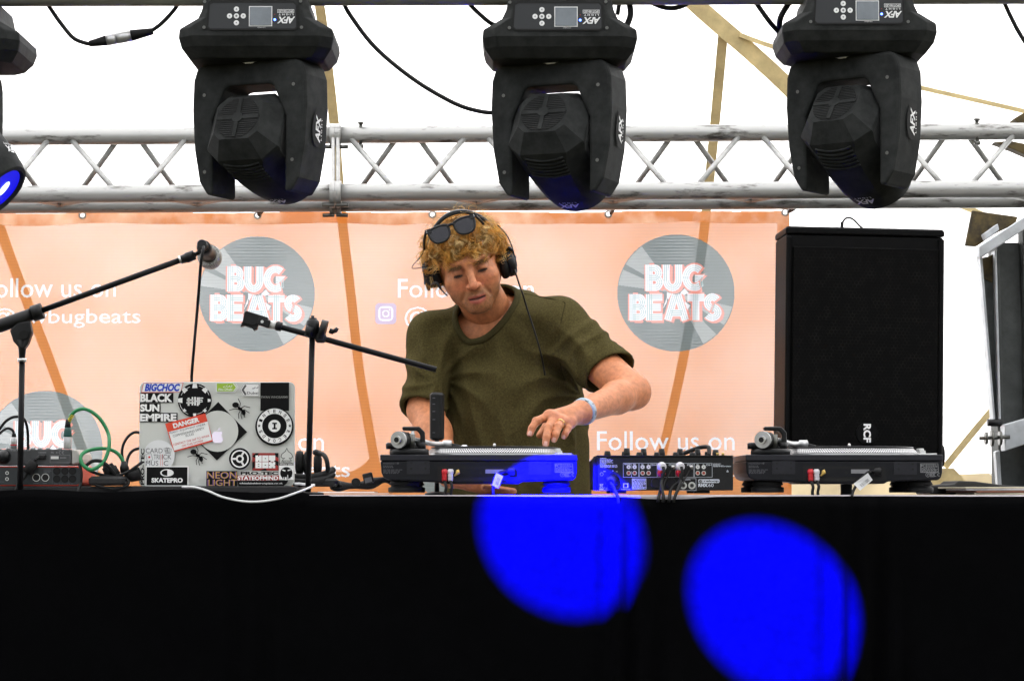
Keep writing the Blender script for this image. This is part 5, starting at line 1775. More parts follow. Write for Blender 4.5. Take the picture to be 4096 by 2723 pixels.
# round hub mark
sticker('sticker', circ(1444, 1092, 146, 40), 'st_pale')
o = sticker('sticker', circ(1444, 1092, 142, 40), 'st_black')
d = Deco(o, 'st_white', 'emblem'); d.ring(1444, 1092, 98, 116); d.ring(1444, 1092, 28, 52)
for a in (60, 180, 300):
    d.line([(1444 + 44 * math.cos(R(a)), 1092 - 44 * math.sin(R(a))), (1444 + 104 * math.cos(R(a)), 1092 - 104 * math.sin(R(a)))], 26)
d.done()
# HOT BOX
o = sticker('sticker', rct(1606, 1016, 1948, 1244), 'st_dkred')
d = Deco(o, 'st_black', 'dark_patches'); d.poly([(1606, 1060), (1650, 1020), (1700, 1016), (1640, 1080)]).poly([(1900, 1016), (1948, 1016), (1948, 1080), (1905, 1060)]).poly([(1606, 1140), (1640, 1120), (1640, 1200), (1606, 1230)]).poly([(1700, 1244), (1780, 1215), (1800, 1244)]).poly([(1905, 1110), (1948, 1130), (1948, 1190), (1910, 1170)]); d.done()
d = Deco(o, 'st_white', 'tile')
for r_ in range(2):
    for c_ in range(3):
        d.poly(rct(1648 + c_ * 88, 1048 + r_ * 86, 1730 + c_ * 88, 1128 + r_ * 86))
d.done()
d = Deco(o, 'st_black'); d.line([(1690, 1046), (1690, 1062)], 10).line([(1690, 1112), (1690, 1130)], 10).line([(1770, 1088), (1786, 1088)], 10).line([(1822, 1122), (1845, 1122)], 14).line([(1892, 1122), (1912, 1122)], 14) \
    .line([(1680, 1160), (1700, 1160)], 8).line([(1680, 1188), (1700, 1188)], 8).line([(1768, 1174), (1786, 1174)], 10).line([(1866, 1134), (1866, 1148)], 10).line([(1866, 1200), (1866, 1216)], 10).line([(1824, 1176), (1836, 1176)], 10).line([(1898, 1176), (1912, 1176)], 10); d.done()
# spade
o = sticker('sticker', rct(1972, 948, 2140, 1142), 'lid')
d = Deco(o, 'st_black')
sp_ = [(2056, 955), (2075, 995), (2120, 1030), (2132, 1065), (2112, 1088), (2085, 1082), (2118, 1116), (1995, 1116), (2028, 1082), (2000, 1088), (1980, 1065), (1992, 1030), (2037, 995)]
d.line(sp_, 8, True); d.text('PRO-TEC', 1988, 1124, 2122, 1140, bold=.03); d.done()
# white label
o = sticker('sticker', rct(1956, 1148, 2140, 1178)); d = Deco(o, 'st_white'); d.text('White label', 1962, 1150, 2136, 1174, bold=.01); d.done()
o = sticker('sticker', rct(1958, 1178, 2146, 1362), 'st_white')
d = Deco(o, 'st_black', 'drip_drawing'); d.poly(circ(2052, 1278, 80, 26)); d.line([(2100, 1300), (2100, 1345)], 12).line([(2122, 1290), (2122, 1325)], 8).line([(2005, 1320), (2005, 1352)], 9); d.done()
d = Deco(o, 'st_white', 'drip_highlight'); d.line([(2000, 1235), (2040, 1250)], 16).line([(2070, 1245), (2110, 1232)], 14).line([(2045, 1330), (2045, 1372)], 20).line([(2070, 1300), (2072, 1355)], 8).line([(2020, 1328), (2018, 1360)], 8); d.done()
# PRO-TEC STATE OF MIND
o = sticker('sticker', rct(1450, 1252, 1952, 1304), 'lid'); d = Deco(o, 'st_black'); d.text('PRO-TEC', 1456, 1258, 1948, 1300, bold=.05); d.done()
o = sticker('sticker', rct(1412, 1308, 1956, 1372), 'st_dkred'); d = Deco(o, 'st_white'); d.text('STATEOFMIND', 1418, 1314, 1946, 1370, bold=.04); d.done()
o = sticker('sticker', [(1412, 1376), (2078, 1372), (2060, 1410), (2020, 1444), (1430, 1446)]); d = Deco(o, 'st_white'); d.text('whitelabeldetroitpizza.co.uk', 1442, 1398, 2006, 1428, bold=.005); d.done()

# ------------------------------------------------------------------ things the laptop and boxes stand on
M['case'] = mat('black_flight_case', (.005, .005, .005), .7, var=.3, vscale=30)
pl_ = MB(); pl_.box((P(830, 1960, YL).x, YL + .12, TZ + .0105), (.42, .30, .021), bev=.003)
tag(pl_.build('laptop_riser', M['case']), 'flat black board under the laptop', 'board')
pl_ = MB(); pl_.box((P(110, 1960, 5.86).x, 5.955, TZ + .0105), (.46, .24, .0205), bev=.003)
tag(pl_.build('interface_riser', M['case']), 'flat black board under the audio interface at the left', 'board')
M['white_cable'] = mat('white_charger_cable', (.72, .72, .72), .45)
wc = thing('charger_cable', 'white laptop charging cable drooping over the front of the table', 'cable', P(1000, 2000, 5.72))
MB().tube(smooth_path([P(1255, 1938, 5.80), P(1240, 1948, 5.76), P(1180, 1972, 5.715), P(1100, 1997, 5.70), P(1000, 2006, 5.70), P(900, 1990, 5.70), P(830, 1962, 5.715), P(780, 1948, 5.74), P(730, 1946, 5.80)], 7), .0027, 8).build('cord', M['white_cable'], wc)
MB().box(P(1188, 1934, YL), (.012, .008, .006), bev=.0015).build('plug', M['white_cable'], wc)
MB().tube([P(1193, 1934, YL), P(1225, 1937, YL), P(1260, 1940, YL)], [.0036, .003, .0027], 10).build('strain_relief', M['white_cable'], wc)
pp = MB()
for (x0, x1, y0, Y0) in ((1272, 1492, 1962, 5.80), (1300, 1510, 1968, 5.79)):
    pass
pp.box((P(1385, 1961, 5.83).x, 5.90, TZ + .0068), (.13, .17, .002))
tag(pp.build('paper_sheet', M['paper']), 'thin white sheet lying on the table by the headphones', 'paper')
pp = MB(); pp.box((P(1420, 1968, 5.81).x, 5.89, TZ + .0033), (.16, .19, .0018)); tag(pp.build('paper_folder', M['offwhite']), 'pale folder beneath the thin white sheet', 'folder')

# ------------------------------------------------------------------ small mixer and audio interface at the left
YA = 5.84
af_ = pface(160, 1850, YA)


def za(x_, y_):
    return af_.uv(x_ * .3507, 1500 + y_ * .3507)


M['am_grey'] = mat('graphite_mixer_panel', (.045, .046, .048), .45, var=.15, vscale=40)
M['am_side'] = mat('silver_end_cheek', (.42, .40, .37), .4, var=.15, vscale=20)
M['orange_rim'] = mat('orange_red_rim', (.55, .03, .005), .45)
M['interface'] = mat('dark_interface_panel', (.012, .016, .018), .45)
ai = thing('audio_interface', 'dark audio interface with an orange red rim under the small mixer', 'audio interface', af_.p(za(0, 0)[0], za(0, 1260)[1], -.1))
k = MB(); k.prism(af_, rrect(*za(-520, 1262), *za(942, 1036), .012), -.18, 0); k.build('case', M['orange_rim'], ai, bevel=.002)
k = MB(); k.prism(af_, rrect(*za(-505, 1248), *za(922, 1050), .010), -.0, .0015); pa = k.build('back_panel', M['interface'], ai)
for x_, y_ in ((653, 1092), (745, 1092), (832, 1092), (653, 1182), (745, 1182), (832, 1182)):
    o = MB(); o.ring(af_, za(x_, y_), .0055, .0088, .0035, 20); so = o.build('jack_socket', M['rubber'], ai)
    o = MB(); o.disc(af_, za(x_, y_), .0056, .0020, 16); o.build('bore', M['fixture_dark'], so)
for x_ in (418, 521):
    o = MB(); o.disc(af_, za(x_, 1165), .0085, .002, 22); so = o.build('midi_socket', M['fixture_dark'], ai)
    o = MB(); o.ring(af_, za(x_, 1165), .0078, .0092, .0028, 24); o.build('ring', M['steel'], so)
for y_ in (1114, 1182):
    o = MB(); o.ring(af_, za(85, y_), .0024, .0042, .0026, 18); o.build('phono_socket', M['steel'], ai)
k = MB(); k.ribbon(af_, [za(600, 1060), za(600, 1240)], .0006, .002); k.ribbon(af_, [za(785, 1060), za(785, 1240)], .0006, .002)
bars(k, af_, *za(500, 1115), *za(590, 1070), 3, .002, 41); bars(k, af_, *za(385, 1238), *za(445, 1222), 1, .002, 42); bars(k, af_, *za(490, 1238), *za(550, 1222), 1, .002, 43); bars(k, af_, *za(620, 1244), *za(870, 1230), 1, .002, 44); bars(k, af_, *za(0, 1222), *za(60, 1205), 1, .002, 45)
k.build('print', M['dark_print'], ai)
am = thing('small_mixer', 'small grey audio mixer stacked on the orange rimmed interface', 'mixer', af_.p(za(400, 0)[0], za(0, 1030)[1], -.08))
k = MB(); k.prism(af_, [za(-520, 845), za(812, 845), za(812, 1005), za(790, 1024), za(-520, 1024)], -.16, .004); k.build('case', M['am_grey'], am, bevel=.002)
k = MB(); k.prism(af_, [za(813, 842), za(868, 848), za(905, 900), za(918, 960), za(900, 1008), za(813, 1022)], -.165, .001); k.build('end_cheek', M['am_side'], am, bevel=.004)
k = MB(); k.ribbon(af_, [za(575, 912), za(804, 912), za(804, 996), za(575, 996)], .0006, .0046, closed=True); k.text(af_, 'FC', (*za(585, 892), *za(618, 872)), .0046, bold=.03); ce_mark(k, af_, *za(690, 882), .0062, .0046)
k.ribbon(af_, [za(640, 872), za(660, 892)], .0008, .0046); k.ribbon(af_, [za(660, 872), za(640, 892)], .0008, .0046)
bars(k, af_, *za(440, 892), *za(545, 872), 1, .0046, 51); bars(k, af_, *za(125, 866), *za(345, 852), 1, .0046, 52); bars(k, af_, *za(690, 950), *za(760, 932), 1, .0046, 53)
k.build('print', M['grey_print'], am)
k = MB(); k.rect(af_, *za(583, 956), *za(672, 924), .005); k.build('serial_label', M['offwhite'], am)
for x_ in (345, 430, 520, 655, 60):
    MB().lathe([(.0055, 0), (.0055, .004), (.0045, .005)], Matrix.Translation(af_.p(*za(x_, 845), -.03)), 14).build('jack', M['silver'], am)
MB().tube([af_.p(*za(45, 932), .004), af_.p(*za(45, 932), .012), af_.p(*za(20, 940), .03)], [.017, .015, .006], 18).build('power_plug', M['black_plastic'], am)
MB().box(af_.p(*za(485, 935), .008), (.018, .012, .011), bev=.002).build('usb_plug', M['black_plastic'], am)
fb = thing('ferrite_cable', 'black cable with a thick ferrite barrel hanging in front of the interface', 'cable', af_.p(*za(370, 1100), .02))
f0, f1 = af_.p(*za(410, 985), .02), af_.p(*za(330, 1120), .022)
MB().tube([f0, f0.lerp(f1, .06), f0.lerp(f1, .94), f1], [.009, .0125, .0125, .009], 16).build('ferrite', M['rubber'], fb)
MB().tube(smooth_path([af_.p(*za(455, 935), .012), af_.p(*za(425, 960), .02), f0, f1, af_.p(*za(300, 1170), .024), af_.p(*za(240, 1240), .03), af_.p(*za(225, 1330), .05)], 5), .0038, 8).build('cord', M['cable'], fb)


def xlr(root, base, up, boot_m, ring_m):
    d = up.normalized()
    MB().tube([base, base + d * .003, base + d * .026, base + d * .028], [.0086, .0094, .0094, .0088], 18).build('shell', M['silver'], root)
    MB().tube([base + d * .028, base + d * .030, base + d * .043, base + d * .05], [.0098, .0102, .0088, .0074], 16).build('collar', M[ring_m], root)
    MB().tube([base + d * .048, base + d * .068], [.0076, .005], 14).build('boot', M[boot_m], root)


M['green'] = mat('green_cable', (.005, .19, .055), .45)
M['dkgreen'] = mat('dark_green_plug_ring', (.004, .06, .05), .45)
M['yellow'] = mat('yellow_marker_band', (.75, .55, .01), .5)
gc = thing('green_cable', 'green microphone cable looping from its silver plug on the small mixer', 'cable', af_.p(*za(750, 835), -.02))
xlr(gc, af_.p(*za(750, 838), -.02), Vector((0.003, 0, 1)), 'rubber', 'dkgreen')
gpts = [(760, 560), (772, 500), (800, 440), (860, 395), (940, 383), (1030, 420), (1130, 510), (1210, 650), (1243, 770), (1235, 880), (1195, 990), (1120, 1060), (1050, 1075), (980, 1035), (940, 960), (955, 895), (1020, 855), (1130, 835), (1240, 845), (1330, 890), (1390, 970), (1420, 1060)]
dep = [-.02] * 8 + [.0, .01, .02, .03, .03, .03, .025, .015, .0, -.01, -.01, -.01, -.01, -.01]
gp_ = smooth_path([af_.p(*za(a, b), d) for (a, b), d in zip(gpts, dep)], 6)
MB().tube(gp_, .0044, 10).build('cord', M['green'], gc)
for i in range(5):
    a = af_.p(*za(764 + i * 9, 520 - i * 15), -.02); b = af_.p(*za(767 + i * 9, 512 - i * 15), -.02)
    MB().tube([a, b], .0052, 12).build('marker_band', M['yellow'], gc)
MB().tube([af_.p(*za(1405, 980), -.01), af_.p(*za(1410, 1050), -.01), af_.p(*za(1415, 1110), -.01)], [.006, .0105, .0105], 14).build('socket', M['black_plastic'], gc)
wx = thing('adapter_plug', 'silver plug with red band standing on the small mixer', 'plug', af_.p(*za(135, 838), -.02))
MB().tube([af_.p(*za(137, 842), -.02), af_.p(*za(137, 712), -.02), af_.p(*za(137, 705), -.02)], [.0072, .0075, .006], 16).build('shell', M['silver'], wx)
MB().tube([af_.p(*za(135, 802), -.02), af_.p(*za(135, 788), -.02)], .0078, 16).build('band', M['red'], wx)
MB().tube([af_.p(*za(137, 705), -.02), af_.p(*za(135, 660), -.02)], [.0058, .0042], 12).build('boot', M['rubber'], wx)
MB().tube(smooth_path([af_.p(*za(135, 660), -.02), af_.p(*za(118, 625), -.02), af_.p(*za(75, 605), -.015), af_.p(*za(30, 625), -.01), af_.p(*za(-20, 680), 0), af_.p(*za(-80, 780), 0)], 6), .0032, 8).build('cord', M['cable'], wx)
gt = 'black cables tangled between the interface and the laptop'
cable('power_cable', [af_.p(*za(-60, 700), .0), af_.p(*za(0, 600), .0), af_.p(*za(80, 510), -.0), af_.p(*za(170, 472), -.01), af_.p(*za(240, 500), -.03), af_.p(*za(262, 620), -.05), af_.p(*za(262, 846), -.06)], .0034, 'black cable arching behind the left stand pole', group=gt)
cable('power_cable', [af_.p(*za(1640, 700), -.06), af_.p(*za(1560, 655), -.05), af_.p(*za(1480, 650), -.05), af_.p(*za(1400, 720), -.05), af_.p(*za(1355, 830), -.05), af_.p(*za(1360, 950), -.05), af_.p(*za(1420, 1090), -.04)], .0034, "black cable loop rising highest beside the laptop's left edge", group=gt)
cable('power_cable', [af_.p(*za(1640, 850), -.04), af_.p(*za(1560, 832), -.04), af_.p(*za(1480, 860), -.04), af_.p(*za(1430, 930), -.04), af_.p(*za(1420, 1030), -.03), af_.p(*za(1440, 1120), -.02)], .0034, "smaller black cable loop beside the laptop's left edge", group=gt)
cable('power_cable', [af_.p(*za(1620, 990), -.0), af_.p(*za(1560, 1040), .01), af_.p(*za(1450, 1110), .01), af_.p(*za(1300, 1150), .01), af_.p(*za(1150, 1130), .01), af_.p(*za(1020, 1080), .015), af_.p(*za(930, 1010), .02), af_.p(*za(955, 1120), .03), af_.p(*za(945, 1240), .03), af_.p(*za(925, 1340), .05)], .0036, 'black cable sweeping low from the laptop to the interface', group=gt)
cable('power_cable', [af_.p(*za(985, 1050), .02), af_.p(*za(1060, 985), .02), af_.p(*za(1160, 980), .02), af_.p(*za(1240, 1030), .02), af_.p(*za(1290, 1090), .015), af_.p(*za(1330, 1150), .01)], .0042, 'thick black cable humped over the green loop', group=gt)
cable('power_cable', [af_.p(*za(1040, 1180), .02), af_.p(*za(1120, 1250), .025), af_.p(*za(1280, 1290), .025), af_.p(*za(1430, 1275), .02), af_.p(*za(1480, 1220), .015), af_.p(*za(1400, 1160), .01), af_.p(*za(1200, 1155), .01), af_.p(*za(1080, 1180), .01)], .0036, 'flat black cable coil lying on the table left of the laptop', group=gt)
for (x0, y0, x1, y1), r0, lb_ in (((1190, 1010, 1250, 1140), .0105, 'black inline socket leaning against the green cable loop'), ((1255, 1010, 1330, 1140), .0105, 'second black inline plug beside the leaning socket'), ((1425, 1160, 1600, 1120), .016, "thick black plug lying at the laptop's lower left corner")):
    MB_ = MB(); a, b = af_.p(*za(x0, y0), .0), af_.p(*za(x1, y1), .0)
    MB_.tube([a, a.lerp(b, .25), a.lerp(b, .3), a.lerp(b, .95), b], [r0 * .5, r0 * .62, r0 * .95, r0, r0 * .85], 14)
    tag(MB_.build('cable_plug', M['rubber']), lb_, 'plug', 'black plugs left of the laptop')
pb_ = MB(); pb_.box(af_.p(*za(1240, 1205), -.0), (.085, .06, .022), bev=.006)
tag(pb_.build('power_adapter', M['case']), 'flat black power adapter under the tangle of cables', 'adapter')

# ------------------------------------------------------------------ headphones and bits right of the laptop
YP = 5.93
zf = pface(1300, 1880, YP)


def zp(x_, y_):
    return zf.uv(1140 + x_ * .21195, 1780 + y_ * .21195)


hpz = thing('folded_headphones', 'folded black headphones lying beside the laptop', 'headphones', zf.p(*zp(500, 830), -.03))
for cx, hw, y0, y1, d in ((245, 80, 95, 560, -.045), (400, 75, 110, 560, -.04), (600, 75, 160, 560, -.03)):
    c_ = zf.p(*zp(cx, (y0 + y1) / 2), d); H_ = (y1 - y0) * .21195 / PXM(YP) / 2; W_ = hw * .21195 / PXM(YP)
    T = Matrix.Translation(c_) @ Matrix.Rotation(math.pi / 2, 4, 'Y') @ Matrix.Diagonal((1, .62, 1, 1))
    MB().lathe([(H_ * .7, -W_), (H_ * .95, -W_ * .7), (H_, -W_ * .2), (H_, W_ * .3), (H_ * .9, W_ * .8), (H_ * .6, W_)], T, 28).build('ear_cup', M['rubber'], hpz)
MB().box(zf.p(*zp(590, 140), -.03), (.022, .02, .014), Matrix.Rotation(R(15), 3, 'Y'), bev=.004).build('hinge', M['black_plastic'], hpz)
MB().tube(smooth_path([zf.p(*zp(630, 150), -.02), zf.p(*zp(720, 180), -.01), zf.p(*zp(780, 270), -.0), zf.p(*zp(805, 400), .0), zf.p(*zp(800, 500), -.01)], 6), .0055, 8).build('yoke', M['black_plastic'], hpz)
for yb, dd in ((590, .012), (680, .02)):
    MB().tube(smooth_path([zf.p(*zp(120, yb), dd), zf.p(*zp(400, yb + 15), dd), zf.p(*zp(640, yb - 15), dd - .01), zf.p(*zp(800, yb - 70), dd - .03), zf.p(*zp(880, yb - 130), dd - .05)], 6), .0085, 10).build('headband', M['rubber'], hpz)
MB().box(zf.p(*zp(560, 700), -.02), (.11, .06, .02), bev=.006).build('slider', M['black_plastic'], hpz)
wg = MB()
wp = smooth_path([zf.p(*zp(860, 760), -.05), zf.p(*zp(1000, 770), -.04), zf.p(*zp(1150, 765), -.04), zf.p(*zp(1350, 760), -.04), zf.p(*zp(1550, 735), -.045), zf.p(*zp(1700, 690), -.05), zf.p(*zp(1850, 650), -.055), zf.p(*zp(2000, 680), -.06)], 6)
wg.tube(wp, [.010 + .003 * math.sin(i * .3) for i in range(len(wp))], 12)
tag(wg.build('cable_sleeve', M['case']), 'thick black sleeved cable lying between headphones and turntable', 'cable')
cs = thing('cable_socket', 'round black cable socket pointing at the camera by the turntable', 'socket', zf.p(*zp(1335, 780), 0))
MB().tube([zf.p(*zp(1335, 700), -.03), zf.p(*zp(1335, 700), -.005), zf.p(*zp(1335, 700), .0)], [.0095, .0108, .0098], 20).build('barrel', M['rubber'], cs)
o = MB(); o.disc(zf, zp(1335, 690), .0042, .0012, 14); o.build('bore', M['fixture_dark'], cs)
pg = thing('plug_block', 'small square black plug leaning beside the turntable', 'plug', zf.p(*zp(1560, 720), 0))
rot = Matrix.Rotation(R(-14), 3, 'Y')
MB().box(zf.p(*zp(1565, 620), -.01), (.0235, .02, .025), rot, bev=.002).build('body', M['black_plastic'], pg)
MB().box(zf.p(*zp(1572, 655), .0005), (.017, .001, .012), rot).build('rating_label', M['dark_print'], pg)
sb = MB(); sb.tube([zf.p(*zp(1050, 735), -.02), zf.p(*zp(1040, 760), -.02), zf.p(*zp(1000, 790), -.02)], [.005, .0065, .005], 10)
tag(sb.build('cable_stub', M['rubber']), 'short black cable end left of the round socket', 'plug')

# ------------------------------------------------------------------ upright camera behind the first turntable
YK = 6.17
vc = thing('pocket_camera', 'slim upright black camera standing behind the tonearm', 'camera', (P(1748, 1770, YK).x, YK, TZ))
cf = pface(1748, 1665, YK)
Mr = Matrix.Rotation(R(-22), 4, 'Z')
hw, hh = .0165, .059
o = MB(); o.loft([(-hh, .012, .010, .006), (-hh + .006, .0168, .0135, .006), (hh - .006, .0168, .0135, .006), (hh, .012, .010, .006)], Matrix.Translation(cf.o) @ Mr)
o.build('body', M['black_plastic'], vc, bevel=.0015)
k2 = Face((Matrix.Translation(cf.o) @ Mr) @ Vector((-.002, -.0138, 0)), Mr.to_3x3() @ Vector((1, 0, 0)), (0, 0, 1))
for v in (.045, .030, .012, -.008, -.04):
    o = MB(); o.prism(k2, [(-.004, v - .0012), (.003, v - .0012), (.003, v + .0012), (-.004, v + .0012)], 0, .0006); o.build('button', M['dark_print'], vc)
MB().tube([(vc.location.x, YK, TZ), (vc.location.x, YK, cf.o.z - hh + .002)], .006, 12).build('post', M['black_metal'], vc)
MB().lathe([(.03, 0), (.03, .004), (.012, .008)], Matrix.Translation((vc.location.x, YK, TZ)), 24).build('foot', M['black_metal'], vc)

# ------------------------------------------------------------------ records at the right end of the table
M['sl1'] = mat('cream_record_sleeve', (.55, .5, .36), .6, var=.2, vscale=30)
M['sl2'] = mat('grey_record_sleeve', (.45, .45, .46), .6, var=.2, vscale=30)
M['sl3'] = mat('brown_record_sleeve', (.16, .06, .03), .6, var=.3, vscale=30)
for i, (px0, py0, h, m_k, lb_) in enumerate(((3905, 1966, .0038, 'sl1', 'cream record sleeve at the bottom of the small pile'), (3885, 1957, .0036, 'sl3', 'brown record sleeve second from the bottom of the pile'), (3868, 1951, .0042, 'sl2', 'pale grey record sleeve in the middle of the pile'), (3848, 1944, .0034, 'sl1', 'cream record sleeve on top of the pile'))):
    x0 = P(px0, py0, 5.84).x
    z0 = TZ + .001 + i * .0048
    b_ = MB(); b_.box((x0 + .157, 5.98 + .004 * i, z0 + h / 2), (.314, .314, h), Matrix.Rotation(R((-2, 3, -1, 2)[i]), 3, 'Z'), bev=.0008)
    tag(b_.build('record_sleeve', M[m_k]), lb_, 'record sleeve', 'record sleeves at the right end of the table')
bg_ = MB()
ys = [(3720, 1940), (3790, 1938), (3820, 1934), (3834, 1922), (3900, 1924), (3960, 1932), (4020, 1940), (4096, 1944), (4250, 1950)]
rings = []
for px, py in ys:
    a = P(px, py, 6.14); rings.append([Vector((a.x, 6.14, TZ + .001)), Vector((a.x, 6.36, TZ + .001)), Vector((a.x, 6.36, a.z)), Vector((a.x, 6.14, a.z))])
bg_.rings(rings)
tag(bg_.build('record_bag', M['case'], bevel=.004), 'limp black record bag lying behind the sleeves', 'bag')
# ------------------------------------------------------------------ the performer: implicit surfaces meshed with surface nets
def A3(p):
    return np.array([p[0], p[1], p[2]], float)


def s_cone(p, a, b, r0, r1):
    a = A3(a); b = A3(b); ab = b - a
    t = np.clip(((p - a) @ ab) / (ab @ ab), 0, 1)
    return np.linalg.norm(p - a - t[..., None] * ab, axis=-1) - (r0 + (r1 - r0) * t)


def s_ell(p, c, r, Rm=None):
    q = p - A3(c)
    if Rm is not None:
        q = q @ Rm
    r = np.array(r, float)
    k0 = np.linalg.norm(q / r, axis=-1)
    k1 = np.linalg.norm(q / (r * r), axis=-1)
    return k0 * (k0 - 1) / np.maximum(k1, 1e-9)


def smin(a, b, k):
    h = np.clip(.5 + .5 * (b - a) / k, 0, 1)
    return b + (a - b) * h - k * h * (1 - h)


def smax(a, b, k):
    return -smin(-a, -b, k)


def surface_net(fn, lo, hi, h):
    lo = np.array(lo, float); hi = np.array(hi, float)
    n = np.ceil((hi - lo) / h).astype(int) + 1
    ax = [lo[i] + h * np.arange(n[i]) for i in range(3)]
    V = np.empty(n, np.float32)
    yy, zz = np.meshgrid(ax[1], ax[2], indexing='ij')
    step = max(1, int(400000 / (n[1] * n[2])))
    for i in range(0, n[0], step):
        xs = ax[0][i:i + step]
        p = np.empty((len(xs), n[1], n[2], 3))
        p[..., 0] = xs[:, None, None]; p[..., 1] = yy[None]; p[..., 2] = zz[None]
        V[i:i + step] = fn(p)
    S = V < 0
    c = [S[i:n[0] - 1 + i, j:n[1] - 1 + j, k:n[2] - 1 + k] for i in (0, 1) for j in (0, 1) for k in (0, 1)]
    cnt = sum(x.astype(np.int8) for x in c)
    act = (cnt > 0) & (cnt < 8)
    idx = -np.ones(act.shape, np.int64)
    cells = np.argwhere(act)
    idx[act] = np.arange(len(cells))
    acc = np.zeros((len(cells), 3)); num = np.zeros(len(cells))
    corners = [(i, j, k) for i in (0, 1) for j in (0, 1) for k in (0, 1)]
    for a in range(8):
        for b in range(a + 1, 8):
            ca, cb = np.array(corners[a]), np.array(corners[b])
            if np.abs(ca - cb).sum() != 1:
                continue
            ia = cells + ca; ib = cells + cb
            va = V[ia[:, 0], ia[:, 1], ia[:, 2]].astype(float); vb = V[ib[:, 0], ib[:, 1], ib[:, 2]].astype(float)
            m = (va < 0) != (vb < 0)
            t = np.where(m, va / np.where(m, va - vb, 1), 0)
            acc[m] += ca + t[m, None] * (cb - ca); num[m] += 1
    vs_ = lo + h * (cells + acc / np.maximum(num, 1)[:, None])
    faces = []
    for d in range(3):
        e1, e2 = [(1, 2), (2, 0), (0, 1)][d]
        sl0 = [slice(None)] * 3; sl1 = [slice(None)] * 3
        sl0[d] = slice(0, n[d] - 1); sl1[d] = slice(1, n[d])
        ch = S[tuple(sl0)] != S[tuple(sl1)]
        ed = np.argwhere(ch)
        ok = (ed[:, e1] > 0) & (ed[:, e2] > 0) & (ed[:, e1] < n[e1] - 1) & (ed[:, e2] < n[e2] - 1)
        ed = ed[ok]
        ins = S[tuple(ed.T)]
        o1 = np.zeros(3, int); o1[e1] = 1
        o2 = np.zeros(3, int); o2[e2] = 1
        q = [idx[tuple((ed - a).T)] for a in (o1 + o2, o2, 0 * o1, o1)]
        q = np.stack(q, 1)
        q[~ins] = q[~ins][:, ::-1]
        faces.append(q)
    f = np.concatenate(faces)
    f = f[(f >= 0).all(1)]
    return vs_, f


def mesh_from(name, vs_, fs_, m, parent, cols=None):
    me = bpy.data.meshes.new(name)
    me.vertices.add(len(vs_)); me.vertices.foreach_set('co', np.asarray(vs_, np.float32).ravel())
    k = fs_.shape[1]
    me.loops.add(fs_.size); me.loops.foreach_set('vertex_index', fs_.astype(np.int32).ravel())
    me.polygons.add(len(fs_)); me.polygons.foreach_set('loop_start', np.arange(0, fs_.size, k, dtype=np.int32))
    me.update(calc_edges=True); me.validate()
    me.polygons.foreach_set('use_smooth', [True] * len(me.polygons))
    if cols is not None:
        at = me.color_attributes.new('Col', 'FLOAT_COLOR', 'POINT')
        at.data.foreach_set('color', np.concatenate([cols, np.ones((len(cols), 1))], 1).astype(np.float32).ravel())
    me.materials.append(m)
    o = bpy.data.objects.new(name, me); COL.objects.link(o)
    if parent is not None:
        o.parent = parent; bpy_mats.append((o, parent))
    return o


def attr_mat(name, rough, spec=.4, mott=.12, scale=60, bump=.15, bscale=900, sss=0.0, bdist=.0006):
    m = mat(name, (.5, .5, .5), rough, spec=spec, bump=bump, bscale=bscale, bdist=bdist)
    t = m.node_tree; b = t.nodes['Principled BSDF']
    a = t.nodes.new('ShaderNodeAttribute'); a.attribute_name = 'Col'
    tc = t.nodes.new('ShaderNodeTexCoord')
    nz = t.nodes.new('ShaderNodeTexNoise'); nz.inputs['Scale'].default_value = scale; nz.inputs['Detail'].default_value = 5
    t.links.new(tc.outputs['Object'], nz.inputs['Vector'])
    mr = t.nodes.new('ShaderNodeMapRange'); mr.inputs['From Min'].default_value = .3; mr.inputs['From Max'].default_value = .7
    mr.inputs['To Min'].default_value = 1 - mott; mr.inputs['To Max'].default_value = 1 + mott
    t.links.new(nz.outputs[0], mr.inputs['Value'])
    vm = t.nodes.new('ShaderNodeVectorMath'); vm.operation = 'SCALE'
    t.links.new(a.outputs['Color'], vm.inputs[0]); t.links.new(mr.outputs[0], vm.inputs['Scale'])
    t.links.new(vm.outputs[0], b.inputs['Base Color'])
    if sss > 0:
        b.inputs['Subsurface Weight'].default_value = sss
        b.inputs['Subsurface Radius'].default_value = (.012, .005, .003)
        b.inputs['Subsurface Scale'].default_value = 1.0
    return m


M['skin'] = attr_mat('sunburnt_skin', .46, .35, .20, 90, .45, 520, bdist=.0009)
M['hair'] = attr_mat('curly_blond_hair', .5, .35, .2, 120, 0.0)
M['shirt'] = mat('olive_tee_shirt', (.084, .070, .026), .92, spec=.05, col2=(.041, .033, .0125), vscale=230, thr=(.34, .66), bump=.35, bscale=500, bdist=.0012)
M['shirt_rib'] = mat('olive_ribbed_collar', (.044, .038, .015), .92, spec=.08, var=.25, vscale=300)
M['trousers'] = mat('dark_trousers', (.02, .02, .025), .85)
SKIN = np.array((.50, .190, .083))

# joints, from the photograph
sL, sR = P(1738, 1362, 6.53), P(2228, 1308, 6.50)
eR, wR = P(2524, 1566, 6.33), P(2328, 1648, 6.08)
eL, wL = P(1702, 1640, 6.48), P(1800, 1900, 6.27)
hL = P(1960, 1948, 6.22)
nb = P(1962, 1275, 6.54)
chest, belly, hips = P(2012, 1465, 6.57), P(2075, 1760, 6.61), P(2080, 2020, 6.64)

sleeveR = sR.lerp(eR, .70)
sleeveR_end = P(2440, 1492, 6.40)
sleeveL_end = P(1692, 1640, 6.47)

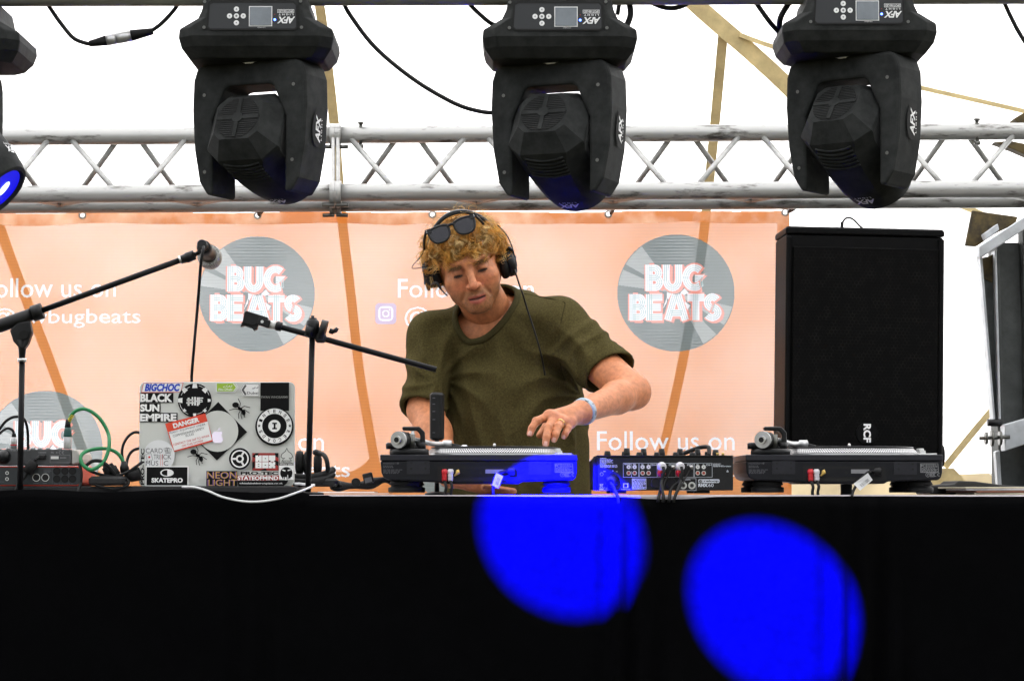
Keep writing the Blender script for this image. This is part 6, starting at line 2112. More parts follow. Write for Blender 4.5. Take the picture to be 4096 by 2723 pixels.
# head frame
pit, rol, yaw = R(20), R(14.5), R(-4)
Fv = Vector((0, -math.cos(pit), -math.sin(pit))); Uv = Vector((0, -math.sin(pit), math.cos(pit))); Xv = Vector((1, 0, 0))
Uv, Xv = Uv * math.cos(rol) - Xv * math.sin(rol), Xv * math.cos(rol) + Uv * math.sin(rol)
Fv, Xv = Fv * math.cos(yaw) - Xv * math.sin(yaw), Xv * math.cos(yaw) + Fv * math.sin(yaw)
HO = P(1879, 1083, 6.32) - Fv * .088
HM = np.array([A3(Xv), A3(Fv), A3(Uv)])           # rows: local axes in the world


def h2w(p):
    return A3(HO) + np.asarray(p, float) @ HM


def w2h(p):
    return (np.asarray(p, float) - A3(HO)) @ HM.T


def hv_(x, y, z):
    return Vector(h2w((x, y, z)))


nbh = w2h(A3(nb))


def head_sdf(p):
    q = p.copy(); q[..., 0] = np.abs(q[..., 0])
    d = s_ell(p, (0, -.018, .026), (.077, .098, .081))
    d = smin(d, s_ell(p, (0, .022, -.026), (.063, .066, .082)), .03)
    d = smin(d, s_cone(q, (.050, .008, -.046), (.013, .070, -.097), .023, .020), .025)      # jaw line
    d = smin(d, s_ell(p, (0, .078, -.0985), (.023, .018, .016)), .018)
    d = smin(d, s_ell(q, (.040, .055, -.055), (.022, .022, .030)), .025)                        # chin
    d = smin(d, s_ell(q, (.044, .058, -.027), (.022, .020, .017)), .025)                    # cheek bone
    d = smin(d, s_cone(q, (.0, .082, .020), (.042, .070, .022), .011, .009), .016)          # brow
    d = smax(d, -s_ell(q, (.031, .102, .000), (.019, .020, .0135)), .014)                   # eye socket
    d = smin(d, s_ell(q, (.0315, .0735, -.001), (.0145, .0138, .0128)), .004)               # closed lids
    d = smax(d, -s_cone(q, (.021, .0895, -.0065), (.042, .0845, -.0070), .0022, .0018), .002)
    d = smin(d, s_cone(p, (0, .086, .008), (0, .1135, -.034), .0078, .0108), .012)          # nose
    d = smin(d, s_ell(q, (.0125, .101, -.038), (.0085, .011, .008)), .006)
    d = smax(d, -s_ell(q, (.0062, .1085, -.0465), (.0036, .0055, .0036)), .002)
    d = smin(d, s_ell(p, (0, .078, -.072), (.03, .016, .026)), .02)                         # muzzle
    d = smin(d, s_cone(q, (.0, .0968, -.0662), (.0225, .0865, -.0705), .0052, .0032), .005)
    d = smin(d, s_cone(q, (.0, .0952, -.0812), (.020, .0865, -.0755), .0062, .0035), .005)
    d = smax(d, -s_cone(q, (.0, .102, -.0736), (.0200, .093, -.0722), .0036, .0016), .002)  # parted lips
    d = smax(d, -s_cone(q, (.022, .092, -.042), (.036, .082, -.072), .0022, .0014), .010)   # smile crease
    d = smin(d, s_ell(q, (.076, -.012, -.012), (.010, .020, .032)), .01)                    # ears
    d = smin(d, s_cone(p, (0, -.02, -.055), nbh + np.array((0, 0, -.0)), .056, .066), .03)  # neck
    return d


hvv, hff = surface_net(head_sdf, (-.10, -.20, -.27), (.13, .135, .14), .0024)


def smooth01(e0, e1, x):
    t = np.clip((x - e0) / (e1 - e0), 0, 1)
    return t * t * (3 - 2 * t)


x_, y_, z_ = hvv[:, 0], hvv[:, 1], hvv[:, 2]
ax_ = np.abs(x_)
col = np.tile(SKIN, (len(hvv), 1))
front = smooth01(.03, .07, y_)


def mixc(mask, c):
    global col
    col = col * (1 - mask[:, None]) + np.array(c) * mask[:, None]


# ruddy nose and cheeks, stubble, lips, lids, and shade painted into sockets, creases, nostrils
mixc(.45 * np.exp(-((ax_ - .035) / .02) ** 2 - ((z_ + .035) / .018) ** 2) * front, (.62, .20, .11))
mixc(.5 * np.exp(-(x_ / .014) ** 2 - ((z_ + .036) / .012) ** 2) * front, (.62, .19, .11))
nzs = RNG.random(len(hvv))
stub = smooth01(-.044, -.070, z_) * smooth01(-.03, .02, y_) * smooth01(-.165, -.125, z_)
stub = stub * (1 - .75 * np.exp(-(ax_ / .05) ** 2) * smooth01(-.1, -.118, z_) * 0)
mixc(stub * (.32 + .5 * nzs), (.15, .075, .027))
mixc(.45 * np.exp(-((z_ + .111) / .012) ** 2) * smooth01(.0, .04, y_), (.10, .05, .02))  # darker band under the chin
mus = np.exp(-((z_ + .0575) / .0065) ** 2) * (ax_ < .03) * front
mixc(mus * (.25 + .35 * nzs), (.20, .11, .045))
ul = np.exp(-((z_ + .0678 + .15 * np.maximum(ax_ - .004, 0)) / .0046) ** 2) * smooth01(.026, .02, ax_) * front * smooth01(.083, .088, y_)
ll = np.exp(-((z_ + .0815 - .3 * np.maximum(ax_ - .004, 0)) / .0055) ** 2) * smooth01(.024, .018, ax_) * front * smooth01(.083, .088, y_)
mixc(np.clip(.9 * ul, 0, 1), (.34, .075, .055)); mixc(np.clip(.95 * ll, 0, 1), (.46, .115, .09))
gap = np.exp(-((z_ + .0738 - .06 * ax_) / .0024) ** 2) * (ax_ < .0215) * front
mixc(np.clip(gap * 1.3, 0, 1), (.05, .012, .01))
slit = np.exp(-((z_ + .0076) / (.0046 - .0020 * np.abs(ax_ - .0315) / .012)) ** 2) * np.exp(-((ax_ - .0315) / .0118) ** 4) * front
mixc(np.clip(slit * 1.25, 0, 1), (.022, .012, .008))
wht = np.exp(-((z_ + .0075) / .0022) ** 2) * np.exp(-((np.abs(ax_ - .0315) - .0078) / .0022) ** 2) * front
mixc(.55 * np.clip(wht, 0, 1), (.30, .22, .18))
mixc(.7 * np.exp(-((z_ - .0085) / .0024) ** 2) * np.exp(-((ax_ - .031) / .015) ** 4) * front, (.20, .07, .035))  # shade painted into the lid crease below the brow
mixc(.5 * np.exp(-((ax_ - .016) / .006) ** 2 - ((z_ - .004) / .010) ** 2) * front, (.26, .09, .045))  # socket shade painted at the inner eye corners
mixc(.35 * np.exp(-((z_ - .004) / .006) ** 2) * np.exp(-((ax_ - .0315) / .014) ** 2) * front, (.42, .17, .10))
mixc(.35 * np.exp(-((z_ + .0145) / .005) ** 2) * np.exp(-((ax_ - .030) / .014) ** 2) * front, (.48, .19, .12))
mixc(.5 * np.exp(-(((ax_ - .029) - (z_ + .05) * -.4) / .003) ** 2) * smooth01(-.078, -.07, z_) * smooth01(-.04, -.048, z_) * front, (.36, .14, .07))  # shade painted along the smile crease
nos = np.exp(-((ax_ - .0062) / .004) ** 2 - ((z_ + .0465) / .0035) ** 2) * front
mixc(np.clip(nos, 0, 1), (.10, .035, .02))  # shade painted into the nostrils
fr_ = RNG.random(len(hvv)) < .03
col[fr_] *= .8
hw_ = h2w(hvv)
head_part = (hw_, hff[:, ::-1], col)

# right-hand side arm (his left) with the hand on the record
K = {
    'i': [P(2196, 1664, 6.005), P(2146, 1684, 5.985), P(2128, 1712, 5.97), P(2120, 1735, 5.965)],
    'm': [P(2216, 1672, 5.995), P(2192, 1712, 5.955), P(2186, 1748, 5.935), P(2182, 1776, 5.93)],
    'r': [P(2246, 1684, 6.00), P(2231, 1708, 5.965), P(2222, 1738, 5.945), P(2216, 1757, 5.945)],
    'p': [P(2281, 1694, 6.02), P(2270, 1715, 5.995), P(2261, 1734, 5.98), P(2256, 1745, 5.98)],
}
RAD = {'i': (.0112, .0100, .0090, .0082), 'm': (.0114, .0102, .0092, .0084), 'r': (.0110, .0098, .0088, .0081), 'p': (.0098, .0086, .0078, .0072)}


def arm_sdf(p):
    d = s_cone(p, sR.lerp(sleeveR_end, .6), eR, .050, .046)
    m1 = eR.lerp(wR, .3)
    d = smin(d, s_cone(p, eR, m1, .042, .039), .02)
    d = smin(d, s_cone(p, m1, wR, .039, .0272), .02)
    d = smin(d, s_ell(p, eR + Vector((.022, .006, -.004)), (.023, .026, .026)), .02)
    pc_ = wR.lerp(K['m'][0], .5)
    hand = s_cone(p, wR, K['i'][0].lerp(K['m'][0], .5), .0255, .0165)
    hand = smin(hand, s_cone(p, wR, K['r'][0].lerp(K['p'][0], .5), .0255, .0155), .012)
    hand = smin(hand, s_cone(p, K['i'][0], K['p'][0], .0125, .0115), .010)
    hand = smin(hand, s_cone(p, wR.lerp(K['i'][0], .25), P(2190, 1700, 6.06), .018, .0115), .012)   # thumb, behind
    hand = smin(hand, s_cone(p, P(2190, 1700, 6.06), P(2160, 1740, 6.04), .0115, .0092), .006)
    d = smin(d, hand, .014)
    fing = None
    for k in 'imrp':
        c = None
        for i in range(3):
            s_ = s_cone(p, K[k][i], K[k][i + 1], RAD[k][i], RAD[k][i + 1])
            c = s_ if c is None else smin(c, s_, .003)
        c = smin(c, s_ell(p, K[k][1], (RAD[k][1] * 1.06,) * 3), .003)
        fing = c if fing is None else np.minimum(fing, c)
        kn = s_ell(p, K[k][0] + Vector((0, -.002, .003)), (RAD[k][0] * 1.05,) * 3)
        d = smin(d, kn, .008)
    return smin(d, fing, .005)


def arm_upper(p):
    m1 = eR.lerp(wR, .3)
    d = s_cone(p, sR.lerp(sleeveR_end, .6), eR, .050, .046)
    d = smin(d, s_cone(p, eR, m1, .042, .039), .02)
    d = smin(d, s_cone(p, m1, wR, .039, .0272), .02)
    return smin(d, s_ell(p, eR + Vector((.022, .006, -.004)), (.023, .026, .026)), .02)


pts_ = [wR] + [q for v in K.values() for q in v]
lo = [min(q[i] for q in pts_) - .03 for i in range(3)]; hi = [max(q[i] for q in pts_) + .04 for i in range(3)]
av, afc = surface_net(arm_sdf, lo, hi, .0026)
pts_ = [sR.lerp(sleeveR_end, .6), eR, wR]
lo = [min(q[i] for q in pts_) - .06 for i in range(3)]; hi = [max(q[i] for q in pts_) + .07 for i in range(3)]
uv_, uf_ = surface_net(arm_upper, lo, hi, .005)
acol = np.tile(SKIN * np.array((1.02, 1.0, 1.0)), (len(av), 1))
for k in 'imrp':
    tip = A3(K[k][3]); pip = A3(K[k][1]); kn0 = A3(K[k][0])
    for c0, rr, cc, g_ in ((tip, .012, (.60, .19, .14), .55), (pip, .008, (.50, .18, .11), .45), (kn0 + np.array((0, -.01, .006)), .011, (.60, .20, .12), .4)):
        w_ = g_ * np.exp(-(np.linalg.norm(av - c0, axis=1) / rr) ** 2)[:, None]
        acol = acol * (1 - w_) + np.array(cc) * w_
arm_part = (av, afc, acol)
upper_part = (uv_, uf_, np.tile(SKIN * np.array((1.02, 1.0, 1.0)), (len(uv_), 1)))


def armL_sdf(p):
    d = s_cone(p, sL.lerp(eL, .4), eL, .048, .045)
    m1 = eL.lerp(wL, .35)
    d = smin(d, s_cone(p, eL, m1, .045, .044), .02)
    d = smin(d, s_cone(p, m1, wL, .044, .029), .02)
    d = smin(d, s_cone(p, wL, hL, .028, .022), .015)
    for i in range(4):
        a = hL + Vector((-.012, .012 - .018 * i, 0)); b = a + Vector((.075 - .012 * abs(i - 1.3), -.004, -.010))
        d = smin(d, s_cone(p, a, b, .0095, .008), .005)
    d = smin(d, s_cone(p, wL.lerp(hL, .4), wL.lerp(hL, .4) + Vector((.045, -.045, -.005)), .013, .0095), .008)
    return d


pts_ = [sL.lerp(eL, .4), eL, wL, hL + Vector((.08, 0, 0))]
lo = [min(q[i] for q in pts_) - .075 for i in range(3)]; hi = [max(q[i] for q in pts_) + .075 for i in range(3)]
blv, blf = surface_net(armL_sdf, lo, hi, .0045)
armL_part = (blv, blf, np.tile(SKIN, (len(blv), 1)))


def core_sdf(p):
    d = s_ell(p, chest, (.172, .105, .20))
    d = smin(d, s_ell(p, belly, (.176, .115, .25)), .07)
    d = smin(d, s_ell(p, hips, (.175, .118, .16)), .05)
    d = smin(d, s_cone(p, nb - Vector((0, 0, .035)), sL, .068, .060), .05)
    d = smin(d, s_cone(p, nb - Vector((0, 0, .035)), sR, .068, .064), .05)
    return d


def torso_in(p):
    d = core_sdf(p) + .010
    d = smin(d, s_cone(p, sL, sL.lerp(eL, .6), .046, .044), .03)
    return smin(d, s_cone(p, sR, sR.lerp(sleeveR_end, .8), .046, .044), .03)


tv_, tf_ = surface_net(torso_in, (P(1600, 1500, 6.5).x, 6.20, .80), (P(2560, 1500, 6.5).x, 6.85, 1.55), .011)
torso_part = (tv_, tf_, np.tile(SKIN, (len(tv_), 1)))

dj = thing('person', 'man in olive tee shirt and headphones bending over a turntable', 'person', (belly.x, 6.66, 0))
VV, FF_, CC = [], [], []
off = 0
for v_, f_, c_ in (head_part, arm_part, upper_part, armL_part, torso_part):
    VV.append(v_); FF_.append(f_ + off); CC.append(c_); off += len(v_)
mesh_from('body', np.concatenate(VV), np.concatenate(FF_), M['skin'], dj, np.concatenate(CC))

# ------------------------------------------------------------------ tee shirt
armpit = A3(P(2335, 1575, 6.45))
armpL = A3(P(1765, 1520, 6.47))
CN = P(1948, 1238, 6.49)                       # neck opening
cn_r = (P(2084, 1160, 6.53) - P(1812, 1240, 6.52)).normalized()
cn_f = (P(1930, 1358, 6.425) - CN).normalized()
cn_n = cn_r.cross(cn_f).normalized()
if cn_n.z < 0:
    cn_n = -cn_n


CB = np.linalg.inv(np.array([A3(cn_r) * .083, A3(cn_f) * .090, A3(cn_n)]))


def shirt_sdf(p, opened=True):
    d = core_sdf(p) - .010
    X, Y, Z = p[..., 0], p[..., 1], p[..., 2]
    # loose cloth below the chest: straight fall instead of the waist
    d = smin(d, s_cone(p, P(2040, 1600, 6.57), P(2085, 2100, 6.60), .155, .178) + .004, .06)
    sl = s_cone(p, sL, sleeveL_end + (sleeveL_end - sL) * .15, .070, .062)
    sr = s_cone(p, sR, sleeveR_end + (sleeveR_end - sR) * .2, .075, .071)
    arms = np.minimum(sl, sr)
    d = smin(d, arms, .012 + .026 * smooth01(1.26, 1.42, Z))
    # folds
    a = A3(sR); dx = p - armpit
    ang = np.arctan2(dx[..., 2], dx[..., 0]); rr = np.sqrt(dx[..., 0] ** 2 + dx[..., 2] ** 2)
    fold = .0150 * (np.abs(np.sin(ang * 5.5 + 1.2 * np.sin(rr * 24))) - .55) * np.exp(-((rr - .10) / .09) ** 2) * (rr > .01)
    dl = p - armpL
    angl = np.arctan2(dl[..., 2], dl[..., 0]); rl = np.sqrt(dl[..., 0] ** 2 + dl[..., 2] ** 2)
    fold = fold + .012 * (np.abs(np.sin(angl * 5 + 1 + 12 * rl)) - .55) * np.exp(-((rl - .09) / .07) ** 2)
    low = smooth01(1.38, 1.0, Z)
    fold = fold + (.005 + .0140 * low) * (np.abs(np.sin((X + .16 * (Z - 1.2)) * 40 + 1.5 * np.sin(Z * 7 + X * 9))) - .5) * smooth01(1.42, 1.30, Z)
    fold = fold + .0045 * low * (np.abs(np.sin((X * .6 - Z) * 17 + 1.1 * np.sin(X * 15))) - .5)
    # neck pulls
    dn = p - A3(CN); an = np.arctan2(dn[..., 2], dn[..., 0]); rn = np.linalg.norm(dn, axis=-1)
    fold = fold + .0040 * np.sin(an * 11) * np.exp(-((rn - .15) / .05) ** 2)
    # sleeve creases
    tsl = ((p - A3(sL)) @ A3(sleeveL_end - sL)) / (sleeveL_end - sL).length_squared
    fold = fold + .005 * np.sin(X * 95 + 6 * tsl) * np.exp(-((sl + .0) / .02) ** 2) * smooth01(.1, .5, tsl)
    tsr = ((p - A3(sR)) @ A3(sleeveR_end - sR)) / (sleeveR_end - sR).length_squared
    fold = fold + .0075 * (np.abs(np.sin(tsr * 8 + X * 22 + 1.4 * np.sin(Z * 35))) - .5) * np.exp(-(sr / .02) ** 2) * smooth01(.1, .4, tsr) * smooth01(.98, .8, tsr)
    fold = fold * (1 - .9 * smooth01(.72, .9, tsr) * (X > float(sR.x) + .05)) * (1 - .8 * smooth01(.8, .95, tsl) * (X < float(sL.x) + .05))
    d = d + fold
    # sleeve openings
    nL = A3((sleeveL_end - sL + Vector((-.02, -.06, 0))).normalized()); cutL = (p - A3(sleeveL_end)) @ nL
    nR = A3((P(2492, 1565, 6.36) - P(2440, 1492, 6.40)).normalized()); cutR = (p - A3(sleeveR_end)) @ nR
    nearL = np.linalg.norm(p - A3(sleeveL_end), axis=-1) - .13
    nearR = np.linalg.norm(p - A3(sleeveR_end), axis=-1) - .155
    torso = core_sdf(p) - .02
    d = np.where((nearL < 0) & (X < P(1800, 1640, 6.47).x), np.maximum(d, np.minimum(cutL, 1)), d)
    d = np.where((nearR < 0) & (X > P(2345, 1500, 6.4).x), np.maximum(d, cutR), d)
    inL = s_cone(p, sleeveL_end - (sleeveL_end - sL) * .10, sleeveL_end + (sleeveL_end - sL) * .3, .0505, .0535)
    inR = s_cone(p, sleeveR_end - (sleeveR_end - sR) * .10, sleeveR_end + (sleeveR_end - sR) * .3, .062, .0645)
    d = np.maximum(d, -inL); d = np.maximum(d, -inR)
    # neck opening
    q = p - A3(CN)
    uvw = q @ CB
    u, v, w = uvw[..., 0], uvw[..., 1], uvw[..., 2]
    hole = (np.sqrt(u * u + v * v) - 1) * .09
    return np.where(w > -.09, np.maximum(d, -hole), d) if opened else d


sv, sf = surface_net(shirt_sdf, (P(1575, 1600, 6.5).x, 6.22, .80), (P(2575, 1500, 6.35).x, 6.86, 1.53), .005)
mesh_from('tee_shirt', sv, sf, M['shirt'], dj)
# sewn seams, found on the cloth by looking along the photograph's lines of sight
M['seam'] = mat('olive_seam_thread', (.036, .030, .012), .95, spec=.05)
for sm_ in ([(2262, 1212), (2246, 1280), (2236, 1360), (2240, 1450), (2258, 1520), (2290, 1570)], [(2095, 1175), (2150, 1186), (2205, 1196), (2262, 1212)]):
    pts = []
    for px, py in sm_:
        ys = np.arange(6.25, 6.75, .002)
        ray = np.array([A3(P(px, py, float(y_))) for y_ in ys])
        ins = np.flatnonzero(shirt_sdf(ray) < 0)
        if len(ins):
            pts.append(Vector(ray[ins[0]]) + Vector((0, -.0012, .0004)))
    if len(pts) > 2:
        MB().tube(smooth_path(pts, 6), .0013, 6).build('seam', M['seam'], dj)
# collar rib
ring = []
for i in range(64):
    a = 2 * math.pi * i / 64
    q = CN + cn_r * (.0835 * math.cos(a)) + cn_f * (.0905 * math.sin(a))
    # drop each point along the axis until it meets the cloth
    best = q
    ss_ = np.linspace(.14, -.08, 89)
    dd_ = shirt_sdf(np.array([A3(q + cn_n * float(s_)) for s_ in ss_]), False)
    hit = np.flatnonzero(dd_ < .0015)
    if len(hit):
        best = q + cn_n * float(ss_[hit[0]])
    ring.append(best)
ring = [(ring[i - 2] + ring[i - 1] + ring[i] + ring[(i + 1) % 64] + ring[(i + 2) % 64]) / 5 for i in range(64)]
rb = MB(); vs_ = []
for i in range(64):
    t_ = (ring[(i + 1) % 64] - ring[i - 1]).normalized()
    out = (ring[i] - CN); out = (out - t_ * out.dot(t_)).normalized(); n2 = t_.cross(out).normalized()
    if n2.dot(cn_n) < 0:
        n2 = -n2
    for a, b in ((.0085, -.004), (.009, .0), (.003, .0065), (-.004, .0075), (-.0065, .004), (-.005, -.004)):
        vs_.append(ring[i] + out * a + n2 * b)
rb.add(vs_, [(6 * i + k, 6 * i + (k + 1) % 6, 6 * ((i + 1) % 64) + (k + 1) % 6, 6 * ((i + 1) % 64) + k) for i in range(64) for k in range(6)], True)
rb.build('collar', M['shirt_rib'], dj)


def legs(p):
    hp = A3(hips)
    d = s_cone(p, hips + Vector((-.09, .01, -.05)), (hips.x - .11, 6.70, .52), .105, .075)
    d = smin(d, s_cone(p, (hips.x - .11, 6.70, .52), (hips.x - .12, 6.74, .09), .075, .058), .03)
    e = s_cone(p, hips + Vector((.09, .01, -.05)), (hips.x + .11, 6.68, .52), .105, .075)
    e = smin(e, s_cone(p, (hips.x + .11, 6.68, .52), (hips.x + .12, 6.72, .09), .075, .058), .03)
    return smin(np.minimum(d, e), s_ell(p, hips + Vector((0, 0, -.02)), (.18, .125, .12)), .05)


lv, lfc = surface_net(legs, (hips.x - .26, 6.45, .03), (hips.x + .26, 6.9, 1.02), .014)
mesh_from('trousers', lv, lfc, M['trousers'], dj)
for sx in (-.12, .12):
    sh = MB(); sh.loft([(0, .045, .13, .03), (.03, .046, .132, .03), (.06, .04, .115, .03), (.1, .036, .06, .02)], Matrix.Translation((hips.x + sx, 6.68, 0)))
    sh.build('shoe', M['rubber'], dj, smooth=True)

# wristband, ring, finger nails
M['band'] = mat('pale_blue_wristband', (.34, .42, .50), .5, col2=(.10, .12, .13), vscale=70, thr=(.40, .46))
ax = (eR - wR).normalized()
T = Matrix.Translation(wR + ax * .004) @ ax.to_track_quat('Z', 'Y').to_matrix().to_4x4()
MB().lathe([(.0292, -.0085), (.0305, -.0085), (.0325, .0085), (.0312, .0085), (.0292, -.0085)], T @ Matrix.Diagonal((1.04, 1.04, 1, 1)), 36, cap=False).build('wristband', M['band'], dj)
rc = K['r'][0].lerp(K['r'][1], .42); ra = (K['r'][1] - K['r'][0]).normalized()
T = Matrix.Translation(rc) @ ra.to_track_quat('Z', 'Y').to_matrix().to_4x4()
M['ringgold'] = mat('gold_ring', (.85, .60, .22), .25, metal=.9)
MB().lathe([(.0104, -.0024), (.0122, -.0024), (.0122, .0024), (.0104, .0024), (.0104, -.0024)], T, 28, cap=False).build('finger_ring', M['ringgold'], dj)
M['nail'] = mat('finger_nail', (.72, .40, .34), .25)
for k in 'imrp':
    tip, prev = K[k][3], K[k][2]
    d = (tip - prev).normalized()
    vw = Vector((0, -1, .25)); nrm = (vw - d * vw.dot(d)).normalized()
    sd = d.cross(nrm).normalized()
    c_ = tip + nrm * (RAD[k][3] * .9) + d * .001
    n_m = MB(); pts = []
    for i in range(7):
        a_ = -1 + 2 * i / 6
        for j in range(4):
            b_ = -1 + 2 * j / 3
            pts.append(c_ + sd * (a_ * RAD[k][3] * .62) + d * (b_ * RAD[k][3] * .7) + nrm * (.0014 - RAD[k][3] * .30 * a_ * a_ - .0016 * max(b_, 0)))
    n_m.add(pts, [(i * 4 + j, i * 4 + j + 1, i * 4 + j + 5, i * 4 + j + 4) for i in range(6) for j in range(3)], True)
    n_m.build('finger_nail', M['nail'], dj)

# ------------------------------------------------------------------ hair: thousands of small curls on one scalp
rd = np.random.default_rng(21)
HV, HF, HC = [], [], []
hoff = 0


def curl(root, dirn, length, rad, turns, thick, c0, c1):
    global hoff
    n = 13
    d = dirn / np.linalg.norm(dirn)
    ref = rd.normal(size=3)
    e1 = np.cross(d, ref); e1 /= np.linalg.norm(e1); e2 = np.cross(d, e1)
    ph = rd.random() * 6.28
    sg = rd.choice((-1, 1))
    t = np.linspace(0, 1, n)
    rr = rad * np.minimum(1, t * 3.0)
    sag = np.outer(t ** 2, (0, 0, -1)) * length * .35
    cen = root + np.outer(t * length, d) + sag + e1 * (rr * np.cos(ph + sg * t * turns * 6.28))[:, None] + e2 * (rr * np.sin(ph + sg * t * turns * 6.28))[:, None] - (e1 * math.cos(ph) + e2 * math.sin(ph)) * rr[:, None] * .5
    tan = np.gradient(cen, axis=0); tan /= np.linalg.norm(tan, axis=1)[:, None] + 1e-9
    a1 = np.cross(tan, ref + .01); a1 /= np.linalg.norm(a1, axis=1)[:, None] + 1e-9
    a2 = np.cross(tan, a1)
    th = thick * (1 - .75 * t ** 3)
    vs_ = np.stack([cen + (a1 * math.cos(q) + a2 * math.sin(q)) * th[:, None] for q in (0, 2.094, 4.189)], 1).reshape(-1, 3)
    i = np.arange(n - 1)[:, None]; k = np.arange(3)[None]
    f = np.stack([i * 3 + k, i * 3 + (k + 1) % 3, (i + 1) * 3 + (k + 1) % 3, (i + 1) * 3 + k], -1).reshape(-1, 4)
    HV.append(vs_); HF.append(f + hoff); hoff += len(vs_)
    HC.append(np.repeat(c0 + (c1 - c0) * t[:, None], 3, 0))


def scalp(u, v):
    """u: angle round the head (0 = straight ahead), v: height angle"""
    n = np.array((math.cos(v) * math.sin(u), math.cos(v) * math.cos(u), math.sin(v)))
    return np.array((0, -.018, .026)) + n * np.array((.076, .097, .080)), n


def allowed(u, v, p):
    au = abs(((u + math.pi) % (2 * math.pi)) - math.pi)
    if p[1] > .01:                                  # fringe line over the brow
        lim = .046 + .30 * max(0, abs(p[0]) - .048) - .06 * p[0]
        return p[2] > lim
    if p[1] > -.045:
        return p[2] > .004
    return p[2] > -.03


made_n = 0
tries = 0
while made_n < 1000 and tries < 30000:
    tries += 1
    u = rd.uniform(-math.pi, math.pi); v = math.asin(rd.uniform(-.75, 1))
    p, n = scalp(u, v)
    if not allowed(u, v, p):
        continue
    L = rd.uniform(.022, .040)
    dn = n * .8 + np.array((0, .10, -.16)) + rd.normal(size=3) * .38
    if p[1] > .03 and p[2] < .085:                  # fringe tumbles forward and down
        dn = np.array((n[0] * .5, .66, -.50 + rd.normal() * .3)) + rd.normal(size=3) * .38
        L = rd.uniform(.022, .036)
    if n[2] > .6:
        dn[2] *= .7; L *= .8
    if abs(n[0]) > .55:
        L *= 1.3
    tone = rd.random()
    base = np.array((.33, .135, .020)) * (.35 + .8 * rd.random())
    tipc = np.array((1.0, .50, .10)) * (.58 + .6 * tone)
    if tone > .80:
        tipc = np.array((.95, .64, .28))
    rad, turns, st0 = rd.uniform(.0060, .0125), rd.uniform(1.1, 2.1), int(rd.integers(1 << 30))
    keep = rd
    for k in range(13):                             # strands of one lock share the same twist
        rd = np.random.default_rng(st0)
        jit = keep.normal(size=3) * .0026
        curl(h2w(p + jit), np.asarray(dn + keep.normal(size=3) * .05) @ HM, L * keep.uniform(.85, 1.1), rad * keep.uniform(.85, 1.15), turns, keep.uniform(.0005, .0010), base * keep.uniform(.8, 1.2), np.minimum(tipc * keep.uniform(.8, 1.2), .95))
    rd = keep
    made_n += 1
for _ in range(160):                                # loose flyaway hairs
    u = rd.uniform(-math.pi, math.pi); v = math.asin(rd.uniform(-.1, 1))
    p, n = scalp(u, v)
    if allowed(u, v, p):
        curl(h2w(p + n * .02), (n + rd.normal(size=3) * .5) @ HM, rd.uniform(.03, .05), rd.uniform(.005, .011), rd.uniform(.6, 1.4), .0005, np.array((.5, .3, .09)), np.array((.8, .55, .25)))
hair = mesh_from('hair', np.concatenate(HV), np.concatenate(HF), M['hair'], dj, np.concatenate(HC))
# a thin dark cap so that no scalp shows between the curls
cv, cf_ = [], []
nu, nv = 40, 14
for i in range(nu):
    for j in range(nv + 1):
        u = -math.pi + 2 * math.pi * i / nu
        p = None
        v = -.5 + (math.pi / 2 + .5) * j / nv
        q, n = scalp(u, v)
        while not allowed(u, v, q) and v < 1.5:
            v += .03; q, n = scalp(u, v)
        cv.append(h2w(q + n * .004))
for i in range(nu):
    for j in range(nv):
        a = i * (nv + 1) + j; b = ((i + 1) % nu) * (nv + 1) + j
        cf_.append((a, b, b + 1, a + 1))
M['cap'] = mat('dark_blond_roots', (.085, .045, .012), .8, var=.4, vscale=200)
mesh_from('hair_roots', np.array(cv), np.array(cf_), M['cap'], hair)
# brows and lashes
for sx in (-1, 1):
    HV, HF, HC, hoff = [], [], [], 0
    for i in range(75):
        t = rd.random()
        p = np.array((sx * (.014 + .034 * t), .0900 - .017 * t ** 2, .0118 + .0045 * math.sin(.5 + t * 2.2) + rd.normal() * .0024))
        d = np.array((sx * .9, .15, .25 - .6 * t)) + rd.normal(size=3) * .25
        curl(h2w(p), d @ HM, .0090, .0006, .3, .00048, np.array((.13, .068, .024)), np.array((.24, .13, .05)))
    mesh_from('eyebrow', np.concatenate(HV), np.concatenate(HF), M['hair'], dj, np.concatenate(HC))
    HV, HF, HC, hoff = [], [], [], 0
    for i in range(60):
        t = rd.random()
        p = np.array((sx * (.0205 + .0225 * t), .0885 - .0045 * t, -.0052 - .0008 * math.sin(t * 3.1)))
        d = np.array((sx * (t - .4) * .7, .75, -.55)) + rd.normal(size=3) * .1
        curl(h2w(p), d @ HM, .0048, .0003, .2, .00030, np.array((.02, .012, .008)), np.array((.03, .018, .01)))
    mesh_from('eyelashes', np.concatenate(HV), np.concatenate(HF), M['hair'], dj, np.concatenate(HC))

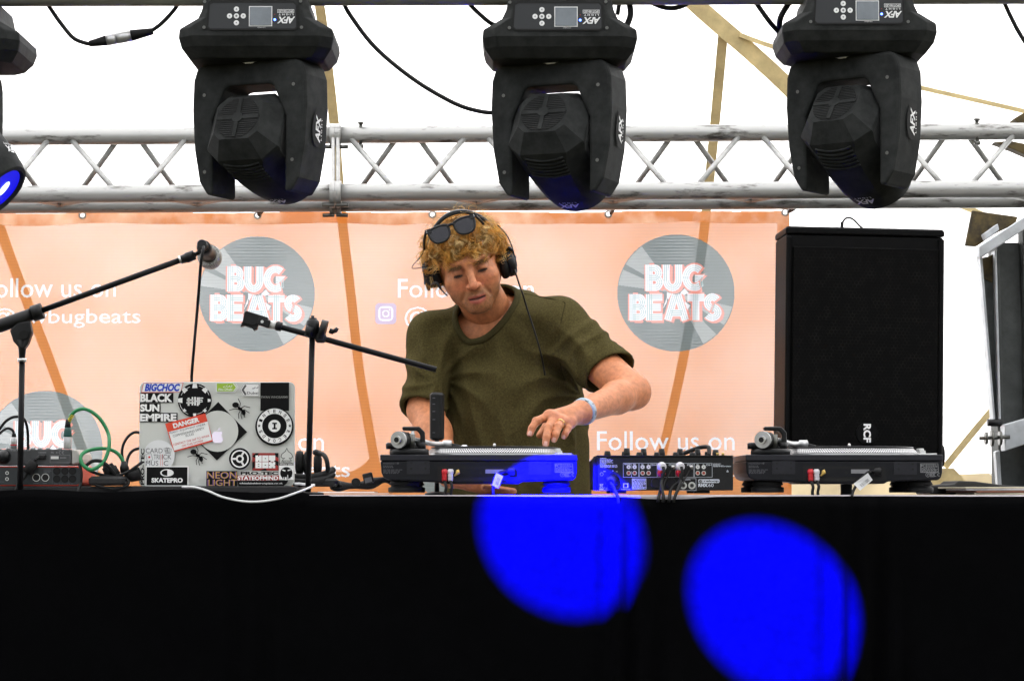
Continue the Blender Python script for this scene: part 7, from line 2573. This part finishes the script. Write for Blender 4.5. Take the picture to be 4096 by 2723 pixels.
# ------------------------------------------------------------------ headphones on his head
hp = thing('worn_headphones', 'black headphones worn over curly hair', 'headphones', hv_(0, -.01, -.02))
bp = []
for i in range(33):
    a = math.pi * i / 32
    bp.append(hv_(.096 * math.cos(a), -.012 + .030 * math.sin(a), -.012 + .152 * math.sin(a) ** .9))
mb = MB(); vs_ = []
for i, p in enumerate(bp):
    t_ = (bp[min(i + 1, 32)] - bp[max(i - 1, 0)]).normalized()
    out = (p - hv_(0, .01, .03)); out = (out - t_ * out.dot(t_)).normalized(); sd = t_.cross(out)
    for a, b in ((.0035, -.012), (.0045, 0), (.0035, .012), (-.002, .013), (-.003, 0), (-.002, -.013)):
        vs_.append(p + out * a + sd * b)
mb.rings([vs_[6 * i:6 * i + 6] for i in range(33)], smooth=True)
mb.build('headband', M['black_plastic'], hp)
M['band_grey'] = mat('grey_headband_trim', (.10, .11, .12), .35, metal=.3)
MB().tube([p + (p - hv_(0, .01, .03)).normalized() * .0055 + Fv * .008 for p in bp[5:28]], .0022, 8).build('trim', M['band_grey'], hp)
for sx in (-1, 1):
    cx = hv_(sx * .079, -.006, -.006 if sx < 0 else -.030)
    d = (hv_(sx * 1.0, -.1 + .12 * 0, -.02) - hv_(0, 0, 0)).normalized()
    T = Matrix.Translation(cx) @ d.to_track_quat('Z', 'Y').to_matrix().to_4x4()
    MB().lathe([(.030, -.004), (.0365, -.001), (.0385, .006), (.0365, .013), (.033, .016)], T, 32).build('ear_pad', M['rubber'], hp)
    MB().lathe([(.034, .015), (.0365, .018), (.0355, .030), (.029, .037), (.012, .039)], T, 32).build('ear_cup', M['black_plastic'], hp)
    MB().tube(smooth_path([bp[0] if sx > 0 else bp[32], hv_(sx * .112, .004, .01), hv_(sx * .117, -.002, -.02), hv_(sx * .116, -.008, -.045)], 5), .0042, 8).build('yoke', M['black_plastic'], hp)
    MB().box(hv_(sx * .119, -.005, -.022), (.008, .012, .014), bev=.002).build('pivot', M['band_grey'], hp)
MB().tube(smooth_path([hv_(.098, .02, .08), hv_(.113, .015, .05), hv_(.119, .01, .02), hv_(.120, .005, -.015)], 6), .0014, 6).build('side_wire', M['cable'], hp)
MB().tube(smooth_path([hv_(-.092, .02, .075), hv_(-.112, .03, .055), hv_(-.137, .03, .038), hv_(-.139, .03, .03), hv_(-.12, .03, .027), hv_(-.098, .02, .024)], 6), .0012, 6).build('side_wire', M['cable'], hp)
MB().tube(smooth_path([hv_(-.112, .0, -.035), P(1745, 1130, 6.34), P(1765, 1158, 6.33), P(1790, 1184, 6.325)], 6), [.0035] * 6 + [.003] * 6 + [.0018] * 6 + [.0008], 8).build('cord_stub', M['cable'], hp)
MB().tube(smooth_path([hv_(.113, -.006, -.05), P(2062, 1090, 6.36), P(2078, 1140, 6.38), P(2092, 1180, 6.385), P(2110, 1240, 6.40), P(2140, 1330, 6.395), P(2165, 1420, 6.40), P(2180, 1500, 6.43)], 7), .0022, 8).build('cord', M['cable'], hp)

# ------------------------------------------------------------------ sunglasses pushed up into the hair
sg = thing('sunglasses', 'black framed sunglasses pushed up into his curly hair', 'sunglasses', hv_(0, .08, .11))
M['tint'] = mat('dark_tinted_lens', (.012, .010, .013), .08, spec=.6)
gn = (Fv * .86 + Uv * .50).normalized()
gx = (Xv * math.cos(R(5)) + Uv * math.sin(R(5))).normalized(); gx = (gx - gn * gx.dot(gn)).normalized(); gy = gn.cross(gx).normalized()
if gy.dot(Uv) < 0:
    gy = -gy
gf = Face(hv_(-.015, .088, .114), gx, gy)
ln_ = [(-.026, .016), (-.010, .021), (.014, .020), (.026, .014), (.024, -.006), (.014, -.019), (-.004, -.021), (-.018, -.015), (-.025, -.002)]
sm = lambda pts: [(q.x, q.y) for q in smooth_path([Vector((a, b, 0)) for a, b in pts + pts[:1]], 4)[:-1]]
for sx in (-1, 1):
    pts = [(sx * (a + .0335), b) for a, b in sm(ln_)]
    o = MB(); o.prism(gf, pts, -.001, .0008); o.build('lens', M['tint'], sg)
    o = MB()
    o.tube([gf.p(a, b, 0) for a, b in pts] + [gf.p(*pts[0], 0)], .0032, 8)
    o.build('rim', M['black_plastic'], sg)
    o = MB(); o.prism(gf, [(sx * .052, .010), (sx * .067, .012), (sx * .067, .022), (sx * .052, .022)], -.004, .0035); bo = o.build('hinge', M['black_plastic'], sg)
    o = MB()
    for dy in (.0145, .0185):
        o.disc(gf, (sx * .063, dy), .0009, .0042, 8)
    o.build('stud', M['white'], bo)
    MB().tube(smooth_path([gf.p(sx * .066, .017, -.002), gf.p(sx * .076, .010, -.04), gf.p(sx * .086, -.004, -.09)], 6), .0035, 8).build('temple', M['black_plastic'], sg)
o = MB(); o.tube(smooth_path([gf.p(-.010, .012, .0), gf.p(0, .015, .002), gf.p(.010, .012, 0)], 4), .0036, 8); o.build('bridge', M['black_plastic'], sg)

settle()
